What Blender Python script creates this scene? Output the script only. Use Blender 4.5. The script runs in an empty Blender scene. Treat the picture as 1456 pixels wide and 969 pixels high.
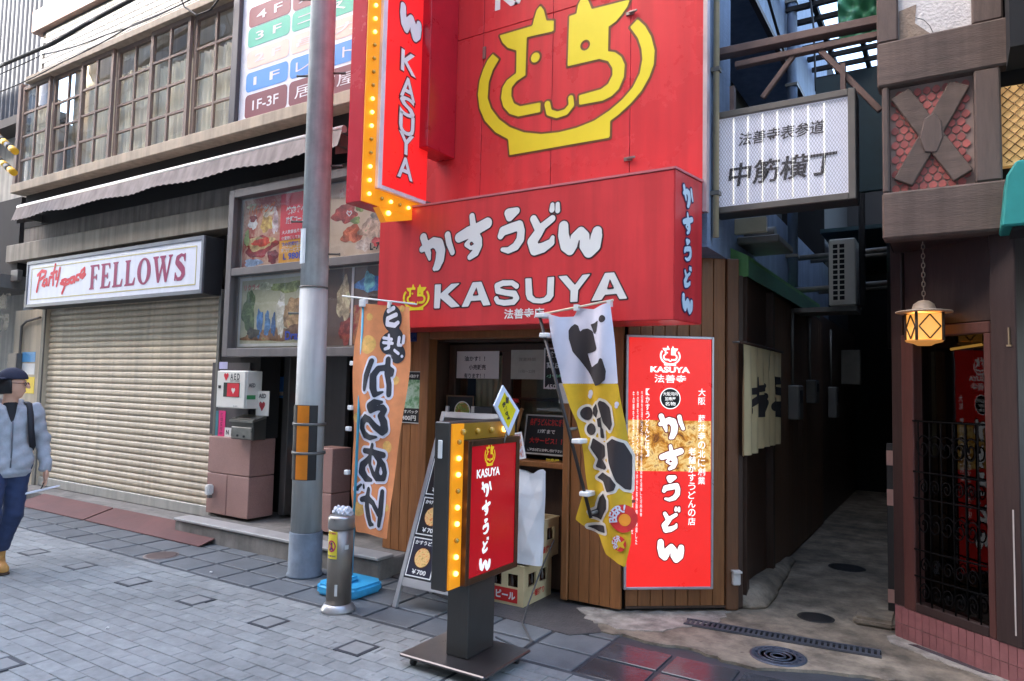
import bpy, bmesh, math, random
import numpy as np
from mathutils import Vector, Matrix
random.seed(7)
SC = bpy.context.scene
COL = SC.collection
# ------------------------------------------------------------------ camera
IW, IH, FPX, CAMH = 1456, 969, 1000.0, 1.62
def _cv(px, py): return Vector((px-IW/2, -(py-IH/2), -FPX))
_p1, _p2 = _cv(-870, 513), _cv(1372, 563.5)
_Z = _p2.cross(_p1).normalized()
if _Z.y < 0: _Z = -_Z
_X = -(_p1-_Z*_p1.dot(_Z)).normalized()
_Y = _Z.cross(_X)
CR = Matrix((_X, _Y, _Z))                      # camera space -> world
CAM = Vector((0, 0, CAMH))
cd = bpy.data.cameras.new('camera'); cam = bpy.data.objects.new('camera', cd); COL.objects.link(cam)
cd.sensor_width = 36; cd.lens = 36*FPX/IW; cd.clip_start = .05; cd.clip_end = 500
cam.matrix_world = Matrix.Translation(CAM) @ CR.to_4x4()
SC.camera = cam
# ------------------------------------------------------------------ sky, sun, exposure
SUN_DIR = Vector((-.60, -.80, 0)).normalized(); SUN_EL = math.radians(36)
w = bpy.data.worlds.new('World'); SC.world = w; w.use_nodes = True
nt = w.node_tree; bg = nt.nodes['Background']
sk = nt.nodes.new('ShaderNodeTexSky'); sk.sky_type = 'NISHITA'; sk.sun_disc = False
sk.sun_elevation = SUN_EL; sk.sun_rotation = math.atan2(SUN_DIR.x, SUN_DIR.y)
sk.air_density = 1.0; sk.dust_density = 3.2; sk.ozone_density = 1.0
nt.links.new(sk.outputs[0], bg.inputs[0]); bg.inputs[1].default_value = .15
sl = bpy.data.lights.new('sun', 'SUN'); sl.energy = 3.2; sl.angle = math.radians(.53); sl.color = (1, .95, .87)
so = bpy.data.objects.new('sun', sl); COL.objects.link(so)
_sd = SUN_DIR*math.cos(SUN_EL)+Vector((0, 0, math.sin(SUN_EL)))
so.rotation_euler = _sd.to_track_quat('Z', 'Y').to_euler(); so.location = _sd*40
SC.view_settings.view_transform = 'Standard'; SC.view_settings.look = 'None'
SC.view_settings.exposure = 3.25; SC.view_settings.gamma = 1
SC.render.engine = 'CYCLES'
cy = SC.cycles
cy.max_bounces = 8; cy.diffuse_bounces = 4; cy.glossy_bounces = 4; cy.transparent_max_bounces = 12; cy.sample_clamp_indirect = 6
cy.use_denoising = True

# ------------------------------------------------------------------ helpers: colour and materials
def lin(c):
    return tuple(((x/255)/12.92 if x/255 <= .04045 else ((x/255+.055)/1.055)**2.4) for x in c)
MATS = {}
EK = .42                                   # lamp brightness relative to the exposure
def M(name, col, rough=.6, metal=0., var=.12, scale=6., bump=0., bscale=None, spec=.5, emit=None, es=0., rnd=0., streak=0., coat=0., stretch=None, dirt=0., spots=0.):
    """procedural principled material; col is sRGB 0-255"""
    if name in MATS: return MATS[name]
    m = bpy.data.materials.new(name); m.use_nodes = True; MATS[name] = m
    t = m.node_tree; N = t.nodes; L = t.links; b = N['Principled BSDF']
    c = lin(col)
    tc = N.new('ShaderNodeNewGeometry'); src = tc.outputs['Position']
    if stretch:
        mp = N.new('ShaderNodeMapping'); mp.inputs['Scale'].default_value = stretch; L.new(src, mp.inputs[0]); src2 = mp.outputs[0]
    else: src2 = src
    n1 = N.new('ShaderNodeTexNoise'); n1.inputs['Scale'].default_value = scale; n1.inputs['Detail'].default_value = 6; n1.inputs['Roughness'].default_value = .65
    L.new(src2, n1.inputs['Vector'])
    mr = N.new('ShaderNodeMapRange'); mr.inputs[1].default_value = .3; mr.inputs[2].default_value = .7
    mr.inputs[3].default_value = 1-var; mr.inputs[4].default_value = 1+var
    L.new(n1.outputs['Fac'], mr.inputs[0]); val = mr.outputs[0]
    def mul(a, bsock):
        k = N.new('ShaderNodeMath'); k.operation = 'MULTIPLY'; L.new(a, k.inputs[0]); L.new(bsock, k.inputs[1]); return k.outputs[0]
    if rnd:
        oi = N.new('ShaderNodeObjectInfo'); r2 = N.new('ShaderNodeMapRange'); r2.inputs[3].default_value = 1-rnd; r2.inputs[4].default_value = 1+rnd
        L.new(oi.outputs['Random'], r2.inputs[0]); val = mul(val, r2.outputs[0])
    if streak:
        mp2 = N.new('ShaderNodeMapping'); mp2.inputs['Scale'].default_value = (7, 7, .5); L.new(src, mp2.inputs[0])
        n2 = N.new('ShaderNodeTexNoise'); n2.inputs['Scale'].default_value = 1.6; n2.inputs['Detail'].default_value = 5; L.new(mp2.outputs[0], n2.inputs['Vector'])
        r3 = N.new('ShaderNodeMapRange'); r3.inputs[1].default_value = .35; r3.inputs[2].default_value = .62; r3.inputs[3].default_value = 1-streak; r3.inputs[4].default_value = 1
        L.new(n2.outputs['Fac'], r3.inputs[0]); val = mul(val, r3.outputs[0])
    if dirt:
        n4 = N.new('ShaderNodeTexNoise'); n4.inputs['Scale'].default_value = 1.3; n4.inputs['Detail'].default_value = 9; n4.inputs['Roughness'].default_value = .7; L.new(src, n4.inputs['Vector'])
        r4 = N.new('ShaderNodeMapRange'); r4.inputs[1].default_value = .42; r4.inputs[2].default_value = .66; r4.inputs[3].default_value = 1; r4.inputs[4].default_value = 1-dirt
        L.new(n4.outputs['Fac'], r4.inputs[0]); val = mul(val, r4.outputs[0])
    if spots:                                             # trodden gum and oil drips
        vo = N.new('ShaderNodeTexVoronoi'); vo.inputs['Scale'].default_value = 4.5; L.new(src, vo.inputs['Vector'])
        r5 = N.new('ShaderNodeMapRange'); r5.inputs[1].default_value = .05; r5.inputs[2].default_value = .085; r5.inputs[3].default_value = 1-spots; r5.inputs[4].default_value = 1
        L.new(vo.outputs['Distance'], r5.inputs[0]); val = mul(val, r5.outputs[0])
    mx = N.new('ShaderNodeVectorMath'); mx.operation = 'SCALE'; mx.inputs[0].default_value = c; L.new(val, mx.inputs['Scale'])
    L.new(mx.outputs[0], b.inputs['Base Color'])
    b.inputs['Metallic'].default_value = metal; b.inputs['Specular IOR Level'].default_value = spec
    rr = N.new('ShaderNodeMapRange'); rr.inputs[3].default_value = max(.02, rough-.1); rr.inputs[4].default_value = min(1, rough+.1)
    L.new(n1.outputs['Fac'], rr.inputs[0]); L.new(rr.outputs[0], b.inputs['Roughness'])
    if coat: b.inputs['Coat Weight'].default_value = coat; b.inputs['Coat Roughness'].default_value = .15
    if bump:
        n3 = N.new('ShaderNodeTexNoise'); n3.inputs['Scale'].default_value = bscale or scale*6; n3.inputs['Detail'].default_value = 5; L.new(src2, n3.inputs['Vector'])
        bp = N.new('ShaderNodeBump'); bp.inputs['Strength'].default_value = bump; bp.inputs['Distance'].default_value = .01
        L.new(n3.outputs['Fac'], bp.inputs['Height']); L.new(bp.outputs[0], b.inputs['Normal'])
    if emit:
        b.inputs['Emission Color'].default_value = (*lin(emit), 1); b.inputs['Emission Strength'].default_value = es*EK
    return m
def photo(name, cols, scale=12., rough=.35, emit=0., dist=.4):
    """a printed photograph: soft blotches of the given sRGB colours"""
    if name in MATS: return MATS[name]
    m = bpy.data.materials.new(name); m.use_nodes = True; MATS[name] = m
    t = m.node_tree; N = t.nodes; L = t.links; b = N['Principled BSDF']
    tc = N.new('ShaderNodeTexCoord'); n1 = N.new('ShaderNodeTexNoise'); n1.inputs['Scale'].default_value = scale; n1.inputs['Detail'].default_value = 12; n1.inputs['Roughness'].default_value = .72; n1.inputs['Distortion'].default_value = dist
    L.new(tc.outputs['Object'], n1.inputs['Vector'])
    cr = N.new('ShaderNodeValToRGB'); L.new(n1.outputs['Fac'], cr.inputs[0]); e = cr.color_ramp.elements
    while len(e) < len(cols): e.new(.5)
    for i, c in enumerate(cols):
        e[i].position = .3+.4*i/max(1, len(cols)-1)
    for i, c in enumerate(cols): e[i].color = (*lin(c), 1)
    L.new(cr.outputs[0], b.inputs['Base Color']); b.inputs['Roughness'].default_value = rough
    if emit: L.new(cr.outputs[0], b.inputs['Emission Color']); b.inputs['Emission Strength'].default_value = emit*EK
    return m
def glass(name, tint=(235, 240, 240), boost=.0, rough=.02):
    if name in MATS: return MATS[name]
    m = bpy.data.materials.new(name); m.use_nodes = True; MATS[name] = m
    t = m.node_tree; N = t.nodes; L = t.links; N.remove(N['Principled BSDF']); out = N['Material Output']
    tr = N.new('ShaderNodeBsdfTransparent'); tr.inputs[0].default_value = (*lin(tint), 1)
    gl = N.new('ShaderNodeBsdfGlossy'); gl.inputs['Roughness'].default_value = rough
    ge = N.new('ShaderNodeNewGeometry'); dt = N.new('ShaderNodeVectorMath'); dt.operation = 'DOT_PRODUCT'
    L.new(ge.outputs['Incoming'], dt.inputs[0]); L.new(ge.outputs['Normal'], dt.inputs[1])
    def mth(op, a, b=None, c=None):
        k = N.new('ShaderNodeMath'); k.operation = op
        for i, q in enumerate((a, b, c)):
            if q is None: continue
            if hasattr(q, 'is_linked'): L.new(q, k.inputs[i])
            else: k.inputs[i].default_value = q
        return k
    ab = mth('ABSOLUTE', dt.outputs['Value']); om = mth('SUBTRACT', 1., ab.outputs[0]); pw_ = mth('POWER', om.outputs[0], 5.)
    ad = mth('MULTIPLY_ADD', pw_.outputs[0], .92, .06+boost); ad.use_clamp = True
    mx = N.new('ShaderNodeMixShader'); L.new(ad.outputs[0], mx.inputs[0]); L.new(tr.outputs[0], mx.inputs[1]); L.new(gl.outputs[0], mx.inputs[2])
    nz = N.new('ShaderNodeTexNoise'); nz.inputs['Scale'].default_value = 1.8; tc = N.new('ShaderNodeTexCoord'); L.new(tc.outputs['Object'], nz.inputs['Vector'])
    bp = N.new('ShaderNodeBump'); bp.inputs['Strength'].default_value = .12; bp.inputs['Distance'].default_value = .02; L.new(nz.outputs['Fac'], bp.inputs['Height']); L.new(bp.outputs[0], gl.inputs['Normal'])
    L.new(mx.outputs[0], out.inputs[0]); return m

# ------------------------------------------------------------------ helpers: frames
class Frame:
    """a plane in the scene with right (U), up (V) and outward (N) directions"""
    def __init__(s, O, U, V=(0, 0, 1)):
        s.O = Vector(O); s.U = Vector(U).normalized(); s.V = Vector(V).normalized(); s.N = s.U.cross(s.V).normalized()
    def pt(s, u, v, n=0.): return s.O+s.U*u+s.V*v+s.N*n
    def P(s, px, py, n=0.):
        d = CR @ _cv(px, py); o = s.O+s.N*n
        t = (o-CAM).dot(s.N)/d.dot(s.N); q = CAM+d*t-s.O
        return (q.dot(s.U), q.dot(s.V))
    def Q(s, pts, n=0.): return [s.P(x, y, n) for x, y in pts]
    def R(s, x0, y0, x1, y1, n=0.):                         # top-left and bottom-right pixels -> u0,v0,u1,v1
        a = s.P(x0, y0, n); b = s.P(x1, y1, n); return a[0], b[1], b[0], a[1]
def FY(y): return Frame((0, y, 0), (1, 0, 0))
def FX(x): return Frame((x, 0, 0), (0, 1, 0))
class Cloth(Frame):
    def __init__(s, O, U, fn, V=(0, 0, 1)):
        super().__init__(O, U, V); s.fn = fn
    def pt(s, u, v, n=0.): return Frame.pt(s, u, v, n+s.fn(u, v))
GROUND = Frame((0, 0, 0), (1, 0, 0), (0, 1, 0))
def G(px, py, z=0.):
    a = GROUND.P(px, py, z); return a

# ------------------------------------------------------------------ helpers: meshes and objects
class MB:
    def __init__(s): s.v = []; s.f = []; s.sm = []
    def add(s, vs, fs, smooth=False):
        k = len(s.v); s.v += [tuple(p) for p in vs]; s.f += [tuple(i+k for i in f) for f in fs]; s.sm += [smooth]*len(fs); return s
    def box(s, x0, x1, y0, y1, z0, z1):
        if x0 > x1: x0, x1 = x1, x0
        if y0 > y1: y0, y1 = y1, y0
        if z0 > z1: z0, z1 = z1, z0
        v = [(x, y, z) for z in (z0, z1) for y in (y0, y1) for x in (x0, x1)]
        return s.add(v, [(0, 2, 3, 1), (4, 5, 7, 6), (0, 1, 5, 4), (1, 3, 7, 5), (3, 2, 6, 7), (2, 0, 4, 6)])
    def prism(s, fr, poly, n0, n1, cap=True):
        if sum(poly[i][0]*poly[(i+1) % len(poly)][1]-poly[(i+1) % len(poly)][0]*poly[i][1] for i in range(len(poly))) < 0: poly = poly[::-1]
        if n0 > n1: n0, n1 = n1, n0
        k = len(poly); v = [fr.pt(u, w_, n0) for u, w_ in poly]+[fr.pt(u, w_, n1) for u, w_ in poly]
        f = [(i, (i+1) % k, (i+1) % k+k, i+k) for i in range(k)]
        if cap: f += [tuple(range(k, 2*k)), tuple(range(k-1, -1, -1))]
        return s.add(v, f)
    def rect(s, fr, u0, v0, u1, v1, n0, n1): return s.prism(fr, [(u0, v0), (u1, v0), (u1, v1), (u0, v1)], n0, n1)
    def frame(s, fr, u0, v0, u1, v1, wd, n0, n1):            # picture-frame of four butted bars
        s.rect(fr, u0, v0, u0+wd, v1, n0, n1); s.rect(fr, u1-wd, v0, u1, v1, n0, n1)
        s.rect(fr, u0+wd, v0, u1-wd, v0+wd, n0, n1); return s.rect(fr, u0+wd, v1-wd, u1-wd, v1, n0, n1)
    def tube(s, pts, r, n=8, caps=True):
        pts = [Vector(p) for p in pts]; rs = r if isinstance(r, (list, tuple)) else [r]*len(pts); vs = []; prev = None
        for i, p in enumerate(pts):
            a = pts[max(0, i-1)]; b = pts[min(len(pts)-1, i+1)]; d = (b-a).normalized()
            if prev is None: x = d.orthogonal().normalized()
            else: x = (prev-d*prev.dot(d)).normalized()
            prev = x; y = d.cross(x)
            vs += [p+(x*math.cos(2*math.pi*k/n)+y*math.sin(2*math.pi*k/n))*rs[i] for k in range(n)]
        fs = [(i*n+k, i*n+(k+1) % n, (i+1)*n+(k+1) % n, (i+1)*n+k) for i in range(len(pts)-1) for k in range(n)]
        s.add(vs, fs, True)
        if caps:
            k0 = len(s.v)-len(vs); s.f += [tuple(k0+k for k in range(n-1, -1, -1)), tuple(k0+(len(pts)-1)*n+k for k in range(n))]; s.sm += [False]*2
        return s
    def lathe(s, c, prof, n=24, z=(0, 0, 1)):                # prof: (radius, height)
        c = Vector(c); z = Vector(z).normalized(); x = z.orthogonal().normalized(); y = z.cross(x); vs = []
        for r, h in prof: vs += [c+z*h+(x*math.cos(2*math.pi*k/n)+y*math.sin(2*math.pi*k/n))*r for k in range(n)]
        fs = [(i*n+k, i*n+(k+1) % n, (i+1)*n+(k+1) % n, (i+1)*n+k) for i in range(len(prof)-1) for k in range(n)]
        s.add(vs, fs, True); k0 = len(s.v)-len(vs)
        s.f += [tuple(k0+k for k in range(n-1, -1, -1)), tuple(k0+(len(prof)-1)*n+k for k in range(n))]; s.sm += [False]*2
        return s
    def ball(s, c, r, n=10, sz=1.):
        pr = [(r*math.sin(math.pi*i/(n//2+2)) if 0 < i < n//2+2 else r*.02, -r*sz*math.cos(math.pi*i/(n//2+2))) for i in range(n//2+3)]
        return s.lathe(c, pr, n)
    def sheet(s, fn, nu, nv, smooth=True):
        v = [fn(i/nu, j/nv) for j in range(nv+1) for i in range(nu+1)]
        return s.add(v, [(j*(nu+1)+i, j*(nu+1)+i+1, (j+1)*(nu+1)+i+1, (j+1)*(nu+1)+i) for j in range(nv) for i in range(nu)], smooth)
    def mesh(s, name, bevel=0., seg=1):
        me = bpy.data.meshes.new(name); me.from_pydata(s.v, [], s.f)
        me.polygons.foreach_set('use_smooth', s.sm)
        if bevel:
            bm = bmesh.new(); bm.from_mesh(me)
            ed = [e for e in bm.edges if len(e.link_faces) == 2 and e.calc_face_angle(0) > .7]
            bmesh.ops.bevel(bm, geom=ed, offset=bevel, segments=seg, affect='EDGES', clamp_overlap=True)
            bm.to_mesh(me); bm.free()
        me.update(); return me
def link(name, me, mat, parent=None, label=None):
    o = bpy.data.objects.new(name, me); COL.objects.link(o)
    if mat and not len(me.materials): me.materials.append(mat)
    if parent is not None:
        o.parent = parent; o.matrix_parent_inverse = Matrix.Translation(-parent_loc(parent))
    if label: o['label'] = label
    return o
def parent_loc(p):
    l = Vector(p.location)
    return l if p.parent is None else Vector((0, 0, 0)) if not any(p.location) else l
def obj(name, mb, mat, parent=None, bevel=0., seg=1, label=None):
    return link(name, mb.mesh(name, bevel, seg) if isinstance(mb, MB) else mb, mat, parent, label)
def thing(name, label, cat, loc=(0, 0, 0), group=None):
    o = bpy.data.objects.new(name, None); COL.objects.link(o); o.empty_display_size = .1
    o.location = loc; o['label'] = label; o['category'] = cat
    if group: o['group'] = group
    return o
def tag(o, label, cat, group=None):
    o['label'] = label; o['category'] = cat
    if group: o['group'] = group
    return o
def struct(o, kind='structure'): o['kind'] = kind; return o

def rough(poly, amp=.03, step=.06, seed=1):
    """break a polygon's straight edges into an uneven, trowelled outline"""
    r = random.Random(seed); out = []
    for a, b in zip(poly, poly[1:]+poly[:1]):
        n = max(1, int(math.hypot(b[0]-a[0], b[1]-a[1])/step))
        for i in range(n):
            t = i/n; k = amp if i else amp*.4; out.append((a[0]+(b[0]-a[0])*t+r.uniform(-k, k), a[1]+(b[1]-a[1])*t+r.uniform(-k, k)))
    return out
# ------------------------------------------------------------------ helpers: lettering
_tc = {}
def glyphs(s, bold=0., space=1.):
    k = (s, bold, space)
    if k not in _tc:
        c = bpy.data.curves.new('t', 'FONT'); c.body = s; c.size = 1; c.offset = bold; c.space_character = space; c.resolution_u = 3
        o = bpy.data.objects.new('t', c); me = bpy.data.meshes.new_from_object(o)
        _tc[k] = ([tuple(v.co[:2]) for v in me.vertices], [tuple(p.vertices) for p in me.polygons])
        bpy.data.objects.remove(o); bpy.data.meshes.remove(me); bpy.data.curves.remove(c)
    return _tc[k]
def put(fr, s, u, v, h, n, mb=None, bold=.0, sx=1., space=1., align='C', width=None, shear=0., mirror=False, rot=0.):
    """lay text flat on a frame: (u,v) is its centre, h its cap height"""
    vs, fs = glyphs(s, bold, space); mb = mb or MB()
    if not vs: return mb
    xs = [p[0] for p in vs]; ys = [p[1] for p in vs]; x0, x1, y0, y1 = min(xs), max(xs), min(ys), max(ys)
    k = h/max(1e-6, y1-y0); kx = k*sx if width is None else width/max(1e-6, x1-x0)
    off = {'C': (x0+x1)/2, 'L': x0, 'R': x1}[align]; out = []
    ca, sa = math.cos(rot), math.sin(rot)
    for x, y in vs:
        a = (x-off)*kx*(-1 if mirror else 1); b = (y-(y0+y1)/2)*k; a += b*shear
        out.append(fr.pt(u+a*ca-b*sa, v+a*sa+b*ca, n))
    return mb.add(out, [f[::-1] if mirror else f for f in fs])
def vput(fr, s, u, v1, v0, w_, n, mb=None, bold=.02):
    """text written downwards from v1 to v0, characters w_ wide"""
    mb = mb or MB(); st = (v1-v0)/len(s)
    for i, ch in enumerate(s):
        if ch == ' ': continue
        if ch == 'ー': put(fr, '｜', u, v1-st*(i+.5), st*.8, n, mb, bold); continue
        put(fr, ch, u, v1-st*(i+.5), st*.86, n, mb, bold, width=w_)
    return mb
# signed distance shapes: ('S',[(x,y,r)..]) stroke, ('P',[(x,y)..]) polygon, ('C',x,y,r) disc, ('H',x,y,r) hole
def _seg(X, Y, a, b):
    dx, dy = b[0]-a[0], b[1]-a[1]; L2 = dx*dx+dy*dy+1e-12
    t = np.clip(((X-a[0])*dx+(Y-a[1])*dy)/L2, 0, 1)
    return np.hypot(X-a[0]-t*dx, Y-a[1]-t*dy), t
def sdf(shapes, X, Y):
    d = np.full(X.shape, 1e9); holes = []
    for sh in shapes:
        if sh[0] == 'S':
            q = sh[1]
            for a, b in zip(q[:-1], q[1:]):
                e, t = _seg(X, Y, a, b); d = np.minimum(d, e-(a[2]+t*(b[2]-a[2])))
        elif sh[0] == 'P':
            q = sh[1]; e = np.full(X.shape, 1e9); ins = np.zeros(X.shape, bool)
            for a, b in zip(q, q[1:]+q[:1]):
                e = np.minimum(e, _seg(X, Y, a, b)[0])
                c = ((a[1] > Y) != (b[1] > Y)); ins ^= c & (X < (b[0]-a[0])*(Y-a[1])/((b[1]-a[1]) or 1e-12)+a[0])
            d = np.minimum(d, np.where(ins, -e, e))
        elif sh[0] == 'C': d = np.minimum(d, np.hypot(X-sh[1], Y-sh[2])-sh[3])
        elif sh[0] == 'H': holes.append(sh)
    for h in holes: d = np.maximum(d, h[3]-np.hypot(X-h[1], Y-h[2]))
    return d
def fill(shapes, grow, step, bounds=None):
    """filled marching squares of an SDF -> 2D verts, faces"""
    xs, ys = [], []
    for sh in shapes:
        if sh[0] in 'SP':
            r = max([p[2] for p in sh[1]]) if sh[0] == 'S' else 0
            xs += [p[0]-r for p in sh[1]]+[p[0]+r for p in sh[1]]; ys += [p[1]-r for p in sh[1]]+[p[1]+r for p in sh[1]]
        elif sh[0] == 'C': xs += [sh[1]-sh[3], sh[1]+sh[3]]; ys += [sh[2]-sh[3], sh[2]+sh[3]]
    g_ = max(grow, 0)+step*2; x0, x1, y0, y1 = min(xs)-g_, max(xs)+g_, min(ys)-g_, max(ys)+g_
    nx, ny = int((x1-x0)/step)+2, int((y1-y0)/step)+2
    gx = x0+np.arange(nx)*step; gy = y0+np.arange(ny)*step; X, Y = np.meshgrid(gx, gy)
    D = sdf(shapes, X, Y)-grow
    verts = []; faces = []; idx = {}
    def vid(key, p):
        if key not in idx: idx[key] = len(verts); verts.append(p)
        return idx[key]
    ins = D < 0
    any_ = ins[:-1, :-1] | ins[1:, :-1] | ins[:-1, 1:] | ins[1:, 1:]
    for j, i in zip(*np.nonzero(any_)):
        cs = [(j, i), (j, i+1), (j+1, i+1), (j+1, i)]; out = []
        for a, b in zip(cs, cs[1:]+cs[:1]):
            if ins[a]: out.append(vid(a, (gx[a[1]], gy[a[0]])))
            if ins[a] != ins[b]:
                k = (min(a, b), max(a, b)); p, q = k; t = D[p]/(D[p]-D[q])
                out.append(vid(k, (gx[p[1]]+(gx[q[1]]-gx[p[1]])*t, gy[p[0]]+(gy[q[0]]-gy[p[0]])*t)))
        if len(out) > 2: faces.append(tuple(out))
    return verts, faces
def topx(shapes, fr, ox, oy, s, n=0.):
    """crop pixels -> frame coordinates (ox,oy crop origin, s crop scale)"""
    def m(x, y): return fr.P(ox+x/s, oy+y/s, n)
    out = []
    for sh in shapes:
        if sh[0] == 'S':
            q = []
            for x, y, r in sh[1]:
                a = m(x, y); b1 = m(x+r, y); b2 = m(x, y+r); q.append((*a, (math.hypot(b1[0]-a[0], b1[1]-a[1])+math.hypot(b2[0]-a[0], b2[1]-a[1]))/2))
            out.append(('S', q))
        elif sh[0] == 'P': out.append(('P', [m(x, y) for x, y in sh[1]]))
        else:
            a = m(sh[1], sh[2]); b = m(sh[1], sh[2]+sh[3]); out.append((sh[0], *a, math.hypot(b[0]-a[0], b[1]-a[1])))
    return out
def xf(shapes, cx, cy_, k, kx=None, u=0., v=0.):
    """scale about (cx,cy) and move to (u,v)"""
    kx = kx or k; out = []
    for sh in shapes:
        if sh[0] == 'S': out.append(('S', [((x-cx)*kx+u, (y-cy_)*k+v, r*(k+kx)/2) for x, y, r in sh[1]]))
        elif sh[0] == 'P': out.append(('P', [((x-cx)*kx+u, (y-cy_)*k+v) for x, y in sh[1]]))
        else: out.append((sh[0], (sh[1]-cx)*kx+u, (sh[2]-cy_)*k+v, sh[3]*(k+kx)/2))
    return out
def bbox(shapes):
    xs, ys = [], []
    for sh in shapes:
        if sh[0] == 'S':
            for x, y, r in sh[1]: xs += [x-r, x+r]; ys += [y-r, y+r]
        elif sh[0] == 'P': xs += [p[0] for p in sh[1]]; ys += [p[1] for p in sh[1]]
        else: xs += [sh[1]-sh[3], sh[1]+sh[3]]; ys += [sh[2]-sh[3], sh[2]+sh[3]]
    return min(xs), min(ys), max(xs), max(ys)
def ink(fr, shapes, n, step, grow=0., mb=None):
    mb = mb or MB(); v, f = fill(shapes, grow, step)
    return mb.add([fr.pt(x, y, n) for x, y in v], f)
# surface nets: closed smooth mesh from a 3D distance function
def nets(fn, lo, hi, h):
    ax = [np.arange(lo[i], hi[i]+h, h) for i in range(3)]
    X, Y, Z = np.meshgrid(*ax, indexing='ij'); D = fn(X, Y, Z)
    s = D < 0; nx, ny, nz = D.shape
    cor = [(i, j, k) for i in (0, 1) for j in (0, 1) for k in (0, 1)]
    cnt = sum(s[i:nx-1+i, j:ny-1+j, k:nz-1+k].astype(int) for i, j, k in cor)
    act = (cnt > 0) & (cnt < 8); ids = -np.ones(act.shape, int); cells = np.argwhere(act); ids[act] = np.arange(len(cells))
    acc = np.zeros((len(cells), 3)); num = np.zeros(len(cells))
    for a in range(8):
        for b in range(a+1, 8):
            ca, cb = np.array(cor[a]), np.array(cor[b])
            if abs(ca-cb).sum() != 1: continue
            da = D[tuple((cells+ca).T)]; db = D[tuple((cells+cb).T)]; m = (da < 0) != (db < 0)
            t = np.where(m, da/np.where(m, da-db, 1), 0); p = ca+(cb-ca)*t[:, None]
            acc[m] += p[m]; num[m] += 1
    V = (cells+acc/num[:, None])*h+np.array(lo)
    F = []
    for axn in range(3):
        o1, o2 = [(1, 2), (2, 0), (0, 1)][axn]
        A = s; B = np.roll(s, -1, axis=axn); ch = A != B
        for c in np.argwhere(ch):
            if c[axn] >= D.shape[axn]-1 or c[o1] == 0 or c[o2] == 0 or c[o1] >= D.shape[o1]-1 or c[o2] >= D.shape[o2]-1: continue
            q = []
            for d1, d2 in ((0, 0), (-1, 0), (-1, -1), (0, -1)):
                k = c.copy(); k[o1] += d1; k[o2] += d2; q.append(int(ids[tuple(k)]))
            F.append(tuple(q) if s[tuple(c)] else tuple(q[::-1]))
    mb = MB(); mb.add(V.tolist(), F, True); return mb
def cone(X, Y, Z, a, b, ra, rb, sq=None):
    """round cone from a to b; sq=(sx,sy,sz) squashes space"""
    a = np.array(a, float); b = np.array(b, float); k = np.array(sq if sq else (1, 1, 1), float)
    d = (b-a)*k; L2 = (d**2).sum()+1e-12
    x, y, z = (X-a[0])*k[0], (Y-a[1])*k[1], (Z-a[2])*k[2]
    t = np.clip((x*d[0]+y*d[1]+z*d[2])/L2, 0, 1)
    return np.sqrt((x-t*d[0])**2+(y-t*d[1])**2+(z-t*d[2])**2)-(ra+t*(rb-ra))
def smin(a, b, k): 
    h = np.clip(.5+.5*(b-a)/k, 0, 1); return b+(a-b)*h-k*h*(1-h)

# ================================================================== THE SETTING: ground
mMortar = M('paver_joint', (104, 104, 98), .9, var=.25, scale=9)
mBrick = M('paver_brick', (145, 146, 142), .78, var=.16, scale=14, bump=.35, bscale=120, rnd=.09, dirt=.34, spots=.35)
mBrickAll = M('paver_brick_mass', (145, 146, 142), .78, var=.2, scale=9, bump=.35, bscale=120, dirt=.34, spots=.35)
mSlate = M('slate_tile', (106, 109, 110), .55, var=.16, scale=7, bump=.25, bscale=70, rnd=.12, dirt=.2)
mSlateDk = M('slate_dark', (58, 60, 64), .6, var=.2, scale=9, bump=.2)
mWet = M('slate_wet', (70, 72, 76), .22, var=.35, scale=4, bump=.1, bscale=50, rnd=.1, dirt=.35)
mConc = M('concrete_ground', (144, 132, 114), .75, var=.6, scale=5, bump=.8, bscale=55, dirt=.5, spots=.4)
mConcLt = M('concrete_pale', (178, 170, 158), .85, var=.5, scale=8, bump=.9, bscale=60, dirt=.45)
st = obj('street', MB().box(-60, 40, -60, 3.70, -.30, -.007), mMortar); struct(st)
# running-bond paver bricks, 300 nearest as pieces, the rest as one mass
bl, bw, jt = .205, .103, .0045
def brick_mb(mb, x0, x1, y0, y1, z=0.):
    c = .0025; b = z-.03
    v = [(x0, y0, b), (x1, y0, b), (x1, y1, b), (x0, y1, b), (x0, y0, z-c), (x1, y0, z-c), (x1, y1, z-c), (x0, y1, z-c), (x0+c, y0+c, z), (x1-c, y0+c, z), (x1-c, y1-c, z), (x0+c, y1-c, z)]
    f = [(8, 9, 10, 11)]
    for i in range(4):
        j = (i+1) % 4; f += [(i, j, 4+j, 4+i), (4+i, 4+j, 8+j, 8+i)]
    return mb.add(v, f)
inl = [(-3.925+.81*k, 3.668-5*bw+bw) for k in range(-9, 6)]+[(G(6, 944)[0], 3.668-round((3.668-G(6, 944)[1])/bw)*bw)]
def cut(x0, x1, y0, y1):
    for a, b in inl:
        if abs((y0+y1)/2-b) < bw and x1 > a-.106 and x0 < a+.106:
            return [q for q in ((x0, a-.106), (a+.106, x1)) if q[1]-q[0] > .02]
    return [(x0, x1)]
bricks = []
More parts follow.
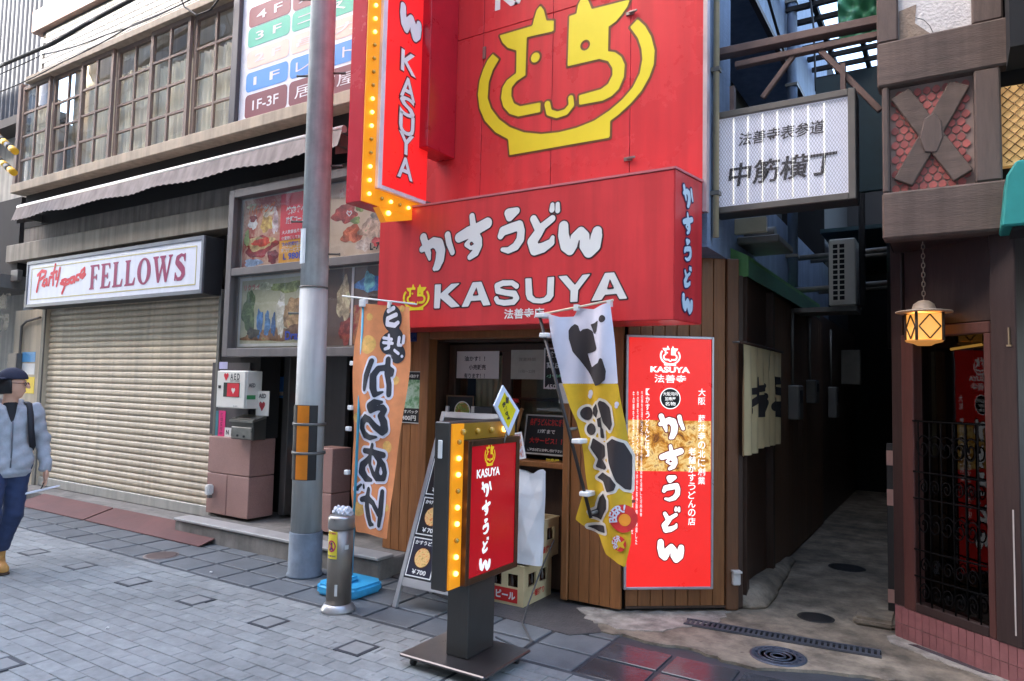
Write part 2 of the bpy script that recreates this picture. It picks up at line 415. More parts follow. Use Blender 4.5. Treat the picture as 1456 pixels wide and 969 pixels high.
for r in range(46):
    y1 = 3.668-r*bw; y0 = y1-bw+jt
    for c in range(-78, 24):
        x0 = c*bl+(bl/2 if r % 2 else 0)+random.uniform(-.002, .002); x1 = x0+bl-jt
        pcs = cut(x0, x1, y0, y1)
        q = cam.matrix_world.inverted() @ Vector(((x0+x1)/2, (y0+y1)/2, 0))
        px = IW/2+FPX*q.x/max(.01, -q.z); py = IH/2-FPX*q.y/max(.01, -q.z)
        seen = q.z < 0 and -10 < px < IW+10 and py < IH+12
        for xa2, xb3 in pcs: bricks.append(((0 if seen and len(pcs) == 1 and xb3-xa2 > bl-jt-.001 else 1, -q.z if seen else 9), xa2, xb3, y0, y1))
bricks.sort(key=lambda b: b[0])
bm0 = brick_mb(MB(), -(bl-jt)/2, (bl-jt)/2, -(bw-jt)/2, (bw-jt)/2).mesh('brick'); bm0.materials.append(mBrick)
for b in bricks[:300]:
    o = link('brick', bm0, None, st); o.location = ((b[1]+b[2])/2, (b[3]+b[4])/2, random.uniform(-.0018, .0018)); o.rotation_euler = (random.uniform(-.006, .006), random.uniform(-.004, .004), random.uniform(-.006, .006))
mb = MB()
for b in bricks[300:]: brick_mb(mb, *b[1:], z=random.uniform(-.0018, .0018))
struct(obj('paving_bricks', mb, mBrickAll, st), 'stuff')
# small framed stones let into the paving
for a, b in inl:
    fm = MB().frame(GROUND, a-.10, b-.098, a+.10, b+.098, .022, -.03, .001)
    o = obj('inlay_frame', fm, mSlateDk, st); obj('inlay_stone', MB().rect(GROUND, a-.077, b-.075, a+.077, b+.075, -.03, .0025), M('inlay_stone', (138, 138, 134), .6, var=.2, scale=9, rnd=.15), o)
# pavement of slate tiles
pv = struct(obj('pavement', MB().box(-60, 40, 3.70, 30, -.30, -.010), mSlateDk))
obj('kerb_strip', MB().box(-30, 6, 3.672, 3.705, -.2, -.002), M('kerb_strip', (70, 72, 74), .8, var=.3, scale=11), pv)
for row, (ya, yb) in enumerate(((3.712, 3.975), (4.005, 4.285))):
    for k in range(-30, 12):
        x0 = -3.49+.405*k+.014; x1 = x0+.405-.028
        wet = x0 > -2.2
        o = obj('slate_tile', MB().rect(GROUND, x0, ya, x1, yb, -.04, random.uniform(-.0015, .002)), mWet if wet else mSlate, pv, bevel=.004)
for k in range(-30, 4):                                       # narrow third row running under the step
    x0 = -3.49+.405*k+.014
    obj('slate_tile', MB().rect(GROUND, x0, 4.315, x0+.377, 4.56, -.04, random.uniform(-.002, .001)), mSlate, pv, bevel=.004)
obj('threshold_slab', MB().prism(GROUND, [(-4.05, 4.60), (-3.0, 4.27), (-2.15, 4.215), (-2.0, 4.38), (-2.30, 4.90), (-4.05, 5.2)], -.03, .006), M('threshold_stone', (84, 80, 78), .6, var=.25, scale=12, bump=1., bscale=60), pv)
# concrete of the alley
jag = [(-2.30, 4.80), (-2.0, 4.385), (-1.86, 4.43), (-1.62, 4.40), (-1.43, 4.46), (-1.2, 4.37), (-1.0, 4.36), (-.72, 4.52), (-.4, 4.62), (.1, 4.72), (3, 4.75), (3, 7), (-.36, 7), (-.36, 24), (-1.5, 24), (-1.5, 5.6), (-2.3, 5.4)]
al = struct(obj('alley_floor', MB().prism(GROUND, rough(jag[:11], .022, .06)[:89]+jag[10:], -.03, .008), mConc))
# pale mortar left round the corner foundations
obj('mortar_patch', MB().prism(GROUND, rough([(-2.35, 4.72), (-2.12, 4.52), (-1.9, 4.50), (-1.66, 4.62), (-1.6, 4.78), (-1.42, 5.0), (-1.40, 5.32), (-2.05, 4.86), (-2.3, 4.80)], .025, .05), .003, .013), mConcLt, al)
obj('mortar_patch', MB().prism(GROUND, rough([(-.36, 5.28), (-.2, 5.18), (.0, 5.05), (.2, 4.93), (.5, 4.72), (.62, 4.78), (.24, 5.02), (-.35, 5.47), (-.40, 5.42)], .018, .05), .003, .014), mConcLt, al)
obj('slate_patch', MB().prism(GROUND, [(-.27, 5.32), (-.1, 5.2), (.12, 5.04), (.18, 5.04), (-.05, 5.22), (-.22, 5.34)], .01, .017), mWet, al)
# concrete footing heaped along the alley's left wall
def heap(X, Y, Z): return np.maximum(cone(X, Y, Z, (-1.36, 5.62, -.02), (-1.38, 7.2, -.04), .17, .10, (.9, 1, 1.1))+.008*np.sin(X*12+Y*5)*np.sin(Y*6), .002-Z)
obj('footing', nets(heap, (-1.6, 5.4, -.02), (-1.1, 7.4, .22), .022), mConc, al)

# ================================================================== LEFT BUILDING with the shutter
YL = 4.85; FL = FY(YL)
mBeige = M('beige_paint', (200, 184, 158), .7, var=.08, scale=4, streak=.22)
mWoodFr = M('window_timber', (126, 108, 98), .65, var=.15, scale=10, stretch=(3, 3, .6), bump=.2, bscale=30)
mGreyBeam = M('grey_fascia', (156, 146, 132), .7, var=.15, scale=3, streak=.35)
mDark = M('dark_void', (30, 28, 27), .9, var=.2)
mWhiteTile = M('white_tile', (204, 198, 184), .35, var=.06, scale=5, rnd=.06, streak=.12)
mGrout = M('tile_grout', (104, 98, 90), .9)
mGranite = M('brown_granite', (164, 126, 116), .55, var=.22, scale=160, bump=.15, bscale=160, dirt=.15)
mSteelDoor = M('dark_steel_door', (92, 86, 82), .45, var=.1, streak=.15)
mGlass = glass('window_glass', (250, 252, 250), .08)
mConcStep = M('step_concrete', (142, 136, 128), .75, var=.25, scale=5, bump=.3, dirt=.4, streak=.2)
LB = thing('shophouse', 'beige two-storey shophouse with dark timber windows above a roller shutter', 'building', (-8, YL, 0))
XL0, XL1 = -11.72, -4.35
zs0 = FL.P(150, 247)[1]; zs1 = zs0+.13             # window sill
zw1 = FL.P(150, 74)[1]                             # window head
obj('wall', MB().box(XL0, -10.78, YL+.02, 9, -.1, 2.56), mBeige, LB)             # pillar left of the shutter
obj('upper_floor', MB().box(XL0+.02, XL1, YL+.62, 9, zs0, 9.5), mBeige, LB)
obj('floor_slab', MB().box(XL0+.01, XL1, YL+.05, YL+.62, zs0-.5, zs0+.02), mDark, LB)
obj('wall', MB().box(XL0, XL1, YL+.06, YL+.3, 3.47, zs0-.02), M('grey_stucco', (128, 121, 114), .85, var=.2, scale=4, streak=.4, bump=.3), LB)
obj('wall', MB().box(XL0, -6.0, YL+.25, YL+.5, 2.5, 3.47), mDark, LB)
obj('sill', MB().box(XL0-.06, XL1, YL-.14, YL+.08, zs0, zs1), M('sill_beige', (186, 168, 146), .7, var=.12, scale=5, streak=.25), LB, bevel=.008)
fz1 = FL.P(300, 297)[1]; fz0 = fz1-.26
obj('fascia_beam', MB().box(XL0-.35, -6.62, YL-.02, YL+.26, fz0, fz1), mGreyBeam, LB, bevel=.008)
# six sash bays, each a part with its panes
edges = [FL.P(x/4, y/4)[0] for x, y in ((130, 495), (290, 425), (465, 350), (650, 275), (860, 185), (1088, 90))]
pit = (edges[5]-edges[0])/5; edges = [edges[0]+pit*i for i in range(7)]
mCurt = M('curtain', (236, 226, 204), .9, var=.08, scale=3, stretch=(12, 1, .4))
for b in range(6):
    a0, a1 = edges[b]+.008, edges[b+1]-.008; n0 = -.05 if b % 2 else -.005
    mb = MB(); fw = .055
    mb.frame(FL, a0, zs1+.003, a1, zw1, fw, n0-.04, n0); mid = (a0+a1)/2; mw = .016
    mb.rect(FL, mid-mw, zs1+fw, mid+mw, zw1-fw, n0-.036, n0-.004)
    ch = (zw1-zs1-2*fw); hs = [zs1+fw+ch*k/4 for k in range(5)]
    for k in (1, 2, 3):
        for (p, q) in ((a0+fw, mid-mw), (mid+mw, a1-fw)): mb.rect(FL, p, hs[k]-.014, q, hs[k]+.014, n0-.034, n0-.006)
    wo = obj('window', mb, mWoodFr, LB)
    for k in range(4):
        lo = hs[k]+(.014 if k else 0); hi = hs[k+1]-(.014 if k < 3 else 0)
        for (p, q) in ((a0+fw, mid-mw), (mid+mw, a1-fw)):
            # panes sit very slightly askew in old putty so each mirrors a different bit of street
            pn = MB(); t = random.uniform(-.004, .004); t2 = random.uniform(-.004, .004)
            pn.add([FL.pt(p, lo, n0-.022+t), FL.pt(q, lo, n0-.022+t2), FL.pt(q, hi, n0-.022-t), FL.pt(p, hi, n0-.022-t2)], [(0, 1, 2, 3)])
            obj('pane', pn, mGlass, wo)
    # curtain behind
    cz = zs1+.05; full = b >= 3
    if b != 1:
        obj('curtain', MB().sheet(lambda u, v, a0=a0, a1=a1: FL.pt(a0+(a1-a0)*u, cz+(zw1-cz-(.42 if b > 3 else .3))*v, -.15+.02*math.sin(u*60)+.01*math.sin(u*23+b)), 60, 2), mCurt, wo)
obj('post', MB().box(edges[0]-.09, edges[0]-.002, YL-.02, YL+.1, zs1, zw1+.06), mWoodFr, LB, bevel=.006)
obj('room_floor', MB().box(XL0+.05, XL1, YL+.07, YL+.61, zs0+.021, zs0+.04), mDark, LB)
pR = FL.P(340, 40)[0]
obj('post', MB().box(edges[6]+.002, pR, YL-.03, YL+.1, zs1, zw1+.4), M('post_pink', (160, 132, 118), .7, var=.15, streak=.2), LB, bevel=.006)
obj('head_beam', MB().box(XL0-.02, edges[6], YL-.06, YL+.1, zw1, zw1+.09), M('head_beam', (166, 150, 132), .7, var=.12, streak=.2), LB, bevel=.006)
# band of white wall tiles above the windows
zt0 = zw1+.095; obj('tile_wall', MB().box(XL0+.25, XL1, YL+.03, YL+.15, zt0, 8.2), mGrout, LB)
tw, th = .205, .078; tm = MB().box(0, tw-.008, 0, .012, 0, th-.008).mesh('wall_tile', .0015); tm.materials.append(mWhiteTile)
tl = []
for j in range(11):
    for i in range(30):
        x = XL0+.26+i*tw+(tw/2 if j % 2 else 0); z = zt0+.006+j*th
        if x+tw < -5.4 and not (zt0+.62 < z): tl.append((x, z))
for x, z in tl[:300]:
    o = link('wall_tile', tm, None, LB); o.location = (x, YL+.019, z)
obj('string_course', MB().box(XL0+.05, XL1, YL-.05, YL+.14, zt0+.66, zt0+1.0), M('string_course', (168, 140, 128), .7, var=.12, streak=.25), LB, bevel=.01)
for j in range(6):
    for i in range(14):
        x = XL0+.26+i*tw+(tw/2 if j % 2 else 0); z = zt0+1.01+j*th
        o = link('wall_tile', tm, None, LB); o.location = (x, YL+.019, z)
# roller shutter
sx0, sx1 = FL.P(57, 560)[0], FL.P(304, 560)[0]; sz0 = .10; sz1 = 2.62
sh = obj('shutter', MB().box(sx0-.1, sx1+.1, YL+.09, YL+.12, sz0, sz1), M('shutter_back', (110, 102, 92), .7), LB)
mSlat = M('shutter_slat', (206, 190, 164), .42, var=.08, scale=3, streak=.22, spec=.4)
ns = 31; hh = (sz1-sz0-.12)/ns
prof = [(0, 0), (.016, .012), (.022, .030), (.020, .055), (.010, .072), (0, .076), (0, hh)]
sv = MB()
for k in range(len(prof)-1):
    (y0, z0), (y1, z1) = prof[k], prof[k+1]
    sv.add([(sx0, -y0, z0), (sx1, -y0, z0), (sx1, -y1, z1), (sx0, -y1, z1)], [(0, 1, 2, 3)], 0 < k < 4)
sm = sv.mesh('slat'); sm.materials.append(mSlat)
for k in range(ns):
    o = link('slat', sm, None, sh); o.location = (0, YL+.085, sz0+.12+k*hh)
obj('bottom_bar', MB().box(sx0, sx1, YL+.04, YL+.088, sz0+.004, sz0+.118), M('shutter_bar', (186, 182, 172), .4, metal=.3, var=.1, streak=.2), sh, bevel=.004)
mRail = M('rail_grey', (120, 116, 108), .5, metal=.3, var=.12, streak=.2)
obj('guide_rail', MB().box(sx0-.09, sx0-.003, YL+.0, YL+.088, sz0, sz1), mRail, sh, bevel=.004)
obj('guide_rail', MB().box(sx1+.003, sx1+.05, YL+.0, YL+.088, sz0, sz1), mRail, sh, bevel=.004)
# doorstep along the whole front
obj('doorstep', MB().box(-10.9, -6.86, YL-.25, YL+.3, -.1, .098), mConcStep, LB, bevel=.012)
obj('doorstep', MB().box(-6.855, -4.02, YL-.42, 5.6, -.1, .155), mConcStep, LB, bevel=.015)
obj('step_nosing', MB().box(-6.85, -4.02, YL-.44, YL-.24, .158, .185), M('nosing', (168, 164, 158), .5, var=.15, scale=6), LB, bevel=.006)
# granite pier of separate slabs
gx0 = sx1+.055; gx1 = FL.P(362, 680)[0]; gt = FL.P(330, 622)[1]; gm = FL.P(330, 674)[1]; gxm = FL.P(330, 700)[0]
for (a, b, c, d) in ((gx0, gx1, gm+.004, gt), (gx0, gxm-.003, .19, gm-.004), (gxm+.003, gx1, .19, gm-.004)):
    obj('granite_slab', MB().box(a, b, YL-.07, YL+.25, c, d), mGranite, LB, bevel=.006)
for (c, d) in ((.19, .55), (.556, .98)):
    obj('granite_slab', MB().box(gx1+.84, gx1+1.12, YL-.0, YL+.25, c, d), mGranite, LB, bevel=.006)
obj('pier_core', MB().box(gx0+.01, gx1-.01, YL+.02, YL+.28, gt, 2.5), mDark, LB)
# door recess with steel door
obj('recess_wall', MB().box(gx0-1.5, -4.0, YL+.52, YL+.7, 0, 2.6), M('recess_wall', (46, 43, 41), .7, var=.15), LB)
obj('lintel', MB().box(gx0, -4.35, YL+.05, YL+.6, 2.2, 2.6), mDark, LB)
dr = obj('door', MB().box(gx1+.12, gx1+.86, YL+.40, YL+.46, .19, 2.15), mSteelDoor, LB, bevel=.006)
obj('door_frame', MB().box(gx1+.02, gx1+.115, YL+.30, YL+.5, .19, 2.2), M('door_frame_grey', (92, 88, 84), .45, metal=.2, streak=.15), LB, bevel=.006)
obj('kick_plate', MB().box(gx1+.16, gx1+.83, YL+.385, YL+.398, .20, .36), M('kick_plate', (148, 138, 120), .35, metal=.6), dr)
hx, hz_ = FL.P(397, 642, -.4)
obj('handle', MB().lathe((hx-.03, YL+.40, hz_), [(.012, 0), (.012, .03), (.03, .04), (.034, .06), (.02, .075)], 16, (0, -1, 0)), M('chrome', (200, 200, 200), .2, metal=1), dr)
# pale conduit, junction box and stickers on the pillar
mPipe = M('conduit_grey', (104, 98, 92), .5)
FP = FY(YL+.02)
def p3(fr, px, py, n=0.): u, v = fr.P(px, py, n); return fr.pt(u, v, n)
obj('conduit', MB().tube([p3(FP, 57, 452, .03), p3(FP, 38, 457, .03), p3(FP, 31, 464, .03), p3(FP, 28, 505, .03), p3(FP, 26, 540, .03)], .018, 8), mPipe, LB)
obj('junction_box', MB().rect(FP, *FP.R(23, 386, 32, 400), .0, .07), mPipe, LB, bevel=.006)
obj('meter_box', MB().rect(FP, *FP.R(20, 503, 31, 525), .0, .08), mPipe, LB, bevel=.006)
for k, (r, c) in enumerate((((32, 501, 50, 515), (90, 160, 210)), ((32, 517, 49, 533), (225, 225, 220)), ((33, 536, 48, 560), (238, 205, 40)))):
    o = obj('sticker', MB().rect(FP, *FP.R(*r), .001, .004), M('sticker%d' % k, c, .4), LB)
obj('sticker_mark', ink(FP, [('S', [(*FP.P(41, 548), .035), (*FP.P(41.5, 548), .035)])], .006, .008), M('mark_red', (205, 45, 50), .5), LB)

# awning rolled up over the shutter
aw = thing('awning', 'rolled faded mauve awning with wavy scalloped valance over the shutter', 'awning', (-9, YL-.2, 3.6))
FA = FY(YL-.22)
a0 = FA.P(27, 296); a1 = FA.P(490, 183); az = (a0[1]+a1[1])/2
obj('roller_tube', MB().tube([(a0[0], YL-.22, az), (a1[0], YL-.22, az)], .035, 10), M('awning_tube', (232, 226, 214), .4, metal=.2, streak=.1), aw)
mAwn = M('awning_cloth', (150, 138, 132), .9, var=.14, scale=5, streak=.3)
Lw = a1[0]-a0[0]
def val(u, v):
    s = .014*abs(math.sin(u*Lw/.11*math.pi)) if v > .95 else 0
    return (a0[0]+Lw*u, YL-.25-.06*v-.006*math.sin(u*50)*v, az-.01-(.20-s+.015*math.sin(u*31))*v)
obj('valance', MB().sheet(val, 560, 5), mAwn, aw)
obj('cover', MB().sheet(lambda u, v: (a0[0]+Lw*u, YL-.22+.26*v, az+.035-.02*math.sin(v*3)+.01*math.sin(u*44)), 60, 4), mAwn, aw)
for x in (a0[0]+.05, a1[0]-.06):
    obj('bracket', MB().box(x, x+.03, YL-.24, YL+.07, az-.16, az-.05), mRail, aw)
    obj('side_flap', MB().sheet(lambda u, v, x=x: (x-.02, YL-.25+.27*u, az-.02-(.22-.1*u)*v), 4, 3), mAwn, aw)

# FELLOWS sign
FS_ = FY(4.62)
u0, v0, u1, v1 = FS_.P(38, 400)[0], FS_.P(160, 428)[1], FS_.P(290, 370)[0], FS_.P(160, 355)[1]
fs = thing('shop_sign', 'long white shop box sign lettered Party space FELLOWS over the shutter', 'sign', ((u0+u1)/2, 4.7, v0))
obj('case', MB().rect(FS_, u0, v0, u1, v1, -.24, -.012), M('sign_case', (42, 42, 44), .5), fs, bevel=.005)
obj('frame', MB().frame(FS_, u0, v0, u1, v1, .045, -.011, .012), M('sign_frame_grey', (122, 124, 130), .4, metal=.5), fs, bevel=.003)
obj('face', MB().rect(FS_, u0+.046, v0+.046, u1-.046, v1-.046, -.011, 0), M('sign_white', (226, 228, 236), .35, var=.03, streak=.06), fs)
obj('border_line', MB().frame(FS_, u0+.13, v0+.10, u1-.13, v1-.10, .012, .001, .003), M('line_gold', (196, 184, 120), .5), fs)
mFe = M('fellows_purple', (148, 32, 84), .5, var=.03); mPa = M('party_red', (214, 30, 52), .5, var=.03)
fu0, fu1 = FS_.P(128, 390)[0], FS_.P(266, 378)[0]; fv = (v0+v1)/2
# serif lettering drawn as filled outlines, condensed wedge serifs
def serif(ch):
    a = {'F': [('P', [(0, 0), (.42, 0), (.36, .06), (.33, .08), (.33, .44), (.48, .44), (.54, .36), (.58, .36), (.58, .62), (.54, .62), (.48, .54), (.33, .54), (.33, .92), (.58, .92), (.68, .76), (.74, .76), (.72, 1), (0, 1), (.03, .94), (.1, .92), (.1, .08), (.03, .06)])],
         'E': [('P', [(0, 0), (.74, 0), (.8, .26), (.72, .26), (.6, .08), (.33, .08), (.33, .44), (.48, .44), (.54, .36), (.58, .36), (.58, .62), (.54, .62), (.48, .54), (.33, .54), (.33, .92), (.58, .92), (.68, .76), (.74, .76), (.72, 1), (0, 1), (.03, .94), (.1, .92), (.1, .08), (.03, .06)])],
         'L': [('P', [(0, 0), (.72, 0), (.78, .3), (.7, .3), (.58, .09), (.33, .09), (.33, .92), (.4, .94), (.43, 1), (0, 1), (.03, .94), (.1, .92), (.1, .08), (.03, .06)])],
         'W': [('P', [(.3, 0), (.42, 0), (.62, .55), (.8, 0), (.92, 0), (1.18, .9), (1.26, .94), (1.28, 1), (.98, 1), (1.0, .94), (1.06, .92), (.9, .3), (.74, .8), (.76, .9), (.82, .94), (.82, 1), (.42, 1), (.42, .94), (.5, .9), (.55, .72), (.41, .3), (.26, .9), (.34, .94), (.35, 1), (-.04, 1), (-.02, .94), (.04, .9)])],
         'S': [('S', [(.62, .80, .06), (.58, .90, .05), (.40, .94, .06), (.18, .84, .10), (.16, .68, .12), (.36, .54, .14), (.54, .40, .13), (.58, .24, .11), (.44, .08, .08), (.22, .06, .06), (.10, .20, .05)]), ('P', [(.60, .99), (.68, .99), (.68, .68), (.6, .7)]), ('P', [(.02, .01), (.10, .01), (.12, .3), (.04, .34)])]}
    return a[ch]
wd = {'F': .76, 'E': .82, 'L': .8, 'W': 1.3, 'S': .78, 'O': 1.0}; tot = sum(wd[c] for c in 'FELLOWS')+.1*6
k = (fu1-fu0)/tot; hF = .31; mb = MB(); u = fu0
for c in 'FELLOWS':
    if c == 'O':
        uc = u+.47*k; ro = [(uc+.47*k*math.cos(t*math.pi/24), fv+hF*.51*math.sin(t*math.pi/24)) for t in range(48)]; ri = [(uc+.22*k*math.cos(t*math.pi/24), fv+hF*.43*math.sin(t*math.pi/24)) for t in range(48)]
        for t in range(48):
            s = (t+1) % 48; mb.add([FS_.pt(*ro[t], .003), FS_.pt(*ro[s], .003), FS_.pt(*ri[s], .003), FS_.pt(*ri[t], .003)], [(0, 1, 2, 3)])
    else: ink(FS_, xf(serif(c), 0, .5, hF, k, u, fv), .003, .008, 0, mb)
    u += (wd[c]+.1)*k
obj('lettering', mb, mFe, fs)
# brush script Party space
mb = MB()
scr = [('S', [(232, 590, 4), (218, 650, 5), (210, 690, 5)]), ('S', [(215, 600, 4), (240, 575, 5), (262, 580, 5), (255, 605, 5), (228, 625, 4)]),
       ('S', [(268, 622, 4), (250, 630, 4), (242, 655, 4), (255, 660, 4), (268, 630, 4), (268, 655, 4)]), ('S', [(278, 655, 4), (284, 612, 5), (296, 610, 4)]),
       ('S', [(316, 540, 5), (304, 600, 5), (302, 655, 4)]), ('S', [(292, 590, 4), (326, 578, 4)]), ('S', [(322, 595, 4), (318, 620, 4), (330, 618, 4), (342, 560, 5), (334, 610, 4), (322, 660, 4)]),
       ('S', [(372, 622, 4), (352, 630, 4), (366, 650, 5), (345, 645, 4)]), ('S', [(378, 625, 5), (366, 670, 5), (354, 700, 5)]), ('S', [(376, 630, 4), (398, 622, 4), (392, 645, 4), (376, 652, 4)]),
       ('S', [(422, 608, 4), (404, 615, 4), (400, 640, 4), (412, 642, 4), (426, 608, 4), (424, 638, 4)]), ('S', [(452, 595, 4), (438, 600, 4), (432, 625, 4), (448, 625, 4)]),
       ('S', [(458, 610, 4), (482, 580, 4), (482, 558, 4), (464, 575, 4), (456, 605, 4), (470, 615, 4), (486, 595, 4)])]
ink(FS_, topx(scr, FS_, 0, 242, 4), .003, .008, 0.006, mb); obj('lettering', mb, mPa, fs)

# floor guide board beside the upper windows
FB = FY(4.80)
b0, b1 = FB.P(340, 60)[0], FB.P(560, 60)[0]; bz0 = FB.P(345, 186)[1]+.02
fg = thing('floor_guide', 'white floor guide board with maroon, green, pink and blue rows above the awning', 'sign', ((b0+b1)/2, 4.83, bz0))
obj('board', MB().rect(FB, b0+.05, bz0, b1, 7.4, -.05, 0), M('guide_white', (226, 226, 234), .35, streak=.05), fg)
obj('frame', MB().rect(FB, b0-.06, bz0-.03, b0+.048, 7.4, -.05, .05), M('guide_frame', (84, 80, 80), .4, metal=.3), fg, bevel=.005)
cl = {'1F-3F': (122, 58, 68), '1 F': (70, 140, 214), '2 F': (236, 192, 176), '3 F': (64, 172, 146), '4 F': (128, 54, 66)}
ry = [((357, 135, 411, 168, 125), '1F-3F', '居酒屋バル'), ((360, 103, 414, 130, 92), '1 F', 'レストラン'), ((363, 71, 416, 96, 62), '2 F', '串カツ'), ((366, 38, 418, 65, 28), '3 F', 'コスプレ'), ((368, 8, 420, 36, -4), '4 F', 'カラオケ')]
zc = None
for k, (q, t, t2) in enumerate(ry):
    ua = FB.P(q[0], q[3])[0]; ub = FB.P(q[2], q[3])[0]; va = FB.P(q[0], q[3])[1]; vb = FB.P(q[0], q[1])[1]
    ua = b0+.16; ub = ua+.68; mat = M('row%d' % k, cl[t], .4, var=.04)
    def rr(a, b): return [('S', [(a+.05, va+.05, .05), (b-.05, va+.05, .05), (b-.05, vb-.05, .05), (a+.05, vb-.05, .05), (a+.05, va+.05, .05)]), ('P', [(a+.05, va+.05), (b-.05, va+.05), (b-.05, vb-.05), (a+.05, vb-.05)])]
    o = obj('row', ink(FB, rr(ua, ub), .003, .02), mat, fg); o2 = obj('row', ink(FB, rr(ub+.03, b1+.3), .003, .02), mat, fg)
    mt = M('guide_text', (222, 216, 222), .5)
    obj('lettering', put(FB, t, (ua+ub)/2, (va+vb)/2, (vb-va)*.42, .006, bold=.01, width=.42), mt, o)
    obj('lettering', put(FB, t2, ub+.12, (va+vb)/2, (vb-va)*.5, .006, align='L', width=1.5), mt, o2)

# poster case on the front wall
FC = FY(4.66)
c0, c1 = FC.P(320, 400)[0], -4.1; cz0 = FC.P(420, 507)[1]; cz1 = FC.P(325, 272)[1]
pc = thing('poster_case', 'grey framed glass poster case with four food and karaoke posters', 'poster case', ((c0+c1)/2, 4.8, cz0))
mCase = M('case_grey', (118, 112, 110), .45, metal=.25, var=.08, streak=.12)
cm = FC.P(434, 380)[0]; cmz = FC.P(380, 382)[1]; bt = .085
obj('frame', MB().frame(FC, c0, cz0, c1, cz1, bt, -.12, 0).rect(FC, cm-.04, cz0+bt, cm+.04, cz1-bt, -.12, -.002).rect(FC, c0+bt, cmz-.04, cm-.04, cmz+.04, -.12, -.004).rect(FC, cm+.04, cmz-.04, c1-bt, cmz+.04, -.12, -.004), mCase, pc, bevel=.004)
obj('back', MB().rect(FC, c0+.01, cz0+.01, c1-.01, cz1-.01, -.2, -.125), M('case_back', (196, 180, 160), .8), pc)
mPG = glass('case_glass', (240, 240, 240), .04)
def poster(u0, v0, u1, v1, mat, name='poster', label=None): return obj(name, MB().rect(FC, u0, v0, u1, v1, -.124, -.118), mat, pc, label=label)
pw = cm-.04-c0-bt
def blot(par, shapes, mat, n=-.116, step=.012): return obj('print', ink(FC, [(q[0], *q[1:]) for q in shapes], n, step), mat, par)
def ell(u, v, a, b_, k=36):
    r1, r2, r3 = (random.uniform(0, 6) for _ in range(3)); w_ = [1+.14*math.sin(3*t*2*math.pi/k+r1)+.10*math.sin(5*t*2*math.pi/k+r2)+.07*math.sin(9*t*2*math.pi/k+r3) for t in range(k)]
    return ('P', [(u+a*w_[t]*math.cos(2*math.pi*t/k), v+b_*w_[t]*math.sin(2*math.pi*t/k)) for t in range(k)])
A = poster(c0+bt+.02, cmz+.05, cm-.05, cz1-bt-.01, photo('food_red', [(150, 60, 50), (196, 96, 76), (226, 190, 160), (176, 70, 60)], 3), label='red food poster with yellow price panel')
lx0, lz0, lz1 = c0+bt+.03, cmz+.06, cz1-bt-.02; LWd = pw*.54; LHt = lz1-lz0
for (fu_, fv_, fa, fb_, colr) in ((.45, .30, .42, .16, (150, 30, 34)), (.45, .34, .36, .10, (206, 176, 120)), (.5, .35, .24, .06, (222, 70, 44)), (.25, .66, .12, .10, (232, 228, 222)), (.25, .72, .10, .05, (120, 40, 36)), (.62, .62, .16, .13, (226, 178, 90)), (.66, .80, .18, .08, (240, 224, 196)), (.2, .90, .12, .05, (206, 196, 150)), (.85, .62, .08, .18, (226, 190, 190)), (.3, .06, .24, .06, (150, 170, 200)), (.82, .12, .14, .1, (120, 26, 30)), (.1, .44, .07, .12, (170, 190, 110))):
    blot(A, [ell(lx0+fu_*LWd, lz0+fv_*LHt, fa*LWd, fb_*LHt)], photo('fd%02x%02x%02x' % colr, [tuple(int(x*.35) for x in colr), tuple(int(x*.8) for x in colr), colr, tuple(min(255, int(x*1.2+20)) for x in colr), (colr[1], colr[0], colr[2])], 9), -.1165+.0003*len(A.children))
rx = c0+bt+pw*.56
obj('panel', MB().rect(FC, rx, cmz+.30, cm-.06, cz1-bt-.02, -.1105, -.109), M('poster_red', (228, 50, 66), .4), A)
obj('panel', MB().rect(FC, rx, cmz+.06, cm-.06, cmz+.295, -.1105, -.109), M('poster_yellow', (238, 170, 48), .4), A)
ml = M('poster_white', (236, 232, 232), .5); mbk = M('poster_black', (26, 24, 26), .5); mbl = M('poster_blue', (46, 74, 190), .5)
pu = (rx+cm-.06)/2; pwid = cm-.06-rx
obj('lettering', put(FC, '4F', cm-.14, cz1-bt-.07, .07, -.1065, bold=.03), ml, A)
obj('lettering', put(FC, '焼肉食べ', pu, cz1-bt-.20, .085, -.1065, bold=.03, width=pwid*.62), ml, A)
obj('lettering', put(FC, '放題コース', pu, cz1-bt-.30, .075, -.1065, bold=.03, width=pwid*.62), ml, A)
for k in range(4): obj('lettering', put(FC, ['大人数宴会承ります', '個室完備しております', '飲み放題付コース', '学割サービス実施中'][k], pu, cz1-bt-.42-.062*k, .04, -.1065, bold=.02, width=pwid*.85), ml if k != 2 else mbl, A)
obj('lettering', put(FC, 'L 980円', pu, cmz+.13, .08, -.1065, bold=.03, width=pwid*.7), mbl, A)
obj('lettering', put(FC, '忘年会・新年会', pu, cmz+.24, .045, -.1065, width=pwid*.8), ml, A)
obj('lettering', put(FC, 'バイキング', c0+bt+.32, cz1-bt-.13, .1, -.1065, bold=.02, width=.42), M('poster_orange', (240, 120, 50), .5), A)
B = poster(c0+bt+.02, cz0+bt+.02, cm-.05, cmz-.05, photo('room_green', [(156, 156, 124), (190, 188, 156), (214, 210, 186)], 2.5), label='greenish poster of a leafy room in a white frame')
bx0, bz0_, BW, BH = c0+bt+.06, cz0+bt+.06, cm-.09-(c0+bt+.06), cmz-.09-(cz0+bt+.06)
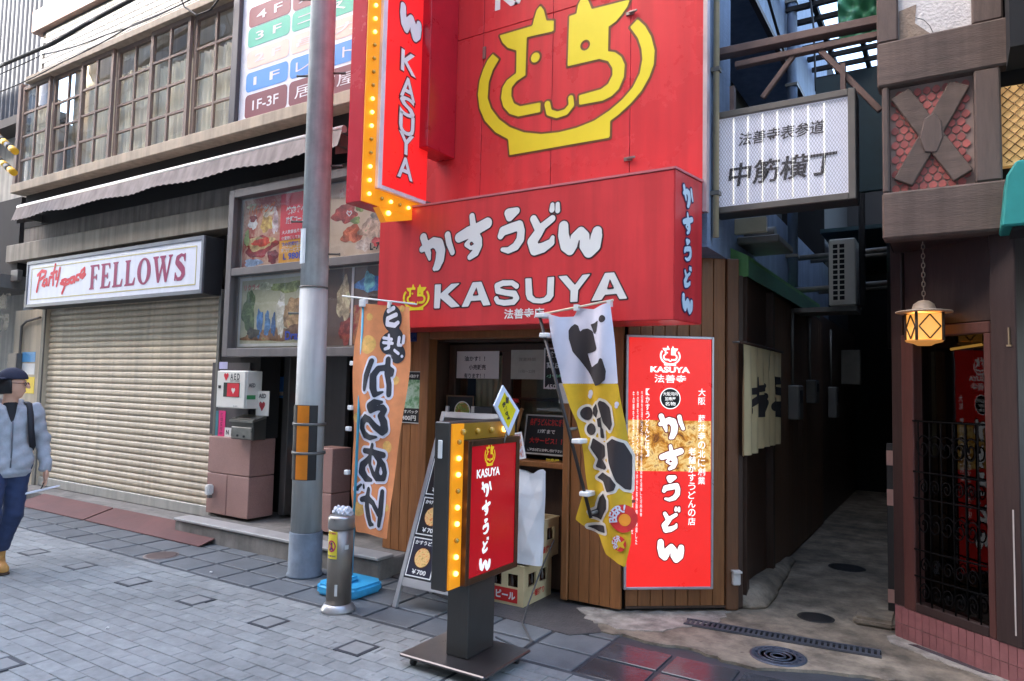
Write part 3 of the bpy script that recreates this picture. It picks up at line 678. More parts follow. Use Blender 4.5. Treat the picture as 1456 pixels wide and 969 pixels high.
for (fu_, fv_, fa, fb_, colr) in ((.5, .12, .46, .10, (150, 110, 76)), (.12, .5, .10, .34, (84, 104, 62)), (.8, .42, .18, .26, (172, 136, 92)), (.62, .45, .06, .36, (226, 222, 200)), (.7, .86, .26, .08, (150, 160, 96)), (.3, .9, .2, .06, (206, 208, 170)), (.3, .32, .05, .22, (70, 118, 170)), (.42, .30, .045, .2, (84, 130, 176)), (.52, .28, .035, .18, (60, 96, 140)), (.2, .16, .1, .08, (70, 66, 54)), (.84, .18, .12, .1, (110, 76, 50))):
    blot(B, [ell(bx0+fu_*BW, bz0_+fv_*BH, fa*BW, fb_*BH)], photo('fd%02x%02x%02x' % colr, [tuple(int(x*.35) for x in colr), tuple(int(x*.8) for x in colr), colr, tuple(min(255, int(x*1.2+20)) for x in colr), (colr[1], colr[0], colr[2])], 9), -.1165+.0003*len(B.children))
obj('border', MB().frame(FC, c0+bt+.025, cz0+bt+.025, cm-.055, cmz-.055, .03, -.1105, -.109), M('poster_frame_white', (214, 214, 206), .4), B)
obj('lettering', put(FC, 'リクライ', c0+bt+.22, cmz-.16, .06, -.1065, bold=.02), M('poster_pink', (216, 90, 110), .5), B)
obj('lettering', put(FC, 'Drax', cm-.25, cz0+bt+.13, .09, -.1065, bold=.03), mbl, B)
C_ = poster(cm+.05, cmz+.05, c1-.1, cz1-bt-.01, photo('food_cream', [(214, 190, 160), (228, 208, 182), (236, 220, 200)], 2), label='cream and red salad poster behind the pole')
for (px_, py_, rr2, colr) in ((478, 300, .16, (176, 70, 60)), (488, 330, .14, (206, 110, 80)), (493, 310, .06, (130, 150, 84)), (520, 320, .18, (196, 170, 150)), (528, 300, .10, (160, 150, 140)), (505, 345, .10, (226, 206, 190)), (524, 340, .07, (190, 60, 56)), (480, 268, .10, (240, 200, 180)), (500, 292, .06, (140, 160, 90))):
    q_ = FC.P(px_, py_); blot(C_, [ell(*q_, rr2, rr2*.6)], photo('fd%02x%02x%02x' % colr, [tuple(int(x*.35) for x in colr), tuple(int(x*.8) for x in colr), colr, tuple(min(255, int(x*1.2+20)) for x in colr), (colr[1], colr[0], colr[2])], 9), -.1165+.0003*len(C_.children))
obj('lettering', put(FC, 'L-710', FC.P(526, 356)[0], cmz+.13, .07, -.1065, bold=.03), mbk, C_)
obj('heart', ink(FC, topx([('S', [(93, 240, 2), (80, 222, 3), (84, 212, 3), (93, 218, 2), (102, 212, 3), (106, 222, 3), (93, 240, 2)])], FC, 460, 240, 3.73), -.1065, .006), ml, C_)
D_ = poster(cm+.05, cz0+bt+.02, c1-.1, cmz-.05, photo('shop_blue', [(96, 80, 76), (120, 96, 84), (84, 74, 80)], 2), label='poster of a blue-lit bar above a red room')
for (px_, py_, ra_, rb_, colr) in ((512, 402, .18, .07, (80, 140, 214)), (512, 398, .07, .09, (120, 200, 226)), (520, 425, .10, .05, (70, 44, 36)), (500, 440, .14, .05, (176, 120, 80)), (476, 425, .09, .2, (206, 186, 150)), (478, 470, .08, .12, (150, 60, 50))):
    q_ = FC.P(px_, py_); blot(D_, [ell(*q_, ra_, rb_)], photo('fd%02x%02x%02x' % colr, [tuple(int(x*.35) for x in colr), tuple(int(x*.8) for x in colr), colr, tuple(min(255, int(x*1.2+20)) for x in colr), (colr[1], colr[0], colr[2])], 9), -.1165+.0003*len(D_.children))
ux = FC.P(487, 430)[0]; obj('divider', MB().rect(FC, ux, cz0+bt+.02, ux+.03, cmz-.05, -.1105, -.108), ml, D_)
obj('panel', MB().rect(FC, ux+.04, cz0+bt+.03, c1-.1, cz0+bt+.40, -.1105, -.109), photo('room_red', [(120, 20, 26), (170, 40, 40), (200, 150, 100), (70, 20, 24)], 5), D_)
for (a, b, c, d) in ((c0+bt, cmz+.04, cm-.04, cz1-bt), (c0+bt, cz0+bt, cm-.04, cmz-.04), (cm+.04, cmz+.04, c1-bt, cz1-bt), (cm+.04, cz0+bt, c1-bt, cmz-.04)):
    obj('pane', MB().add([FC.pt(a, b, -.05), FC.pt(c, b, -.05), FC.pt(c, d, -.05), FC.pt(a, d, -.05)], [(0, 1, 2, 3)]), mPG, pc)

# ================================================================== NEXT BUILDING down the street
nb = thing('neighbour_building', 'pale building with corrugated upper wall at the far left edge', 'building', (-14, 5.4, 0))
obj('wall', MB().box(-20, XL0-.1, 5.3, 9, -.1, 5.6), M('pale_render', (186, 182, 174), .8, var=.12, streak=.3), nb)
mCor = M('corrugated_grey', (92, 94, 100), .5, metal=.5, streak=.2)
obj('corrugated_wall', MB().sheet(lambda u, v: (-20+8.3*u, 5.25+.03*math.sin(u*8.3*40), 5.7+4*v), 500, 2), mCor, nb)
obj('eave', MB().box(-20, -11.7, 5.0, 5.4, 5.58, 5.72), M('eave_dark', (74, 68, 64), .7), nb)
obj('downpipe', MB().tube([(-12.05, 5.2, 0), (-12.05, 5.2, 9)], .09, 12), M('pipe_white', (214, 216, 220), .4), nb)
obj('canopy', MB().box(-20, -11.85, 4.3, 5.3, 2.9, 3.1), M('canopy_grey', (128, 122, 116), .7, streak=.3), nb)
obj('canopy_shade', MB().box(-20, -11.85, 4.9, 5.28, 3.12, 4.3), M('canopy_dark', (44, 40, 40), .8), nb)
obj('signboard', MB().box(-12.6, -12.0, 4.6, 4.68, 2.1, 2.85), M('signboard_white', (224, 224, 218), .5), nb)
FN = FY(4.598)
obj('lettering', vput(FN, '串焼', FN.P(5, 415)[0], 2.8, 2.2, .16, .002, bold=.05), mbk, nb)
obj('lettering', vput(FN, '酒場', FN.P(12, 415)[0], 2.8, 2.2, .16, .002, bold=.05), mbk, nb)
# yellow and black guard on the far pole's stay
gs = thing('stay_guard', 'yellow and black striped stay guard slanting at the left edge', 'cable guard', (-11.9, 4.2, 3.6))
FGd = FY(4.2)
A3, B3 = p3(FGd, -22, 178), p3(FGd, 22, 216)
n = 8
for k in range(n):
    a = A3.lerp(B3, k/n); b = A3.lerp(B3, (k+1)/n)
    obj('band', MB().tube([a, b], .045, 10), M('guard_yellow', (226, 172, 30), .45) if k % 2 else M('guard_black', (34, 32, 30), .5), gs)
A4, B4 = p3(FGd, -22, 210), p3(FGd, 20, 246)
for k in range(n):
    a = A4.lerp(B4, k/n); b = A4.lerp(B4, (k+1)/n)
    obj('band', MB().tube([a, b], .045, 10), M('guard_yellow', (226, 172, 30)) if k % 2 else M('guard_black', (34, 32, 30)), gs)
obj('stay_wire', MB().tube([A3.lerp(B3, -3), A3], .012, 6), mPipe, gs); obj('stay_wire', MB().tube([A4.lerp(B4, -3), A4], .012, 6), mPipe, gs)

# two red-brown ramps up to the shutter
mRamp = M('ramp_rust', (112, 72, 66), .6, var=.16, scale=4, bump=.2, dirt=.2)
for k, (x0, x1, lab) in enumerate(((-9.95, -8.32, 'far reddish steel loading ramp against the shutter step'), (-8.28, -6.18, 'near reddish steel loading ramp at the granite pier'))):
    o = MB(); zt = .10; y0, y1 = 4.26, YL-.255
    o.add([(x0, y0, .012), (x1, y0, .012), (x1, y1, zt), (x0, y1, zt), (x0, y0, 0.004), (x1, y0, 0.004), (x1, y1, zt-.012), (x0, y1, zt-.012)], [(0, 1, 2, 3), (7, 6, 5, 4), (0, 4, 5, 1), (1, 5, 6, 2), (2, 6, 7, 3), (3, 7, 4, 0)])
    for q in (x0, x1-.02): o.box(q+.002, q+.018, y1-.06, y1-.03, .004, zt-.012)
    tag(obj('loading_ramp', o, mRamp), lab, 'ramp', 'ramps at the shutter')

# ================================================================== glyphs and emblem, traced once and reused
YS = 4.35; FSg = FY(YS)                                  # front of the big red box sign
YP = 4.75; FPn = FY(YP)                                  # the big red wall panel
ka = [('S', [(165, 605, 32), (230, 565, 45), (300, 525, 52), (355, 545, 62), (382, 620, 56), (370, 720, 54), (340, 800, 44), (312, 825, 26)]), ('S', [(182, 468, 42), (210, 560, 40), (240, 650, 34), (252, 715, 18)]), ('S', [(460, 440, 36), (475, 530, 36), (515, 640, 30)])]
su = [('S', [(592, 470, 52), (700, 412, 62), (800, 370, 60), (915, 305, 58)]), ('S', [(740, 225, 32), (752, 320, 36), (770, 420, 48), (805, 500, 54), (815, 560, 44), (780, 640, 44), (715, 695, 30)]), ('S', [(800, 490, 40), (725, 505, 32), (676, 550, 26), (725, 588, 22), (785, 570, 28)]), ('H', 733, 541, 24)]
uu = [('S', [(195, 200, 46), (215, 250, 48), (300, 175, 40), (205, 195, 46)]), ('S', [(105, 480, 38), (135, 420, 52), (230, 385, 56), (330, 350, 55), (355, 420, 48), (345, 520, 50), (290, 605, 48), (200, 655, 36), (125, 645, 22)])]
do = [('S', [(505, 272, 42), (550, 360, 48), (572, 410, 48)]), ('S', [(735, 268, 40), (620, 360, 44), (560, 450, 58), (490, 550, 62), (520, 650, 62), (620, 622, 58), (720, 560, 44), (738, 500, 26)]), ('S', [(735, 100, 26), (730, 160, 34)]), ('S', [(800, 92, 26), (800, 172, 30)])]
nn = [('S', [(872, 360, 60), (870, 470, 68), (900, 600, 70), (950, 650, 60), (990, 600, 50), (1010, 500, 58), (1080, 430, 58), (1130, 480, 58), (1125, 600, 62), (1180, 668, 72), (1250, 600, 74), (1272, 480, 72), (1280, 425, 60)])]
KASU = [topx(ka, FSg, 580, 280, 8.073), topx(su, FSg, 580, 280, 8.073), topx(uu, FSg, 700, 280, 8.565), topx(do, FSg, 700, 280, 8.565), topx(nn, FSg, 700, 280, 8.565)]
def fit(sh, u, v, h, w_=None):
    x0, y0, x1, y1 = bbox(sh); k = h/(y1-y0); kx = k if w_ is None else w_/(x1-x0)
    return xf(sh, (x0+x1)/2, (y0+y1)/2, k, kx, u, v)
logo = [('P', [(280, 340), (245, 400), (222, 470), (215, 560), (235, 620), (280, 680), (340, 725), (420, 755), (520, 765), (620, 755), (720, 730), (820, 690), (910, 630), (980, 570), (1040, 500), (1080, 420), (1095, 340), (1090, 280), (1070, 220), (1025, 158), (1068, 112), (1110, 150), (1145, 210), (1165, 290), (1160, 370), (1135, 440), (1090, 520), (1030, 590), (960, 655), (912, 690), (910, 785), (340, 885), (333, 795), (260, 755), (200, 690), (170, 620), (160, 540), (170, 460), (190, 400), (215, 345), (245, 310)]),
        ('P', [(283, 205), (470, 150), (480, 110), (495, 60), (515, 35), (535, 60), (550, 120), (592, 120), (590, 180), (438, 215), (430, 432), (380, 465), (352, 500), (350, 550), (365, 590), (400, 607), (517, 585), (515, 640), (390, 665), (340, 650), (305, 610), (292, 560), (300, 500), (325, 460), (378, 418), (380, 290), (330, 275), (300, 245)]),
        ('P', [(680, 95), (720, 82), (730, 30), (745, 0), (765, -25), (785, 0), (808, 55), (1025, 0), (1010, 40), (975, 90), (945, 125), (903, 155), (900, 295), (940, 300), (975, 325), (995, 370), (990, 440), (960, 510), (920, 550), (870, 575), (735, 600), (735, 545), (860, 510), (900, 480), (925, 430), (925, 390), (900, 350), (850, 338), (670, 380)]),
        ('C', 487, 330, 28), ('H', 770, 260, 30), ('S', [(555, 595, 17), (565, 642, 17), (610, 656, 17), (660, 640, 17), (692, 600, 16), (688, 560, 15)])]
LOGO = topx(logo, FPn, 640, 0, 4)
def vkasu(fr, u, v1, v0, w_, n, step, mat, parent, grow=0., outline=None, mats=None):
    """the five brush kana written downwards"""
    mb = MB(); mo = MB(); st = (v1-v0)/5
    for i, g_ in enumerate(KASU):
        x0, y0, x1, y1 = bbox(g_); h = st*(.84 if i != 4 else .76); w2 = min(w_, h*(x1-x0)/(y1-y0)*1.05)
        if i == 4: w2 = w_
        q = fit(g_, u, v1-st*(i+.5), h, w2)
        if outline: ink(fr, q, n-.002, step, outline, mo)
        ink(fr, q, n, step, grow, mb)
    if outline: obj('lettering_outline', mo, mats, parent)
    return obj('lettering', mb, mat, parent)

# ================================================================== UDON SHOP building
mRed = M('sign_red', (218, 60, 62), .32, var=.08, scale=2, streak=.16)
mRedP = M('panel_red', (224, 60, 62), .28, var=.07, scale=1.5, streak=.14)
mRedDk = M('sign_red_side', (168, 26, 40), .35, var=.05)
mInk = M('outline_dark', (62, 40, 40), .5)
mWh = M('lettering_white', (232, 230, 224), .4, var=.03)
mYel = M('emblem_yellow', (238, 218, 40), .4, var=.03)
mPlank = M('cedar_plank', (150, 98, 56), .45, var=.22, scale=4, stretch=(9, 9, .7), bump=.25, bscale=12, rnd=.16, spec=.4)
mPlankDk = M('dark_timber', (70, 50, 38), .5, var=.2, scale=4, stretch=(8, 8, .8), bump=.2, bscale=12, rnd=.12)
US = thing('udon_shop', 'narrow udon shop with red upper wall and cedar plank front at the alley corner', 'building', (-3, 4.8, 0))
xr = FPn.P(1000, 120)[0]; xl = -4.02; zp0 = 2.85
obj('core', MB().box(-4.3, -2.62, YP+.06, 9, 2.6, 11), mRedDk, US)
obj('core', MB().box(-4.3, -1.62, 5.9, 9, 0, 2.6), mDark, US)
seams = [xl]+[FPn.P(x, 120)[0] for x in (686, 785, 896)]+[xr]
zs_ = FPn.P(690, 47)[1]
for i in range(4):
    for (a, b) in ((zp0, zs_-.003), (zs_+.003, 8.5)):
        obj('wall_panel', MB().rect(FPn, seams[i]+.0025, a, seams[i+1]-.0025, b, -.05, 0), mRedP, US, bevel=.002)
obj('panel_edge', MB().rect(FPn, xr+.001, zp0, xr+.03, 8.5, -.05, .012), M('panel_trim', (190, 170, 168), .4, metal=.3), US)
for (px, py) in ((897, 20), (894, 227)):
    u, v = FPn.P(px, py)
    obj('latch', MB().rect(FPn, u-.035, v-.014, u+.03, v+.014, .001, .018).rect(FPn, u-.005, v-.006, u+.06, v+.01, .019, .032), M('latch_steel', (150, 140, 132), .35, metal=.9), US, bevel=.003)
obj('hinge', MB().rect(FPn, *FPn.R(687.5, 68, 691, 84), .001, .012), M('latch_steel', (150, 140, 132)), US)
em = thing('wall_emblem', 'huge yellow smiling pot emblem outlined in brown on the red wall', 'emblem', (FPn.P(800, 120)[0], YP, 3.6))
obj('outline', ink(FPn, LOGO, .003, .012, .017), M('emblem_brown', (112, 66, 30), .5), em)
obj('figure', ink(FPn, LOGO, .006, .012), mYel, em)
ua, va = FPn.P(704, 17); ub = FPn.P(905, -45)[0]
obj('lettering', put(FPn, 'KASUYA', (ua+ub)/2, va+.13, .26, .004, bold=.03, width=ub-ua), mWh, em)

# the big red box sign over the opening
s0, s1 = FSg.P(538, 380)[0], FSg.P(959, 350)[0]; sz0, sz1 = 2.066, 3.052
xb = FY(YP).P(999, 350)[0]
bs = thing('box_sign', 'big red box sign with white brush kana and KASUYA over the shopfront', 'sign', ((s0+s1)/2, 4.5, sz0))
plan = [(s0, YS), (s1, YS), (xb, YP-.01), (s0, YP-.01)]
obj('box', MB().prism(GROUND, plan, sz0, sz1), mRed, bs, bevel=.006, seg=2)
obj('top_flashing', MB().prism(GROUND, [(s0-.004, YS-.006), (s1+.006, YS-.006), (xb+.008, YP-.012), (s0-.004, YP-.012)], sz1+.001, sz1+.016), M('flashing_pink', (196, 110, 112), .4, var=.1), bs)
mo, mw = MB(), MB()
for g_ in KASU: ink(FSg, g_, .0025, .007, .010, mo); ink(FSg, g_, .005, .007, 0, mw)
obj('lettering_outline', mo, mInk, bs); obj('lettering', mw, mWh, bs)
KA = [('P', [(85, 287), (92, 122), (134, 120), (131, 185), (205, 117), (265, 112), (180, 188), (265, 272), (205, 280), (130, 215), (124, 285)]),
      ('P', [(275, 277), (352, 106), (412, 102), (475, 262), (425, 267), (408, 230), (340, 235), (322, 273)]),
      ('S', [(655, 132, 18), (625, 110, 16), (560, 112, 18), (520, 130, 19), (525, 165, 19), (580, 178, 18), (640, 185, 20), (655, 215, 20), (635, 242, 18), (570, 248, 18), (525, 240, 16), (515, 220, 17)]),
      ('P', [(715, 80), (757, 78), (765, 195), (785, 215), (815, 218), (845, 212), (865, 190), (870, 72), (915, 68), (910, 200), (885, 235), (830, 252), (770, 248), (730, 225), (718, 190)]),
      ('P', [(943, 65), (1000, 60), (1058, 125), (1110, 55), (1165, 48), (1080, 160), (1075, 240), (1025, 243), (1028, 165)]),
      ('P', [(1170, 235), (1265, 42), (1328, 38), (1418, 218), (1365, 222), (1345, 185), (1265, 192), (1240, 228)])]
Ah = [[('P', [(352, 200), (395, 197), (380, 140)])], [('P', [(1278, 155), (1330, 150), (1300, 80)])]]
KAU = topx(KA, FSg, 600, 380, 4.853)
obj('lettering_outline', ink(FSg, KAU, .0025, .007, .009), mInk, bs); obj('lettering', ink(FSg, KAU, .005, .007), mWh, bs)
for h in Ah:
    hs_ = topx(h, FSg, 600, 380, 4.853)
    obj('letter_counter', ink(FSg, hs_, .0075, .007), mInk, bs); obj('letter_counter', ink(FSg, hs_, .010, .006, -.009), mRed, bs)
obj('lettering', put(FSg, '法善寺店', FSg.P(745, 446)[0], FSg.P(745, 446)[1], .075, .004, bold=.02, width=.34), mWh, bs)
lg = fit(LOGO, FSg.P(592, 423)[0], FSg.P(592, 423)[1], .21)
obj('emblem', ink(FSg, lg, .004, .004, .0015), mYel, bs)
dS = Vector((xb-s1, YP-.01-YS, 0)); FSd = Frame((s1, YS, 0), dS)
vkasu(FSd, dS.length*.44, sz1-.06, sz0+.03, .15, .006, .007, M('side_white', (206, 222, 232), .4), bs, outline=.010, mats=M('outline_navy', (40, 44, 84), .5))

# cedar front: planks one by one
FW = FY(4.80)
def planks(fr, u0, u1, v0, v1, w_=.092, n0=-.03, n1=0., mat=None, parent=None):
    k = max(1, round((u1-u0)/w_)); d = (u1-u0)/k
    for i in range(k): obj('plank', MB().rect(fr, u0+i*d+.0018, v0, u0+(i+1)*d-.0018, v1+.0, n0, n1+random.uniform(-.0012, .0012)), mat or mPlank, parent or US, bevel=.003)
oL, oR, oT = FW.P(610, 560)[0], FW.P(803, 560)[0], FW.P(700, 481)[1]
planks(FW, -4.33, oL-.10, .16, 2.2); planks(FW, oR+.06, -2.045, .035, 2.2)
obj('jamb', MB().rect(FW, oL-.095, .03, oL, oT+.12, -.10, .02), mPlank, US, bevel=.006)
obj('jamb', MB().rect(FW, oR, .03, oR+.055, oT, -.40, .02), mPlank, US, bevel=.006)
obj('lintel', MB().rect(FW, oL+.002, oT, oR+.055, oT+.115, -.10, .022), mPlank, US, bevel=.006)
obj('wall_above', MB().rect(FW, -4.33, oT+.12, -2.045, 2.9, -.12, -.031), mDark, US)
FCh = Frame((-2.04, 4.872, 0), (.67, .525, 0)); Lc = math.hypot(.67, .525)
planks(FCh, .0, Lc-.10, .03, 2.62, .098)
obj('plinth_board', MB().rect(FCh, .0, .03, Lc-.02, .045, .001, .012), mPlankDk, US)
obj('corner_post', MB().rect(FCh, Lc-.095, .012, Lc, 2.62, -.1, .02), M('corner_post', (116, 78, 50), .5, var=.2, stretch=(9, 9, .7), bump=.2), US, bevel=.008)
obj('corner_edge', MB().rect(FCh, Lc+.002, .012, Lc+.05, 2.5, -.12, -.02), mPlankDk, US, bevel=.004)
obj('corner_core', MB().prism(GROUND, [(-2.5, 4.85), (-2.03, 4.91), (-1.40, 5.42), (-1.45, 5.9), (-2.5, 5.9)], .01, 2.62), mDark, US)
# opening with counter, sliding windows and a dim room
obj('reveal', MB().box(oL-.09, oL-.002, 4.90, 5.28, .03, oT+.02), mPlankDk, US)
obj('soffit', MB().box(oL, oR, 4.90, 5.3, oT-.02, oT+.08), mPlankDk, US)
YB = 5.06; FBk = FY(YB)
czt = FW.P(785, 660)[1]
ct = obj('counter', MB().box(oL+.002, oR-.002, 4.86, 5.055, czt-.045, czt), mPlank, US, bevel=.006)
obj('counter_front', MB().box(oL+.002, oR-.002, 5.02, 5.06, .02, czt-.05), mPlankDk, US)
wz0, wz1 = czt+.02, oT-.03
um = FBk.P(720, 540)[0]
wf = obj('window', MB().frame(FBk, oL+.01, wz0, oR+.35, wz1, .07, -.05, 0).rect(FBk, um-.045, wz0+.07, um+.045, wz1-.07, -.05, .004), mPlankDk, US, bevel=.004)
mSG = glass('shop_glass', (210, 214, 210), .05)
for a, b in ((oL+.08, um-.045), (um+.045, oR+.28)):
    obj('pane', MB().add([FBk.pt(a, wz0+.07, -.02), FBk.pt(b, wz0+.07, -.02), FBk.pt(b, wz1-.07, -.02), FBk.pt(a, wz1-.07, -.02)], [(0, 1, 2, 3)]), mSG, wf)
obj('blind', MB().sheet(lambda u, v: FBk.pt(oL+.28+(um-oL-.33)*u, wz0+.1+(wz1-wz0-.2)*v, -.045+.008*math.sin(u*30)), 30, 2), M('blind_beige', (206, 192, 162), .8), US)
obj('shelf_back', MB().rect(FBk, um+.03, wz0, oR+.35, wz1, -.3, -.2), M('room_back', (176, 164, 136), .8, var=.3, scale=5), US)
obj('room_shelf', MB().rect(FBk, um+.05, wz0+.45, oR+.34, wz0+.475, -.2, -.06), mPlankDk, US)
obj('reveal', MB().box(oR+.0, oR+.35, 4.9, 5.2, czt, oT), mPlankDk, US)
obj('address_plate', MB().rect(FW, *FW.R(580, 470, 593, 486), .004, .012), M('plate_blue', (40, 60, 120), .3), US)

# ================================================================== GREY-BLUE BUILDING along the alley
mBlue = M('bluegrey_render', (124, 138, 160), .8, var=.14, scale=4, bump=.6, bscale=60, streak=.2)
GB = thing('alley_building', 'blue-grey rendered building rising along the left of the alley', 'building', (-1.6, 7, 2.5))
XA = -1.44; FXA = FX(XA)
yb_, zb_ = FXA.P(1140, 135)
obj('wall', MB().box(-2.6, XA, YP+.08, 5.42, 2.62, 9), mBlue, GB)
obj('wall', MB().box(-2.4, XA, 5.425, 10.5, zb_, 6.6), mBlue, GB)
obj('wall', MB().box(-2.4, XA, 5.425, 10.5, 2.55, 3.35), mBlue, GB)
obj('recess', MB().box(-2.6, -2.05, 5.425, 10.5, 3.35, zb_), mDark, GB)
obj('edge_trim', MB().box(XA-.02, XA+.03, 5.43, 10.5, zb_-.05, zb_-.002), mPlankDk, GB)
for yy, r in ((4.92, .022), (7.6, .05)):
    obj('downpipe', MB().tube([(XA+r+.012, yy, 2.7), (XA+r+.012, yy, 9)], r, 10), M('pipe_beige', (188, 172, 140), .5, streak=.15) if yy < 5 else mBlue, GB)
    for z in (3.0, 3.9, 4.8, 5.7): obj('pipe_clip', MB().box(XA+.001, XA+2*r+.02, yy-r-.008, yy+r+.008, z, z+.03), mRail, GB)
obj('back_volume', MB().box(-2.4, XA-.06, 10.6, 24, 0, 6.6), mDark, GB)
# ground-floor boards along the alley
FXB = FX(-1.375)
obj('boards', MB().box(-1.6, -1.40, 5.5, 24, 0, 2.6), mPlankDk, GB)
planks(FXB, 6.55, 9.5, .02, 2.5, .14, -.02, 0, M('alley_board', (108, 80, 58), .55, var=.2, rnd=.12, stretch=(8, 8, .8)), GB)
obj('alley_post', MB().box(-1.40, -1.33, 5.50, 5.58, 0, 2.5), mPlankDk, GB); obj('alley_post', MB().box(-1.40, -1.34, 6.48, 6.55, 0, 2.5), mPlankDk, GB)
mt_ = M('meter_grey', (100, 98, 92), .5, var=.1)
for (y, z, hh3) in ((7.3, 1.35, .34), (8.3, 1.5, .26), (9.9, 1.3, .4)):
    o = obj('meter_box', MB().box(-1.375, -1.27, y, y+.24, z, z+hh3), mt_, GB, bevel=.012); obj('meter_glass', MB().box(-1.269, -1.266, y+.05, y+.19, z+hh3*.5, z+hh3*.85), mDark, o)
    obj('conduit', MB().tube([(-1.35, y+.12, z+hh3), (-1.35, y+.12, 2.45)], .014, 8), mRail, GB)
obj('lamp_sign', MB().box(-1.375, -1.12, 11.2, 11.3, 1.75, 2.25), M('dim_sign', (120, 116, 104), .5), GB, bevel=.01)
# green canopy on the corner
mGrn = M('canopy_green', (96, 150, 88), .55, var=.12, streak=.2)
FK = FY(5.44)
k1 = FK.P(1004, 338); k2 = FK.P(1064, 364); k3 = FK.P(1064, 393); k4 = FK.P(1004, 397)
gc = thing('green_canopy', 'green canopy running back along the alley wall above the noren', 'canopy', (-1.3, 6, 2.5))
poly = [k1, k2, k3, (k4[0], k3[1])]
obj('front_panel', MB().prism(FK, poly, -.02, 0), mGrn, gc)
obj('cover', MB().prism(FK, [k1, k2, (k2[0], k2[1]-.03), (k1[0], k1[1]-.03)], -3.4, -.021), mGrn, gc)
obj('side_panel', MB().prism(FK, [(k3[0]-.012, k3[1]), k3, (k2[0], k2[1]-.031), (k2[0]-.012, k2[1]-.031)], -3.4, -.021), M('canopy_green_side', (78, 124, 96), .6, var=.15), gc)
# alley roof, cross pieces and far end
rf = thing('alley_roof', 'makeshift dark roof and lattice closing the alley overhead', 'roof', (-.9, 9, 4.2))
obj('sheet', MB().box(-1.44, -.30, 9.8, 13.2, 3.7, 3.75), M('roof_teal', (34, 62, 66), .5), rf)
obj('fascia', MB().box(-1.0, -.30, 6.6, 6.66, 3.35, 4.42), M('fascia_teal', (30, 58, 64), .5, var=.2), rf)
for i in range(9):
    obj('batten', MB().box(-1.43, -.3, 6.9+i*.32, 6.95+i*.32, 5.6, 5.65), mDark, rf)
for x in (-1.2, -.85, -.5): obj('rafter', MB().box(x, x+.05, 6.6, 10, 5.655, 5.72), mDark, rf)
obj('end_wall', MB().box(-1.5, -.1, 13.2, 13.4, 0, 7), mDark, rf)
for (z, y) in ((3.1, 8.2), (3.2, 9.0), (2.9, 9.6), (2.7, 7.9)): obj('cross_pipe', MB().tube([(-1.43, y, z), (-.33, y+.1, z+.05)], .03, 8), mRail, rf)
tp = thing('green_tarp', 'crumpled green tarpaulin hanging over the alley top', 'tarp', (-.7, 6.3, 4.6))
FT = FY(6.4)
c1_, c2_, c3_, c4_ = FT.P(1192, -40), FT.P(1258, -40), FT.P(1258, 52), FT.P(1193, 62)
def tarp(u, v):
    a = Vector(c4_).lerp(Vector(c3_), u); b = Vector(c1_).lerp(Vector(c2_), u); q = a.lerp(b, v)
    return FT.pt(q.x, q.y, .05*math.sin(7*u+3*v)+.03*math.sin(17*u-11*v)+.02*math.sin(29*v+5*u))
obj('sheet', MB().sheet(tarp, 24, 24), M('tarp_green', (74, 138, 96), .5, var=.25, scale=5), tp)

# ================================================================== HALF-TIMBERED BUILDING on the right
YR = 4.92; FRt = FY(YR)
TB = thing('timbered_building', 'dark half-timbered building with red mosaic panels right of the alley', 'building', (1, 5.4, 0))
mBeam = M('weathered_beam', (104, 86, 76), .75, var=.25, scale=3, stretch=(1.2, 9, 9), bump=.3, bscale=22, streak=.3)
mPost = M('weathered_post', (98, 82, 74), .75, var=.22, scale=3, stretch=(9, 9, 1.2), bump=.3, bscale=22)
xw0 = FRt.P(1254, 200)[0]; xw1 = 6.0
zB0 = FRt.P(1340, 336)[1]; zB1 = FRt.P(1340, 268)[1]; zM0 = FRt.P(1320, 116)[1]; zM1 = FRt.P(1320, 52)[1]
obj('core', MB().box(xw0+.02, xw1, YR+.06, 10, zB0+.02, 5.0), mDark, TB)
obj('side_wall', MB().box(xw0-.0, xw0+.02, YR+.1, 10, zB0+.3, 5.0), mDark, TB)
obj('beam', MB().rect(FRt, xw0, zB0, 1.1, zB1, -.1, .05), mBeam, TB, bevel=.012)
obj('beam', MB().rect(FRt, xw0-.02, zM0, 1.1, zM1, -.1, .05), mBeam, TB, bevel=.012)
xa_, xb2 = FRt.P(1265, 200)[0], FRt.P(1386, 200)[0]; xc = FRt.P(1424, 200)[0]
obj('post', MB().rect(FRt, xw0+.004, zB1+.002, xa_, zM0-.002, -.1, .04), mPost, TB, bevel=.01)
obj('post', MB().rect(FRt, xb2, zB1+.002, xc, zM0-.002, -.1, .045), mPost, TB, bevel=.01)
# fish-scale mosaic: each tile a piece
mMos = M('mosaic_red', (172, 92, 84), .5, var=.25, scale=12, rnd=.14)
mp_ = obj('mosaic_panel', MB().rect(FRt, xa_+.002, zB1+.003, xb2-.002, zM0-.003, -.08, -.022), M('mosaic_grout', (150, 130, 120), .9), TB)
ms = .05; tmz = MB().prism(Frame((0, 0, 0), (1, 0, 0)), [(-.022, .004), (-.018, -.012), (0, -.024), (.018, -.012), (.022, .004), (.012, .02), (0, .027), (-.012, .02)], 0, .008).mesh('mosaic_tile'); tmz.materials.append(mMos)
rr_ = 0; z = zB1+.03
while z < zM0-.02:
    x = xa_+.03+(ms/2 if rr_ % 2 else 0)
    while x < xb2-.02:
        o = link('mosaic_tile', tmz, None, mp_); o.location = (x, YR+.0215, z); x += ms
    z += .046; rr_ += 1
def bar(fr, a, b, w_, n0, n1):
    a, b = Vector(a), Vector(b); d = (b-a).normalized(); q = Vector((-d.y, d.x))*w_/2
    return MB().prism(fr, [tuple(a+q), tuple(a-q), tuple(b-q), tuple(b+q)], n0, n1)
hs1 = .115
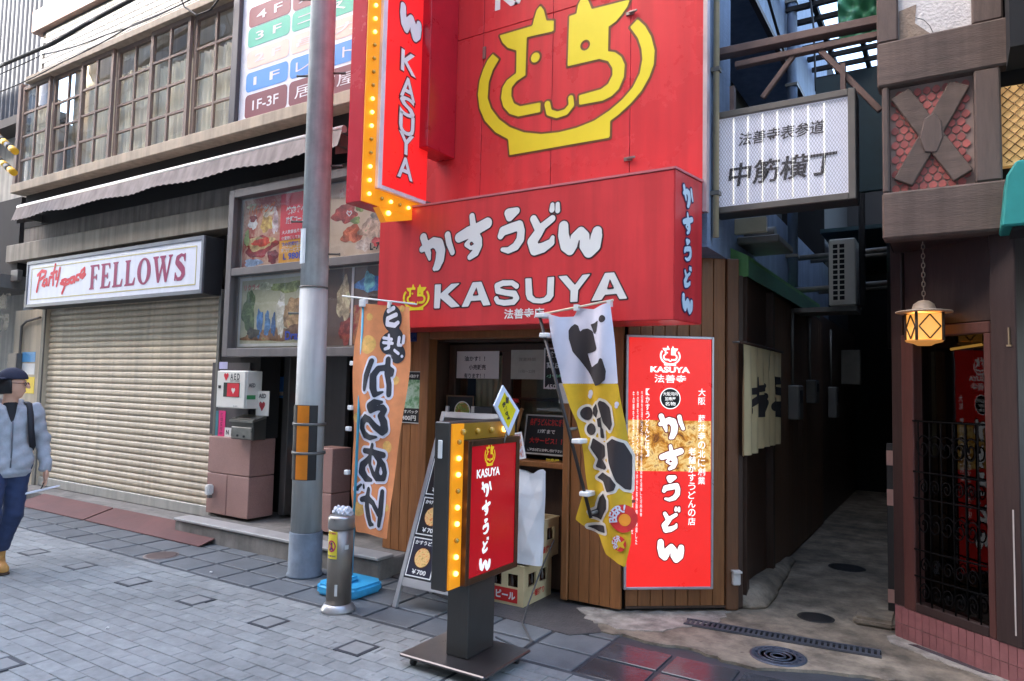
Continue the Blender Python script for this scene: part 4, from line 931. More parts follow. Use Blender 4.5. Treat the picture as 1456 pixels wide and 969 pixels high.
tl_, tr_, bl_, br_ = (xa_+.06, zM0-.05), (xb2-.07, zM0-.05), (xa_+.07, zB1+.06), (xb2-.06, zB1+.06)
cxm, czm = (xa_+xb2)/2, (zB1+zM0)/2
obj('brace', bar(FRt, tl_, (cxm, czm), hs1, -.02, .02), mBeam, TB, bevel=.006); obj('brace', bar(FRt, br_, (cxm, czm), hs1, -.02, .021), mBeam, TB, bevel=.006)
obj('brace', bar(FRt, tr_, (cxm, czm), hs1, -.02, .017), mBeam, TB, bevel=.006); obj('brace', bar(FRt, bl_, (cxm, czm), hs1, -.02, .018), mBeam, TB, bevel=.006)
obj('brace_boss', MB().prism(FRt, [(cxm-.06, czm-.02), (cxm-.035, czm-.11), (cxm+.03, czm-.12), (cxm+.065, czm-.03), (cxm+.055, czm+.07), (cxm+.02, czm+.13), (cxm-.035, czm+.10)], .0, .027), mPost, TB, bevel=.006)
# stucco above
st1 = FRt.P(1290, 20)[0]
obj('stucco', MB().rect(FRt, xw0+.1, zM1+.002, xc, 5.3, -.08, -.0), M('stucco_white', (222, 216, 212), .9, var=.08, scale=8, bump=1., bscale=50, dirt=.12), TB)
obj('stucco_bare', MB().prism(FRt, [(xw0+.104, zM1+.004), (xw0+.104, zM1+.2), (xw0+.20, zM1+.22), (xw0+.19, zM1+.10), (xw0+.28, zM1+.006)], .001, .004), M('stucco_bare', (150, 132, 116), .9, bump=1., bscale=40), TB)
obj('crack', MB().tube([FRt.pt(st1+.02, FRt.P(1293, 24)[1], .002), FRt.pt(st1+.09, FRt.P(1305, 31)[1], .002), FRt.pt(st1+.12, FRt.P(1318, 38)[1], .002), FRt.pt(st1+.14, FRt.P(1321, 50)[1], .002)], .0016, 5), mDark, TB)
obj('post', MB().rect(FRt, xw0-.02, zM1+.002, xw0+.1, 5.3, -.1, .04), mPost, TB, bevel=.01); xd_ = FRt.P(1381, 20)[0]
obj('post', MB().rect(FRt, xd_, zM1+.002, xc+.02, 5.3, -.1, .035), mPost, TB, bevel=.01)
# amber lattice window and teal awning at the right edge
xe = xc+.6; za, zb2 = FRt.P(1440, 235)[1], FRt.P(1440, 122)[1]
lw = obj('lattice_window', MB().rect(FRt, xc+.004, za, xe, zb2, -.06, .0), M('amber_glass', (236, 196, 132), .3, var=.1, emit=(255, 190, 110), es=.06), TB)
mb = MB()
for k in range(-14, 16):
    for sgn in (1, -1):
        a = Vector((xc+.004, za+k*.06)); L_ = xe-xc-.01; b = a+Vector((L_, L_*sgn))
        pts = []
        for t in np.linspace(0, 1, 40):
            q = a.lerp(b, t)
            if za < q.y < zb2: pts.append(FRt.pt(q.x, q.y, .006 if sgn > 0 else .009))
        if len(pts) > 1: mb.tube([pts[0], pts[-1]], .0035, 4)
obj('leading', mb, M('leading', (120, 92, 60), .5, metal=.5), lw)
ta = thing('teal_awning', 'teal cloth awning jutting in at the right edge', 'awning', (.6, 4.6, 2.8))
FTa = FY(4.62); t0 = FTa.P(1428, 250); t1 = FTa.P(1424, 322); t2 = FTa.P(1445, 228)
obj('front', MB().prism(FTa, [(t1[0], t1[1]), (t1[0]+1.4, t1[1]), (t1[0]+1.4, t2[1]), (t2[0], t2[1]), (t0[0]+.01, t0[1])], -.3, 0), M('awning_teal', (38, 140, 132), .6, var=.12), ta, bevel=.01)
obj('underside', MB().rect(FTa, t1[0]+.05, t1[1]-.02, t1[0]+1.4, t1[1]-.002, -.29, -.03), mDark, ta)
obj('arm', MB().tube([FTa.pt(t1[0]+.1, t1[1]-.01, -.28), FTa.pt(t1[0]+.12, t1[1]+.3, -.34)], .012, 6), mRail, ta)
obj('hood', MB().rect(FRt, xc+.03, FRt.P(1440, 100)[1], 1.1, 5.3, .0, .34), mDark, TB)
# ground floor, set back on the diagonal
ORB = Vector((-.35, 5.46, 0)); FRB = Frame(ORB, (.577, -.444, 0))
mPl = M('plinth_tile', (150, 98, 98), .45, var=.15, scale=20, rnd=.08, dirt=.2); ph = .215
pl = obj('plinth', MB().rect(FRB, 0, 0, 1.7, ph-.003, -.2, -.006), M('plinth_grout', (130, 112, 106), .9), TB)
for j in range(2):
    for i in range(34):
        obj('plinth_tile', MB().rect(FRB, i*.05+.0015, j*ph/2+.002, (i+1)*.05-.0015, (j+1)*ph/2-.002, -.02, 0), mPl, pl)
for i in range(3): obj('plinth_tile', MB().box(-.352+.0, -.345, 5.47+i*.05, 5.515+i*.05, .002, ph-.002), mPl, pl)
mDkW = M('stained_timber', (56, 41, 38), .45, var=.2, stretch=(8, 8, .8), bump=.15, bscale=14)
mRdW = M('redbrown_frame', (86, 52, 46), .45, var=.18, stretch=(8, 8, .8))
def rb(x0, x1, z0, z1, n0, n1, m_, nm, par=TB, bv=.006):
    a = FRB.P(x0, 700)[0]; b = FRB.P(x1, 700)[0]; return obj(nm, MB().rect(FRB, a, z0, b, z1, n0, n1), m_, par, bevel=bv)
rb(1266, 1282, ph, zB0+.3, -.2, -.02, mDkW, 'post'); rb(1283, 1300, ph, 2.02, -.1, .0, mRdW, 'door_frame')
rb(1414, 1452, ph, zB0+.3, -.2, .01, mDkW, 'post'); rb(1300, 1412, 2.0, 2.07, -.1, .0, mRdW, 'window_head'); rb(1402, 1413, ph, 2.0, -.1, .0, mRdW, 'door_frame')
rb(1283, 1413, 2.075, zB0+.3, -.2, -.04, mDkW, 'panel_above')
rb(1300, 1402, ph, ph+.06, -.1, .004, mDkW, 'bottom_rail')
mRG = glass('door_glass', (100, 100, 100), -.025)
ga, gb_ = FRB.P(1300, 700)[0], FRB.P(1402, 700)[0]
gmid = FRB.pt((ga+gb_)/2, 0, -.05); gt_ = math.radians(-6.6); gU = Vector((FRB.U.x*math.cos(gt_)-FRB.U.y*math.sin(gt_), FRB.U.x*math.sin(gt_)+FRB.U.y*math.cos(gt_), 0)); FGl = Frame(gmid, gU); ghw = (gb_-ga)/2-.002
wn = obj('shop_window', MB().add([FGl.pt(-ghw, ph+.06, 0), FGl.pt(ghw, ph+.06, 0), FGl.pt(ghw, 2.0, 0), FGl.pt(-ghw, 2.0, 0)], [(0, 1, 2, 3)]), mRG, TB)
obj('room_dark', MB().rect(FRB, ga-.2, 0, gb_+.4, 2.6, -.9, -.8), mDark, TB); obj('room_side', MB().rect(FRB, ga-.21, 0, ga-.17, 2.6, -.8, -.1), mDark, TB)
# wrought iron scrolls behind the lower glass
mb = MB()
for zz in (.45, .62, .95, 1.12, 1.45): mb.tube([FRB.pt(ga, zz, .006), FRB.pt(gb_, zz, .006)], .006, 6)
for i in range(6): mb.tube([FRB.pt(ga+(gb_-ga)*(i+.5)/6, ph+.06, .006), FRB.pt(ga+(gb_-ga)*(i+.5)/6, 1.45, .006)], .005, 6)
gr = obj('iron_grille', mb, M('wrought_iron', (14, 12, 12), .9, metal=0, spec=.1), wn)
for i in range(6):
    for (zz, s, R_) in ((.79, 1, .055), (.36, -1, .04), (.53, 1, .035), (1.03, -1, .035), (1.28, 1, .06)):
        uc = ga+(gb_-ga)*(i+1)/6-.005
        if uc > gb_-.03: continue
        pts = [FRB.pt(uc+s*R_*(1-t/26)*math.cos(t*.45), zz+R_*(1-t/26)*1.5*math.sin(t*.45), .006) for t in range(23)]
        obj('scroll', MB().tube(pts, .0045, 5), M('wrought_iron', (40, 36, 36)), wn)
# white strips: weather strip on the post, little sash bolt
a, z0 = FRB.P(1440, 640, .012); b, z1 = FRB.P(1442, 925, .012); a0_ = FRB.P(1440, 750, .012)[0]
obj('paint_scrape', MB().rect(FRB, a0_, .28, a0_+.008, .98, .0105, .0125), M('scrape_white', (196, 188, 180), .7), TB)
a, z1 = FRB.P(1435, 466, .012)
obj('sash_bolt', MB().rect(FRB, a-.004, z1-.10, a+.004, z1, .011, .02).rect(FRB, a-.014, z1-.11, a+.014, z1-.10, .011, .02), M('bolt_brass', (176, 160, 130), .4, metal=.8), TB)
# pink-lit strip lamp above the door inside the glass
a, z1 = FRB.P(1352, 497, -.25); b, z2 = FRB.P(1397, 490, -.25)
obj('strip_lamp', MB().tube([FRB.pt(a, z1, -.25), FRB.pt(b, z2, -.25)], .009, 8), M('strip_glow', (255, 200, 110), .4, emit=(255, 190, 90), es=.5), TB)
obj('lamp_stay', MB().tube([FRB.pt(b, z2, -.25), FRB.pt(b+.02, z2+.3, -.25)], .004, 5), mRail, TB)
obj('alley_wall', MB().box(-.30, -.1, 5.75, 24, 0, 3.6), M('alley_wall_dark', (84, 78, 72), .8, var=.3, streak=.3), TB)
obj('front_wall', MB().box(1.0, 6, 4.46, 4.9, ph, zB0+.3), mDkW, TB); obj('front_plinth', MB().box(1.0, 6, 4.43, 4.9, 0, ph-.003), mPl, TB)
for x in (1.1, 2.6, 4.1): obj('wall_post', MB().box(x, x+.16, 4.40, 4.458, ph, zB0+.0), mRdW, TB, bevel=.006)
# soffit beam return
obj('soffit', MB().box(xw0+.03, 1.1, YR+.02, 6.2, zB0+.01, zB0+.04), mDkW, TB)

# ================================================================== the other side of the street (behind the viewer)
ob = thing('opposite_building', 'tall pale building across the street, seen only mirrored in glass', 'building', (-4, -4.4, 0))
mOp = M('opposite_render', (176, 170, 160), .8, var=.12, scale=1.5, streak=.25)
HO = 15.3
obj('wall', MB().box(-38, 16, -12, -4.6, -.1, HO), mOp, ob)
for i in range(22):
    for j in range(5):
        x = -37.5+i*2.4; z = .6+j*2.9
        o = obj('window', MB().box(x, x+1.5, -4.6, -4.56, z+.5, z+1.9), M('op_glass', (44, 50, 58), .15), ob)
        obj('frame', MB().frame(Frame((0, -4.55, 0), (-1, 0, 0)), -x-1.55, z+.45, -x+.05, z+1.95, .06, -.02, .02), M('op_frame', (210, 206, 198), .5), o)
for j in range(5): obj('string_course', MB().box(-38, 16, -4.7, -4.42, 2.9+j*2.9, 3.1+j*2.9), M('op_band', (150, 140, 130), .8), ob)

# ================================================================== SIGNS AND STREET OBJECTS
mSteel = M('brushed_steel', (150, 146, 138), .35, metal=.8, var=.08, stretch=(1, 1, 6))
mAmber = M('amber_channel', (226, 150, 30), .35, var=.08, emit=(255, 150, 20), es=.10)
mBulbOn = M('bulb_lit', (255, 220, 130), .3, emit=(255, 196, 90), es=1.5)
mBulbOff = M('bulb_unlit', (196, 150, 50), .2, coat=.5)
# ---- lit menu panel on the corner
lp = thing('lit_panel', 'tall backlit red panel with white kana and noodle photograph on the corner', 'sign', FCh.pt(.4, .2, .05))
u0, v0, u1, v1 = FCh.R(891, 476, 1014, 838, .07)
obj('case', MB().rect(FCh, u0, v0, u1, v1, .004, .055), M('panel_case', (120, 112, 110), .4, metal=.4), lp)
obj('frame', MB().frame(FCh, u0, v0, u1, v1, .018, .056, .075), M('alu_frame', (186, 184, 188), .3, metal=.7), lp, bevel=.003)
RE = .16
mLit = M('lit_red', (236, 40, 36), .3, var=.04, emit=(255, 44, 36), es=RE); mLitW = M('lit_white', (250, 250, 246), .4, emit=(255, 250, 244), es=.26); mLitK = M('lit_black', (24, 18, 20), .5)
obj('face', MB().rect(FCh, u0+.018, v0+.018, u1-.018, v1-.018, .056, .064), mLit, lp)
LPp = lambda x, y: FCh.P(x, y, .066)
a, b = LPp(891, 597), LPp(1012, 671)
obj('photograph', MB().rect(FCh, u0+.02, b[1], u1-.02, a[1], .0645, .066), photo('noodles', [(40, 20, 8), (120, 66, 14), (206, 136, 36), (240, 206, 130), (150, 76, 20), (70, 60, 20)], 11, emit=.2), lp)
c = LPp(953, 508); obj('emblem', ink(FCh, fit(LOGO, c[0]-.0, c[1]+.01, .145, .155), .0665, .003, .0015), mLitW, lp)
c = LPp(953, 526); obj('lettering', put(FCh, 'KASUYA', c[0], c[1], .045, .0665, bold=.05, width=.30), mLitW, lp)
c = LPp(953, 539); obj('lettering', put(FCh, '法善寺', c[0], c[1], .06, .0665, bold=.012, width=.24), mLitW, lp)
c = LPp(953, 567); obj('badge', ink(FCh, [('C', c[0], c[1], .078)], .0668, .006), mLitW, lp); obj('badge', ink(FCh, [('C', c[0], c[1], .071)], .0672, .006), mLitK, lp)
for k, t in enumerate(('大阪河内', '加寿屋', '名物')): obj('lettering', put(FCh, t, c[0], c[1]+.034-.036*k, .028, .0678, bold=.01, width=.11 if k == 0 else .08), mLitW, lp)
ca, cb = LPp(956, 585), LPp(953, 806)
vkasu(FCh, ca[0]-.005, ca[1], cb[1], .20, .0685, .006, mLitW, lp, outline=.008, mats=M('lit_dkred', (150, 20, 20), .5))
ca, cb = LPp(998, 552), LPp(998, 690)
obj('lettering', vput(FCh, '大阪 藤井寺の北に創業', ca[0], ca[1], cb[1], .055, .0675, bold=.012), mLitW, lp)
ca, cb = LPp(984, 636), LPp(984, 748); obj('lettering', vput(FCh, '老舗かすうどんの店', ca[0], ca[1], cb[1], .055, .0675, bold=.012), mLitW, lp)
ca, cb = LPp(921, 552), LPp(921, 650); obj('lettering', vput(FCh, '【かすうどんとは】', ca[0], ca[1], cb[1], .03, .0675, bold=.01), mLitW, lp)
for k, (x, y) in enumerate(((913, 735), (907, 775), (901, 760))):
    ca, cb = LPp(x, 556), LPp(x, y); obj('lettering', vput(FCh, '牛の腸を低温でじっくり揚げて水分を抜き旨味を凝縮した河内名物の油かす'[:30-4*k], ca[0], ca[1], cb[1], .014, .0675, bold=0), mLitW, lp)

# ---- projecting vertical sign with chaser bulbs
xv = -3.72; FV = FX(xv)
yn = FV.P(519, 150)[0]; yf = FV.P(606, 150)[0]; xth = FY(yn).P(496, 150)[0]; zb0 = FV.P(520, 288)[1]
vs = thing('vertical_sign', 'projecting vertical red KASUYA sign edged with amber chaser bulbs', 'sign', (xv, yf, zb0))
obj('box', MB().box(xth, xv-.012, yn, yf, zb0, 8), M('vsign_red', (198, 30, 46), .25, var=.05, coat=.4), vs, bevel=.006)
yc1 = FV.P(537, 150)[0]; zc1 = zb0+.13
obj('bulb_channel', MB().rect(FV, yn+.004, zb0+.004, yc1, 8, -.0115, .0), mAmber, vs); obj('bulb_channel', MB().rect(FV, yc1+.001, zb0+.004, yf, zc1, -.0115, .0), mAmber, vs)
obj('arrow', MB().prism(FV, [(yc1+.05, zb0+.002), (yf-.05, zb0+.002), (yc1+.14, zb0-.10)], -.06, .0), mAmber, vs)
obj('face_frame', MB().rect(FV, yc1+.002, zc1+.002, yf, 8, -.0115, .03), M('face_frame', (226, 220, 222), .35, metal=.2), vs, bevel=.004)
obj('face', MB().rect(FV, yc1+.045, zc1+.035, yf-.005, 8, .0305, .034), M('vs_lit', (232, 36, 38), .3, var=.04, emit=(255, 40, 40), es=.13), vs)
bz = np.arange(zb0+.07, 7.5, .105)
for i, z in enumerate(bz):
    on = (i % 5) in (0, 1, 2) if i < 9 else (i % 6) < 3
    obj('bulb', MB().ball((xv+.012, (yn+yc1)/2, z), .015, 10), mBulbOn if on else mBulbOff, vs)
for i in range(4):
    obj('bulb', MB().ball((xv+.012, yc1+.07+i*.105, zb0+.065), .015, 10), mBulbOn if i % 2 else mBulbOff, vs)
obj('bulb', MB().ball((xv+.012, yc1+.15, zb0-.03), .02, 10), mBulbOn, vs)
uc = (yc1+.045+yf-.005)/2; mo, mw = MB(), MB()
for ch, py in zip('KASUYA', (85, 122, 149, 175, 203, 238)):
    v = FV.P(572, py, .035)[1]; hgt = .175 if ch != 'S' else .16
    put(FV, ch, uc-.01, v, hgt+.025, .0365, mo, bold=.05, width=.215); put(FV, ch, uc-.01, v, hgt, .0385, mw, bold=.02, width=.185)
obj('lettering_outline', mo, M('vs_dark', (110, 20, 30), .5), vs); obj('lettering', mw, mWh, vs)
vkasu(FV, uc, FV.P(585, 65, .035)[1]+1.75, FV.P(585, 65, .035)[1], .26, .0385, .008, mWh, vs, outline=.012, mats=M('vs_dark', (110, 20, 30)))
FV2 = FX(-3.60)
zbk = FV2.P(620, 214)[1]
obj('mount_box', MB().box(-3.80, -3.60, FV2.P(614, 0)[0], YP-.004, zbk, 8), M('mount_red', (176, 24, 40), .3, coat=.3), vs, bevel=.005)
obj('mount_arm', MB().box(xv-.15, xv-.05, yf+.002, YP-.004, zb0+.1, zb0+.2), mRail, vs)

# ---- freestanding lit sign on its base plate
xs = -2.325; FSt = FX(xs)
ss = thing('stand_sign', 'dark freestanding KASUYA sign with amber bulbs on a wheeled steel base', 'sign', (-2.42, 3.45, 0))
obj('base_plate', MB().box(-2.72, -2.13, 3.19, 3.68, .055, .075), M('plate_steel', (112, 106, 104), .3, metal=.85, var=.15), ss, bevel=.006)
mCast = M('caster', (34, 34, 36), .5)
for x in (-2.66, -2.19):
    for y in (3.25, 3.62): obj('caster', MB().lathe((x-.012, y, .024), [(.008, 0), (.023, .001), (.023, .023), (.008, .024)], 14, (1, 0, 0)).box(x-.016, x+.016, y-.012, y+.012, .046, .0555), mCast, ss)
mStand = M('stand_grey', (72, 70, 66), .35, metal=.5, var=.08, streak=.05)
yb0 = FSt.P(639, 720)[0]; yb1 = FSt.P(731, 720)[0]; z0 = FSt.P(640, 842)[1]; z1 = FSt.P(642, 601)[1]
obj('post', MB().box(-2.49, -2.34, 3.33, 3.60, .076, z0+.02), mStand, ss, bevel=.004)
xe_ = FY(yb0).P(615, 720)[0]
obj('case', MB().box(xe_, xs-.012, yb0, yb1, z0, z1), mStand, ss, bevel=.006)
yb2 = FSt.P(657, 720)[0]; zt = FSt.P(680, 624)[1]
obj('bulb_channel', MB().rect(FSt, yb0+.012, z0+.01, yb2, z1-.01, -.0115, 0), mAmber, ss); obj('bulb_channel', MB().rect(FSt, yb2+.001, zt, yb1-.012, z1-.01, -.0115, 0), M('amber_dull', (150, 110, 30), .35), ss)
obj('face_frame', MB().frame(FSt, yb2+.001, z0+.01, yb1-.002, zt-.003, .035, -.0115, .035), M('frame_bronze', (84, 58, 40), .35, metal=.5), ss, bevel=.003)
obj('face', MB().rect(FSt, yb2+.036, z0+.045, yb1-.037, zt-.038, -.0115, .026), M('stand_lit', (190, 20, 32), .25, var=.1, scale=3, emit=(230, 16, 30), es=.04), ss)
for i in range(9):
    z = z0+.09+i*(z1-z0-.2)/8
    obj('bulb', MB().ball((xs+.008, (yb0+.012+yb2)/2, z), .0145, 10), mBulbOn if i in (0, 1, 3, 4, 6, 7) else mBulbOff, ss)
for i in range(4): obj('bulb', MB().ball((xs+.008, yb0+.10+i*(yb1-yb0-.16)/3.6, (zt+z1-.01)/2), .019, 10), mBulbOn if i == 3 else mBulbOff, ss)
obj('handle', MB().box(xe_+.03, xe_+.06, yb0-.008, yb0-.001, z1-.20, z1-.10), M('handle_white', (220, 220, 216), .4), ss, bevel=.003)
c = FSt.P(697, 647, .03); obj('emblem', ink(FSt, fit(LOGO, c[0], c[1], .125, .11), .029, .003, .0012), M('stand_yel', (226, 190, 40), .4, emit=(240, 190, 30), es=.08), ss)
c = FSt.P(695, 672, .03); obj('lettering', put(FSt, 'KASUYA', c[0], c[1], .05, .029, bold=.03, width=.24), M('stand_white', (240, 240, 236), .4, emit=(255, 255, 250), es=.12), ss)
ca, cb = FSt.P(694, 682, .03), FSt.P(692, 815, .03)
vkasu(FSt, ca[0]-.01, ca[1], cb[1], .12, .029, .004, MATS['stand_white'], ss)
cord = obj('power_cord', MB().tube([(-2.34, 3.62, .12), (-2.25, 3.78, .02), (-2.28, 3.95, .012), (-2.5, 4.2, .014), (-2.62, 4.45, .02), (-2.60, 4.6, .25), (-2.6, 4.81, .45)], .006, 6), M('cord_grey', (96, 92, 88), .5))
tag(cord, 'thin grey power cord trailing from the freestanding sign to the shop', 'cord')

# ---- utility pole
ub_ = G(433, 818)
up = thing('utility_pole', 'grey steel utility pole with black and orange warning plate', 'pole', (ub_[0], ub_[1], 0))
ox, oy = ub_
lean = .012
def pz(z): return (ox-lean*z*.9, oy+.0*z, z)
obj('base_sleeve', MB().lathe((ox, oy, 0), [(.150, 0), (.150, .02), (.138, .03), (.137, .36), (.133, .365)], 28), M('sleeve_blue', (112, 122, 132), .6, var=.2, scale=10, streak=.2), up)
mPole = M('pole_grey', (188, 188, 182), .5, var=.07, streak=.3); mPoleU = M('pole_upper', (214, 218, 216), .5, var=.16, scale=7, streak=.32)
obj('shaft', MB().tube([pz(.366), pz(2.42)], [.126, .118], 28), mPole, up)
obj('collar', MB().tube([pz(2.415), pz(2.43)], .122, 28), mRail, up)
obj('upper_shaft', MB().tube([pz(2.431), pz(9)], [.116, .098], 28), mPoleU, up)
FPl = Frame((ox, oy, 0), (.90, .43, 0))
w2 = .105
def pc_(u, v, n=0.):
    a = u/.128; p = Vector(pz(v)); q = FPl.N*(.130+n)*math.cos(a)+FPl.U*(.130+n)*math.sin(a); return p+q
pcf = Frame((0, 0, 0), (1, 0, 0)); pcf.pt = pc_
pa, pb_, pm = .80, 1.42, .038
obj('warning_plate', MB().sheet(lambda u, v: pc_(-.125+.24*u, pa+(pb_-pa)*v, .004), 14, 2), M('plate_black', (36, 32, 30), .45), up)
obj('orange_stripe', MB().sheet(lambda u, v: pc_(-.055+.10*u, pa+.004+(pb_-pa-.008)*v, .007), 10, 2), M('plate_orange', (214, 122, 18), .4), up)
for z in (1.02, 1.26): obj('strap', MB().lathe((pz(z)[0], oy, z), [(.126, -.012), (.140, -.011), (.140, .011), (.126, .012)], 28), mRail, up)
for (z, s) in ((5.0, -1), (5.02, 1), (4.3, -1), (4.33, 1), (3.5, 1), (3.0, -1), (2.72, 1), (2.2, -1)):
    p = Vector(pz(z)); d = Vector((.86, .51, 0))*s; obj('step_peg', MB().tube([p+d*.10, p+d*.20, p+d*.215], [.009, .009, .014], 8), mRail, up)
obj('notice', MB().sheet(lambda u, v: pc_(-.14+.10*u, 2.62+.3*v, -.005), 6, 2), M('notice_pale', (190, 200, 206), .5), up)

# ---- stainless bollard with sticker
bx, by = -3.735, 3.705
bo = thing('bollard', 'short stainless steel bollard with yellow no-smoking sticker beside the pole', 'bollard', (bx, by, 0))
mBol = M('bollard_steel', (146, 138, 128), .38, metal=.75, var=.08, stretch=(3, 3, 1), streak=.12)
obj('foot', MB().lathe((bx, by, 0), [(.125, 0), (.122, .015), (.10, .05), (.093, .055)], 28), M('foot_alu', (176, 174, 172), .35, metal=.7, var=.15), bo)
obj('shaft', MB().lathe((bx, by, .0551), [(.088, 0), (.088, .52)], 32), mBol, bo)
obj('cap', MB().lathe((bx, by, .576), [(.089, 0), (.094, .004), (.094, .075), (.086, .09), (.06, .096)], 32), M('cap_steel', (168, 164, 158), .3, metal=.8), bo)
FBo = Frame((bx, by, 0), (.88, .47, 0))
def bc(u, v, n=0.): a = u/.088; return Vector((bx, by, v))+FBo.N*(.0895+n)*math.cos(a)+FBo.U*(.0895+n)*math.sin(a)
bcf = Frame((0, 0, 0), (1, 0, 0)); bcf.pt = bc
sk_ = obj('sticker', MB().sheet(lambda u, v: bc(-.082+.085*u, .375+.19*v, .0005), 10, 2), M('sticker_yel', (236, 216, 60), .4), bo)
obj('sign_ring', ink(bcf, [('S', [(-.040+.030*math.cos(t*.4), .463+.036*math.sin(t*.4), .0045) for t in range(17)])], .0025, .003), M('ring_purple', (196, 50, 90), .5), sk_)
obj('sign_ring', ink(bcf, [('S', [(-.058, .485, .004), (-.022, .442, .004)])], .003, .003), M('ring_purple', (196, 50, 90)), sk_)
obj('pictogram', ink(bcf, [('C', -.040, .482, .008), ('S', [(-.040, .47, .008), (-.042, .452, .008), (-.050, .437, .005)]), ('S', [(-.040, .455, .006), (-.032, .438, .005)])], .002, .003), M('picto_purple', (90, 50, 110), .5), sk_)
obj('lettering', put(bcf, '路上喫煙禁止', -.040, .552, .014, .0025, bold=.02, width=.07), M('ring_purple', (196, 50, 90)), sk_)
obj('lettering', put(bcf, 'NO SMOKING', -.040, .395, .012, .0025, bold=.02, width=.07), M('picto_purple', (90, 50, 110)), sk_)
obj('label', MB().sheet(lambda u, v: bc(.055+.03*u, .44+.03*v, .0005), 4, 2), M('label_white', (214, 214, 208), .4), bo)
obj('label', MB().sheet(lambda u, v: bc(-.005+.02*u, .12+.08*v, .0005), 4, 2), M('label_white', (214, 214, 208)), bo)
def crum(X, Y, Z):
    d = cone(X, Y, Z, (bx-.04, by, .69), (bx+.04, by+.01, .69), .035, .04)
    return d+.012*np.sin(X*130)*np.sin(Y*110+1)*np.sin(Z*140)+.006*np.sin(X*300+Z*200)
cb_ = nets(crum, (bx-.11, by-.08, .63), (bx+.11, by+.09, .77), .006)
tag(obj('plastic_bag', cb_, M('clear_plastic', (206, 208, 212), .12, var=.2, scale=30, spec=.8)), 'crumpled clear plastic wrapper lying on the bollard top', 'litter')

# ---- orange fried-chicken banner on a water-filled blue base
YO = 4.08
bn = thing('chicken_banner', 'orange upright banner with black kana and blue base behind the bollard', 'banner', (-3.98, YO, 0))
mBlueP = M('base_blue', (62, 168, 214), .45, var=.12, scale=14, dirt=.3)
bp_ = MB(); q = [(-4.19, 3.93), (-4.12, 3.86), (-3.85, 3.86), (-3.78, 3.93), (-3.78, 4.2), (-3.85, 4.27), (-4.12, 4.27), (-4.19, 4.2)]
bp_.prism(GROUND, q, .006, .085); bp_.prism(GROUND, [(-4.05, 3.99), (-3.92, 3.99), (-3.92, 4.12), (-4.05, 4.12)], .0851, .125)
obj('water_base', bp_, mBlueP, bn, bevel=.02, seg=3)
def wv(u, v): return .020*math.sin(u*9+v*3.1)+.012*math.sin(v*7+u*4)+.008*math.sin(u*25+v*2)
FO = Cloth((0, YO, 0), (1, 0, 0), wv)
P0 = Frame.P
ptop = P0(FO, 517, 428); pbot = (-3.985, .12)
mCy = M('pole_cyan', (70, 160, 186), .35)
obj('pole', MB().tube([FO.O+Vector((pbot[0], 0, pbot[1])), Vector((ptop[0], YO, ptop[1]))], .011, 10), mCy, bn)
a = P0(FO, 487, 421); b = P0(FO, 592, 433)
obj('cross_arm', MB().tube([(a[0], YO, a[1]), (b[0], YO, b[1])], .007, 8), M('arm_white', (224, 224, 220), .4), bn)
obj('joint', MB().box(ptop[0]-.03, ptop[0]+.03, YO-.025, YO+.025, ptop[1]-.05, ptop[1]+.01), M('arm_white', (224, 224, 220)), bn, bevel=.006)
outl = [(514, 432), (585, 437), (581, 500), (572, 600), (560, 700), (551, 767), (530, 762), (506, 757), (500, 700), (499, 640), (503, 560), (505, 490)]
mOr = M('banner_orange', (226, 144, 92), .75, var=.14, scale=6)
cl = obj('cloth', ink(FO, [('P', [P0(FO, *p) for p in outl])], 0, .014), mOr, bn)
for (x, y) in ((502, 517), (499, 580), (496, 610), (494, 672)):
    p = P0(FO, x, y); obj('loop', MB().box(p[0]-.025, p[0]+.02, YO-.018, YO+.018, p[1]-.018, p[1]+.018), M('arm_white', (224, 224, 220)), bn, bevel=.005)
p = P0(FO, 554, 433); obj('loop', MB().box(p[0]-.012, p[0]+.012, YO-.014, YO+.014, p[1]-.03, p[1]+.02), M('arm_white', (224, 224, 220)), bn)
s4 = [('S', [(330, -50, 28), (285, 120, 34), (265, 270, 25)]), ('S', [(480, -70, 32), (478, 90, 30), (510, 220, 32), (515, 330, 32)]), ('S', [(450, 305, 12), (380, 335, 28), (360, 250, 38), (355, 120, 35), (395, 35, 30), (470, 22, 30), (535, 60, 26), (530, 100, 25)]),
      ('S', [(450, 420, 15), (380, 425, 35), (330, 470, 40), (340, 510, 35), (400, 490, 25), (460, 480, 28), (480, 510, 30), (440, 580, 35), (470, 650, 45), (480, 730, 45), (450, 765, 35), (380, 700, 35), (320, 620, 33), (260, 600, 38), (205, 650, 40), (190, 720, 35), (220, 790, 40), (300, 825, 30), (390, 820, 12)])]
s5 = [('S', [(190, 10, 25), (300, 20, 30), (420, 55, 28)]), ('S', [(310, -55, 20), (270, 60, 26), (262, 150, 24), (310, 250, 25), (350, 310, 20)]), ('S', [(250, 90, 28), (170, 160, 36), (165, 230, 38), (210, 300, 35), (290, 320, 15)]), ('S', [(345, 60, 28), (415, 160, 28), (432, 240, 26), (418, 300, 28), (370, 300, 28), (350, 240, 26), (372, 150, 20), (372, 80, 20)]),
      ('S', [(250, 420, 25), (235, 500, 30), (230, 600, 30), (245, 700, 32), (265, 780, 30), (310, 790, 12)]), ('S', [(175, 525, 25), (240, 510, 30), (310, 560, 28), (355, 640, 24), (370, 690, 15)]), ('S', [(410, 440, 22), (402, 550, 28), (395, 680, 25), (375, 800, 20)]), ('S', [(160, 370, 12), (125, 410, 16), (135, 425, 10)]), ('S', [(185, 370, 10), (190, 405, 12)])]
class _B: pass
FOf = FY(YO)
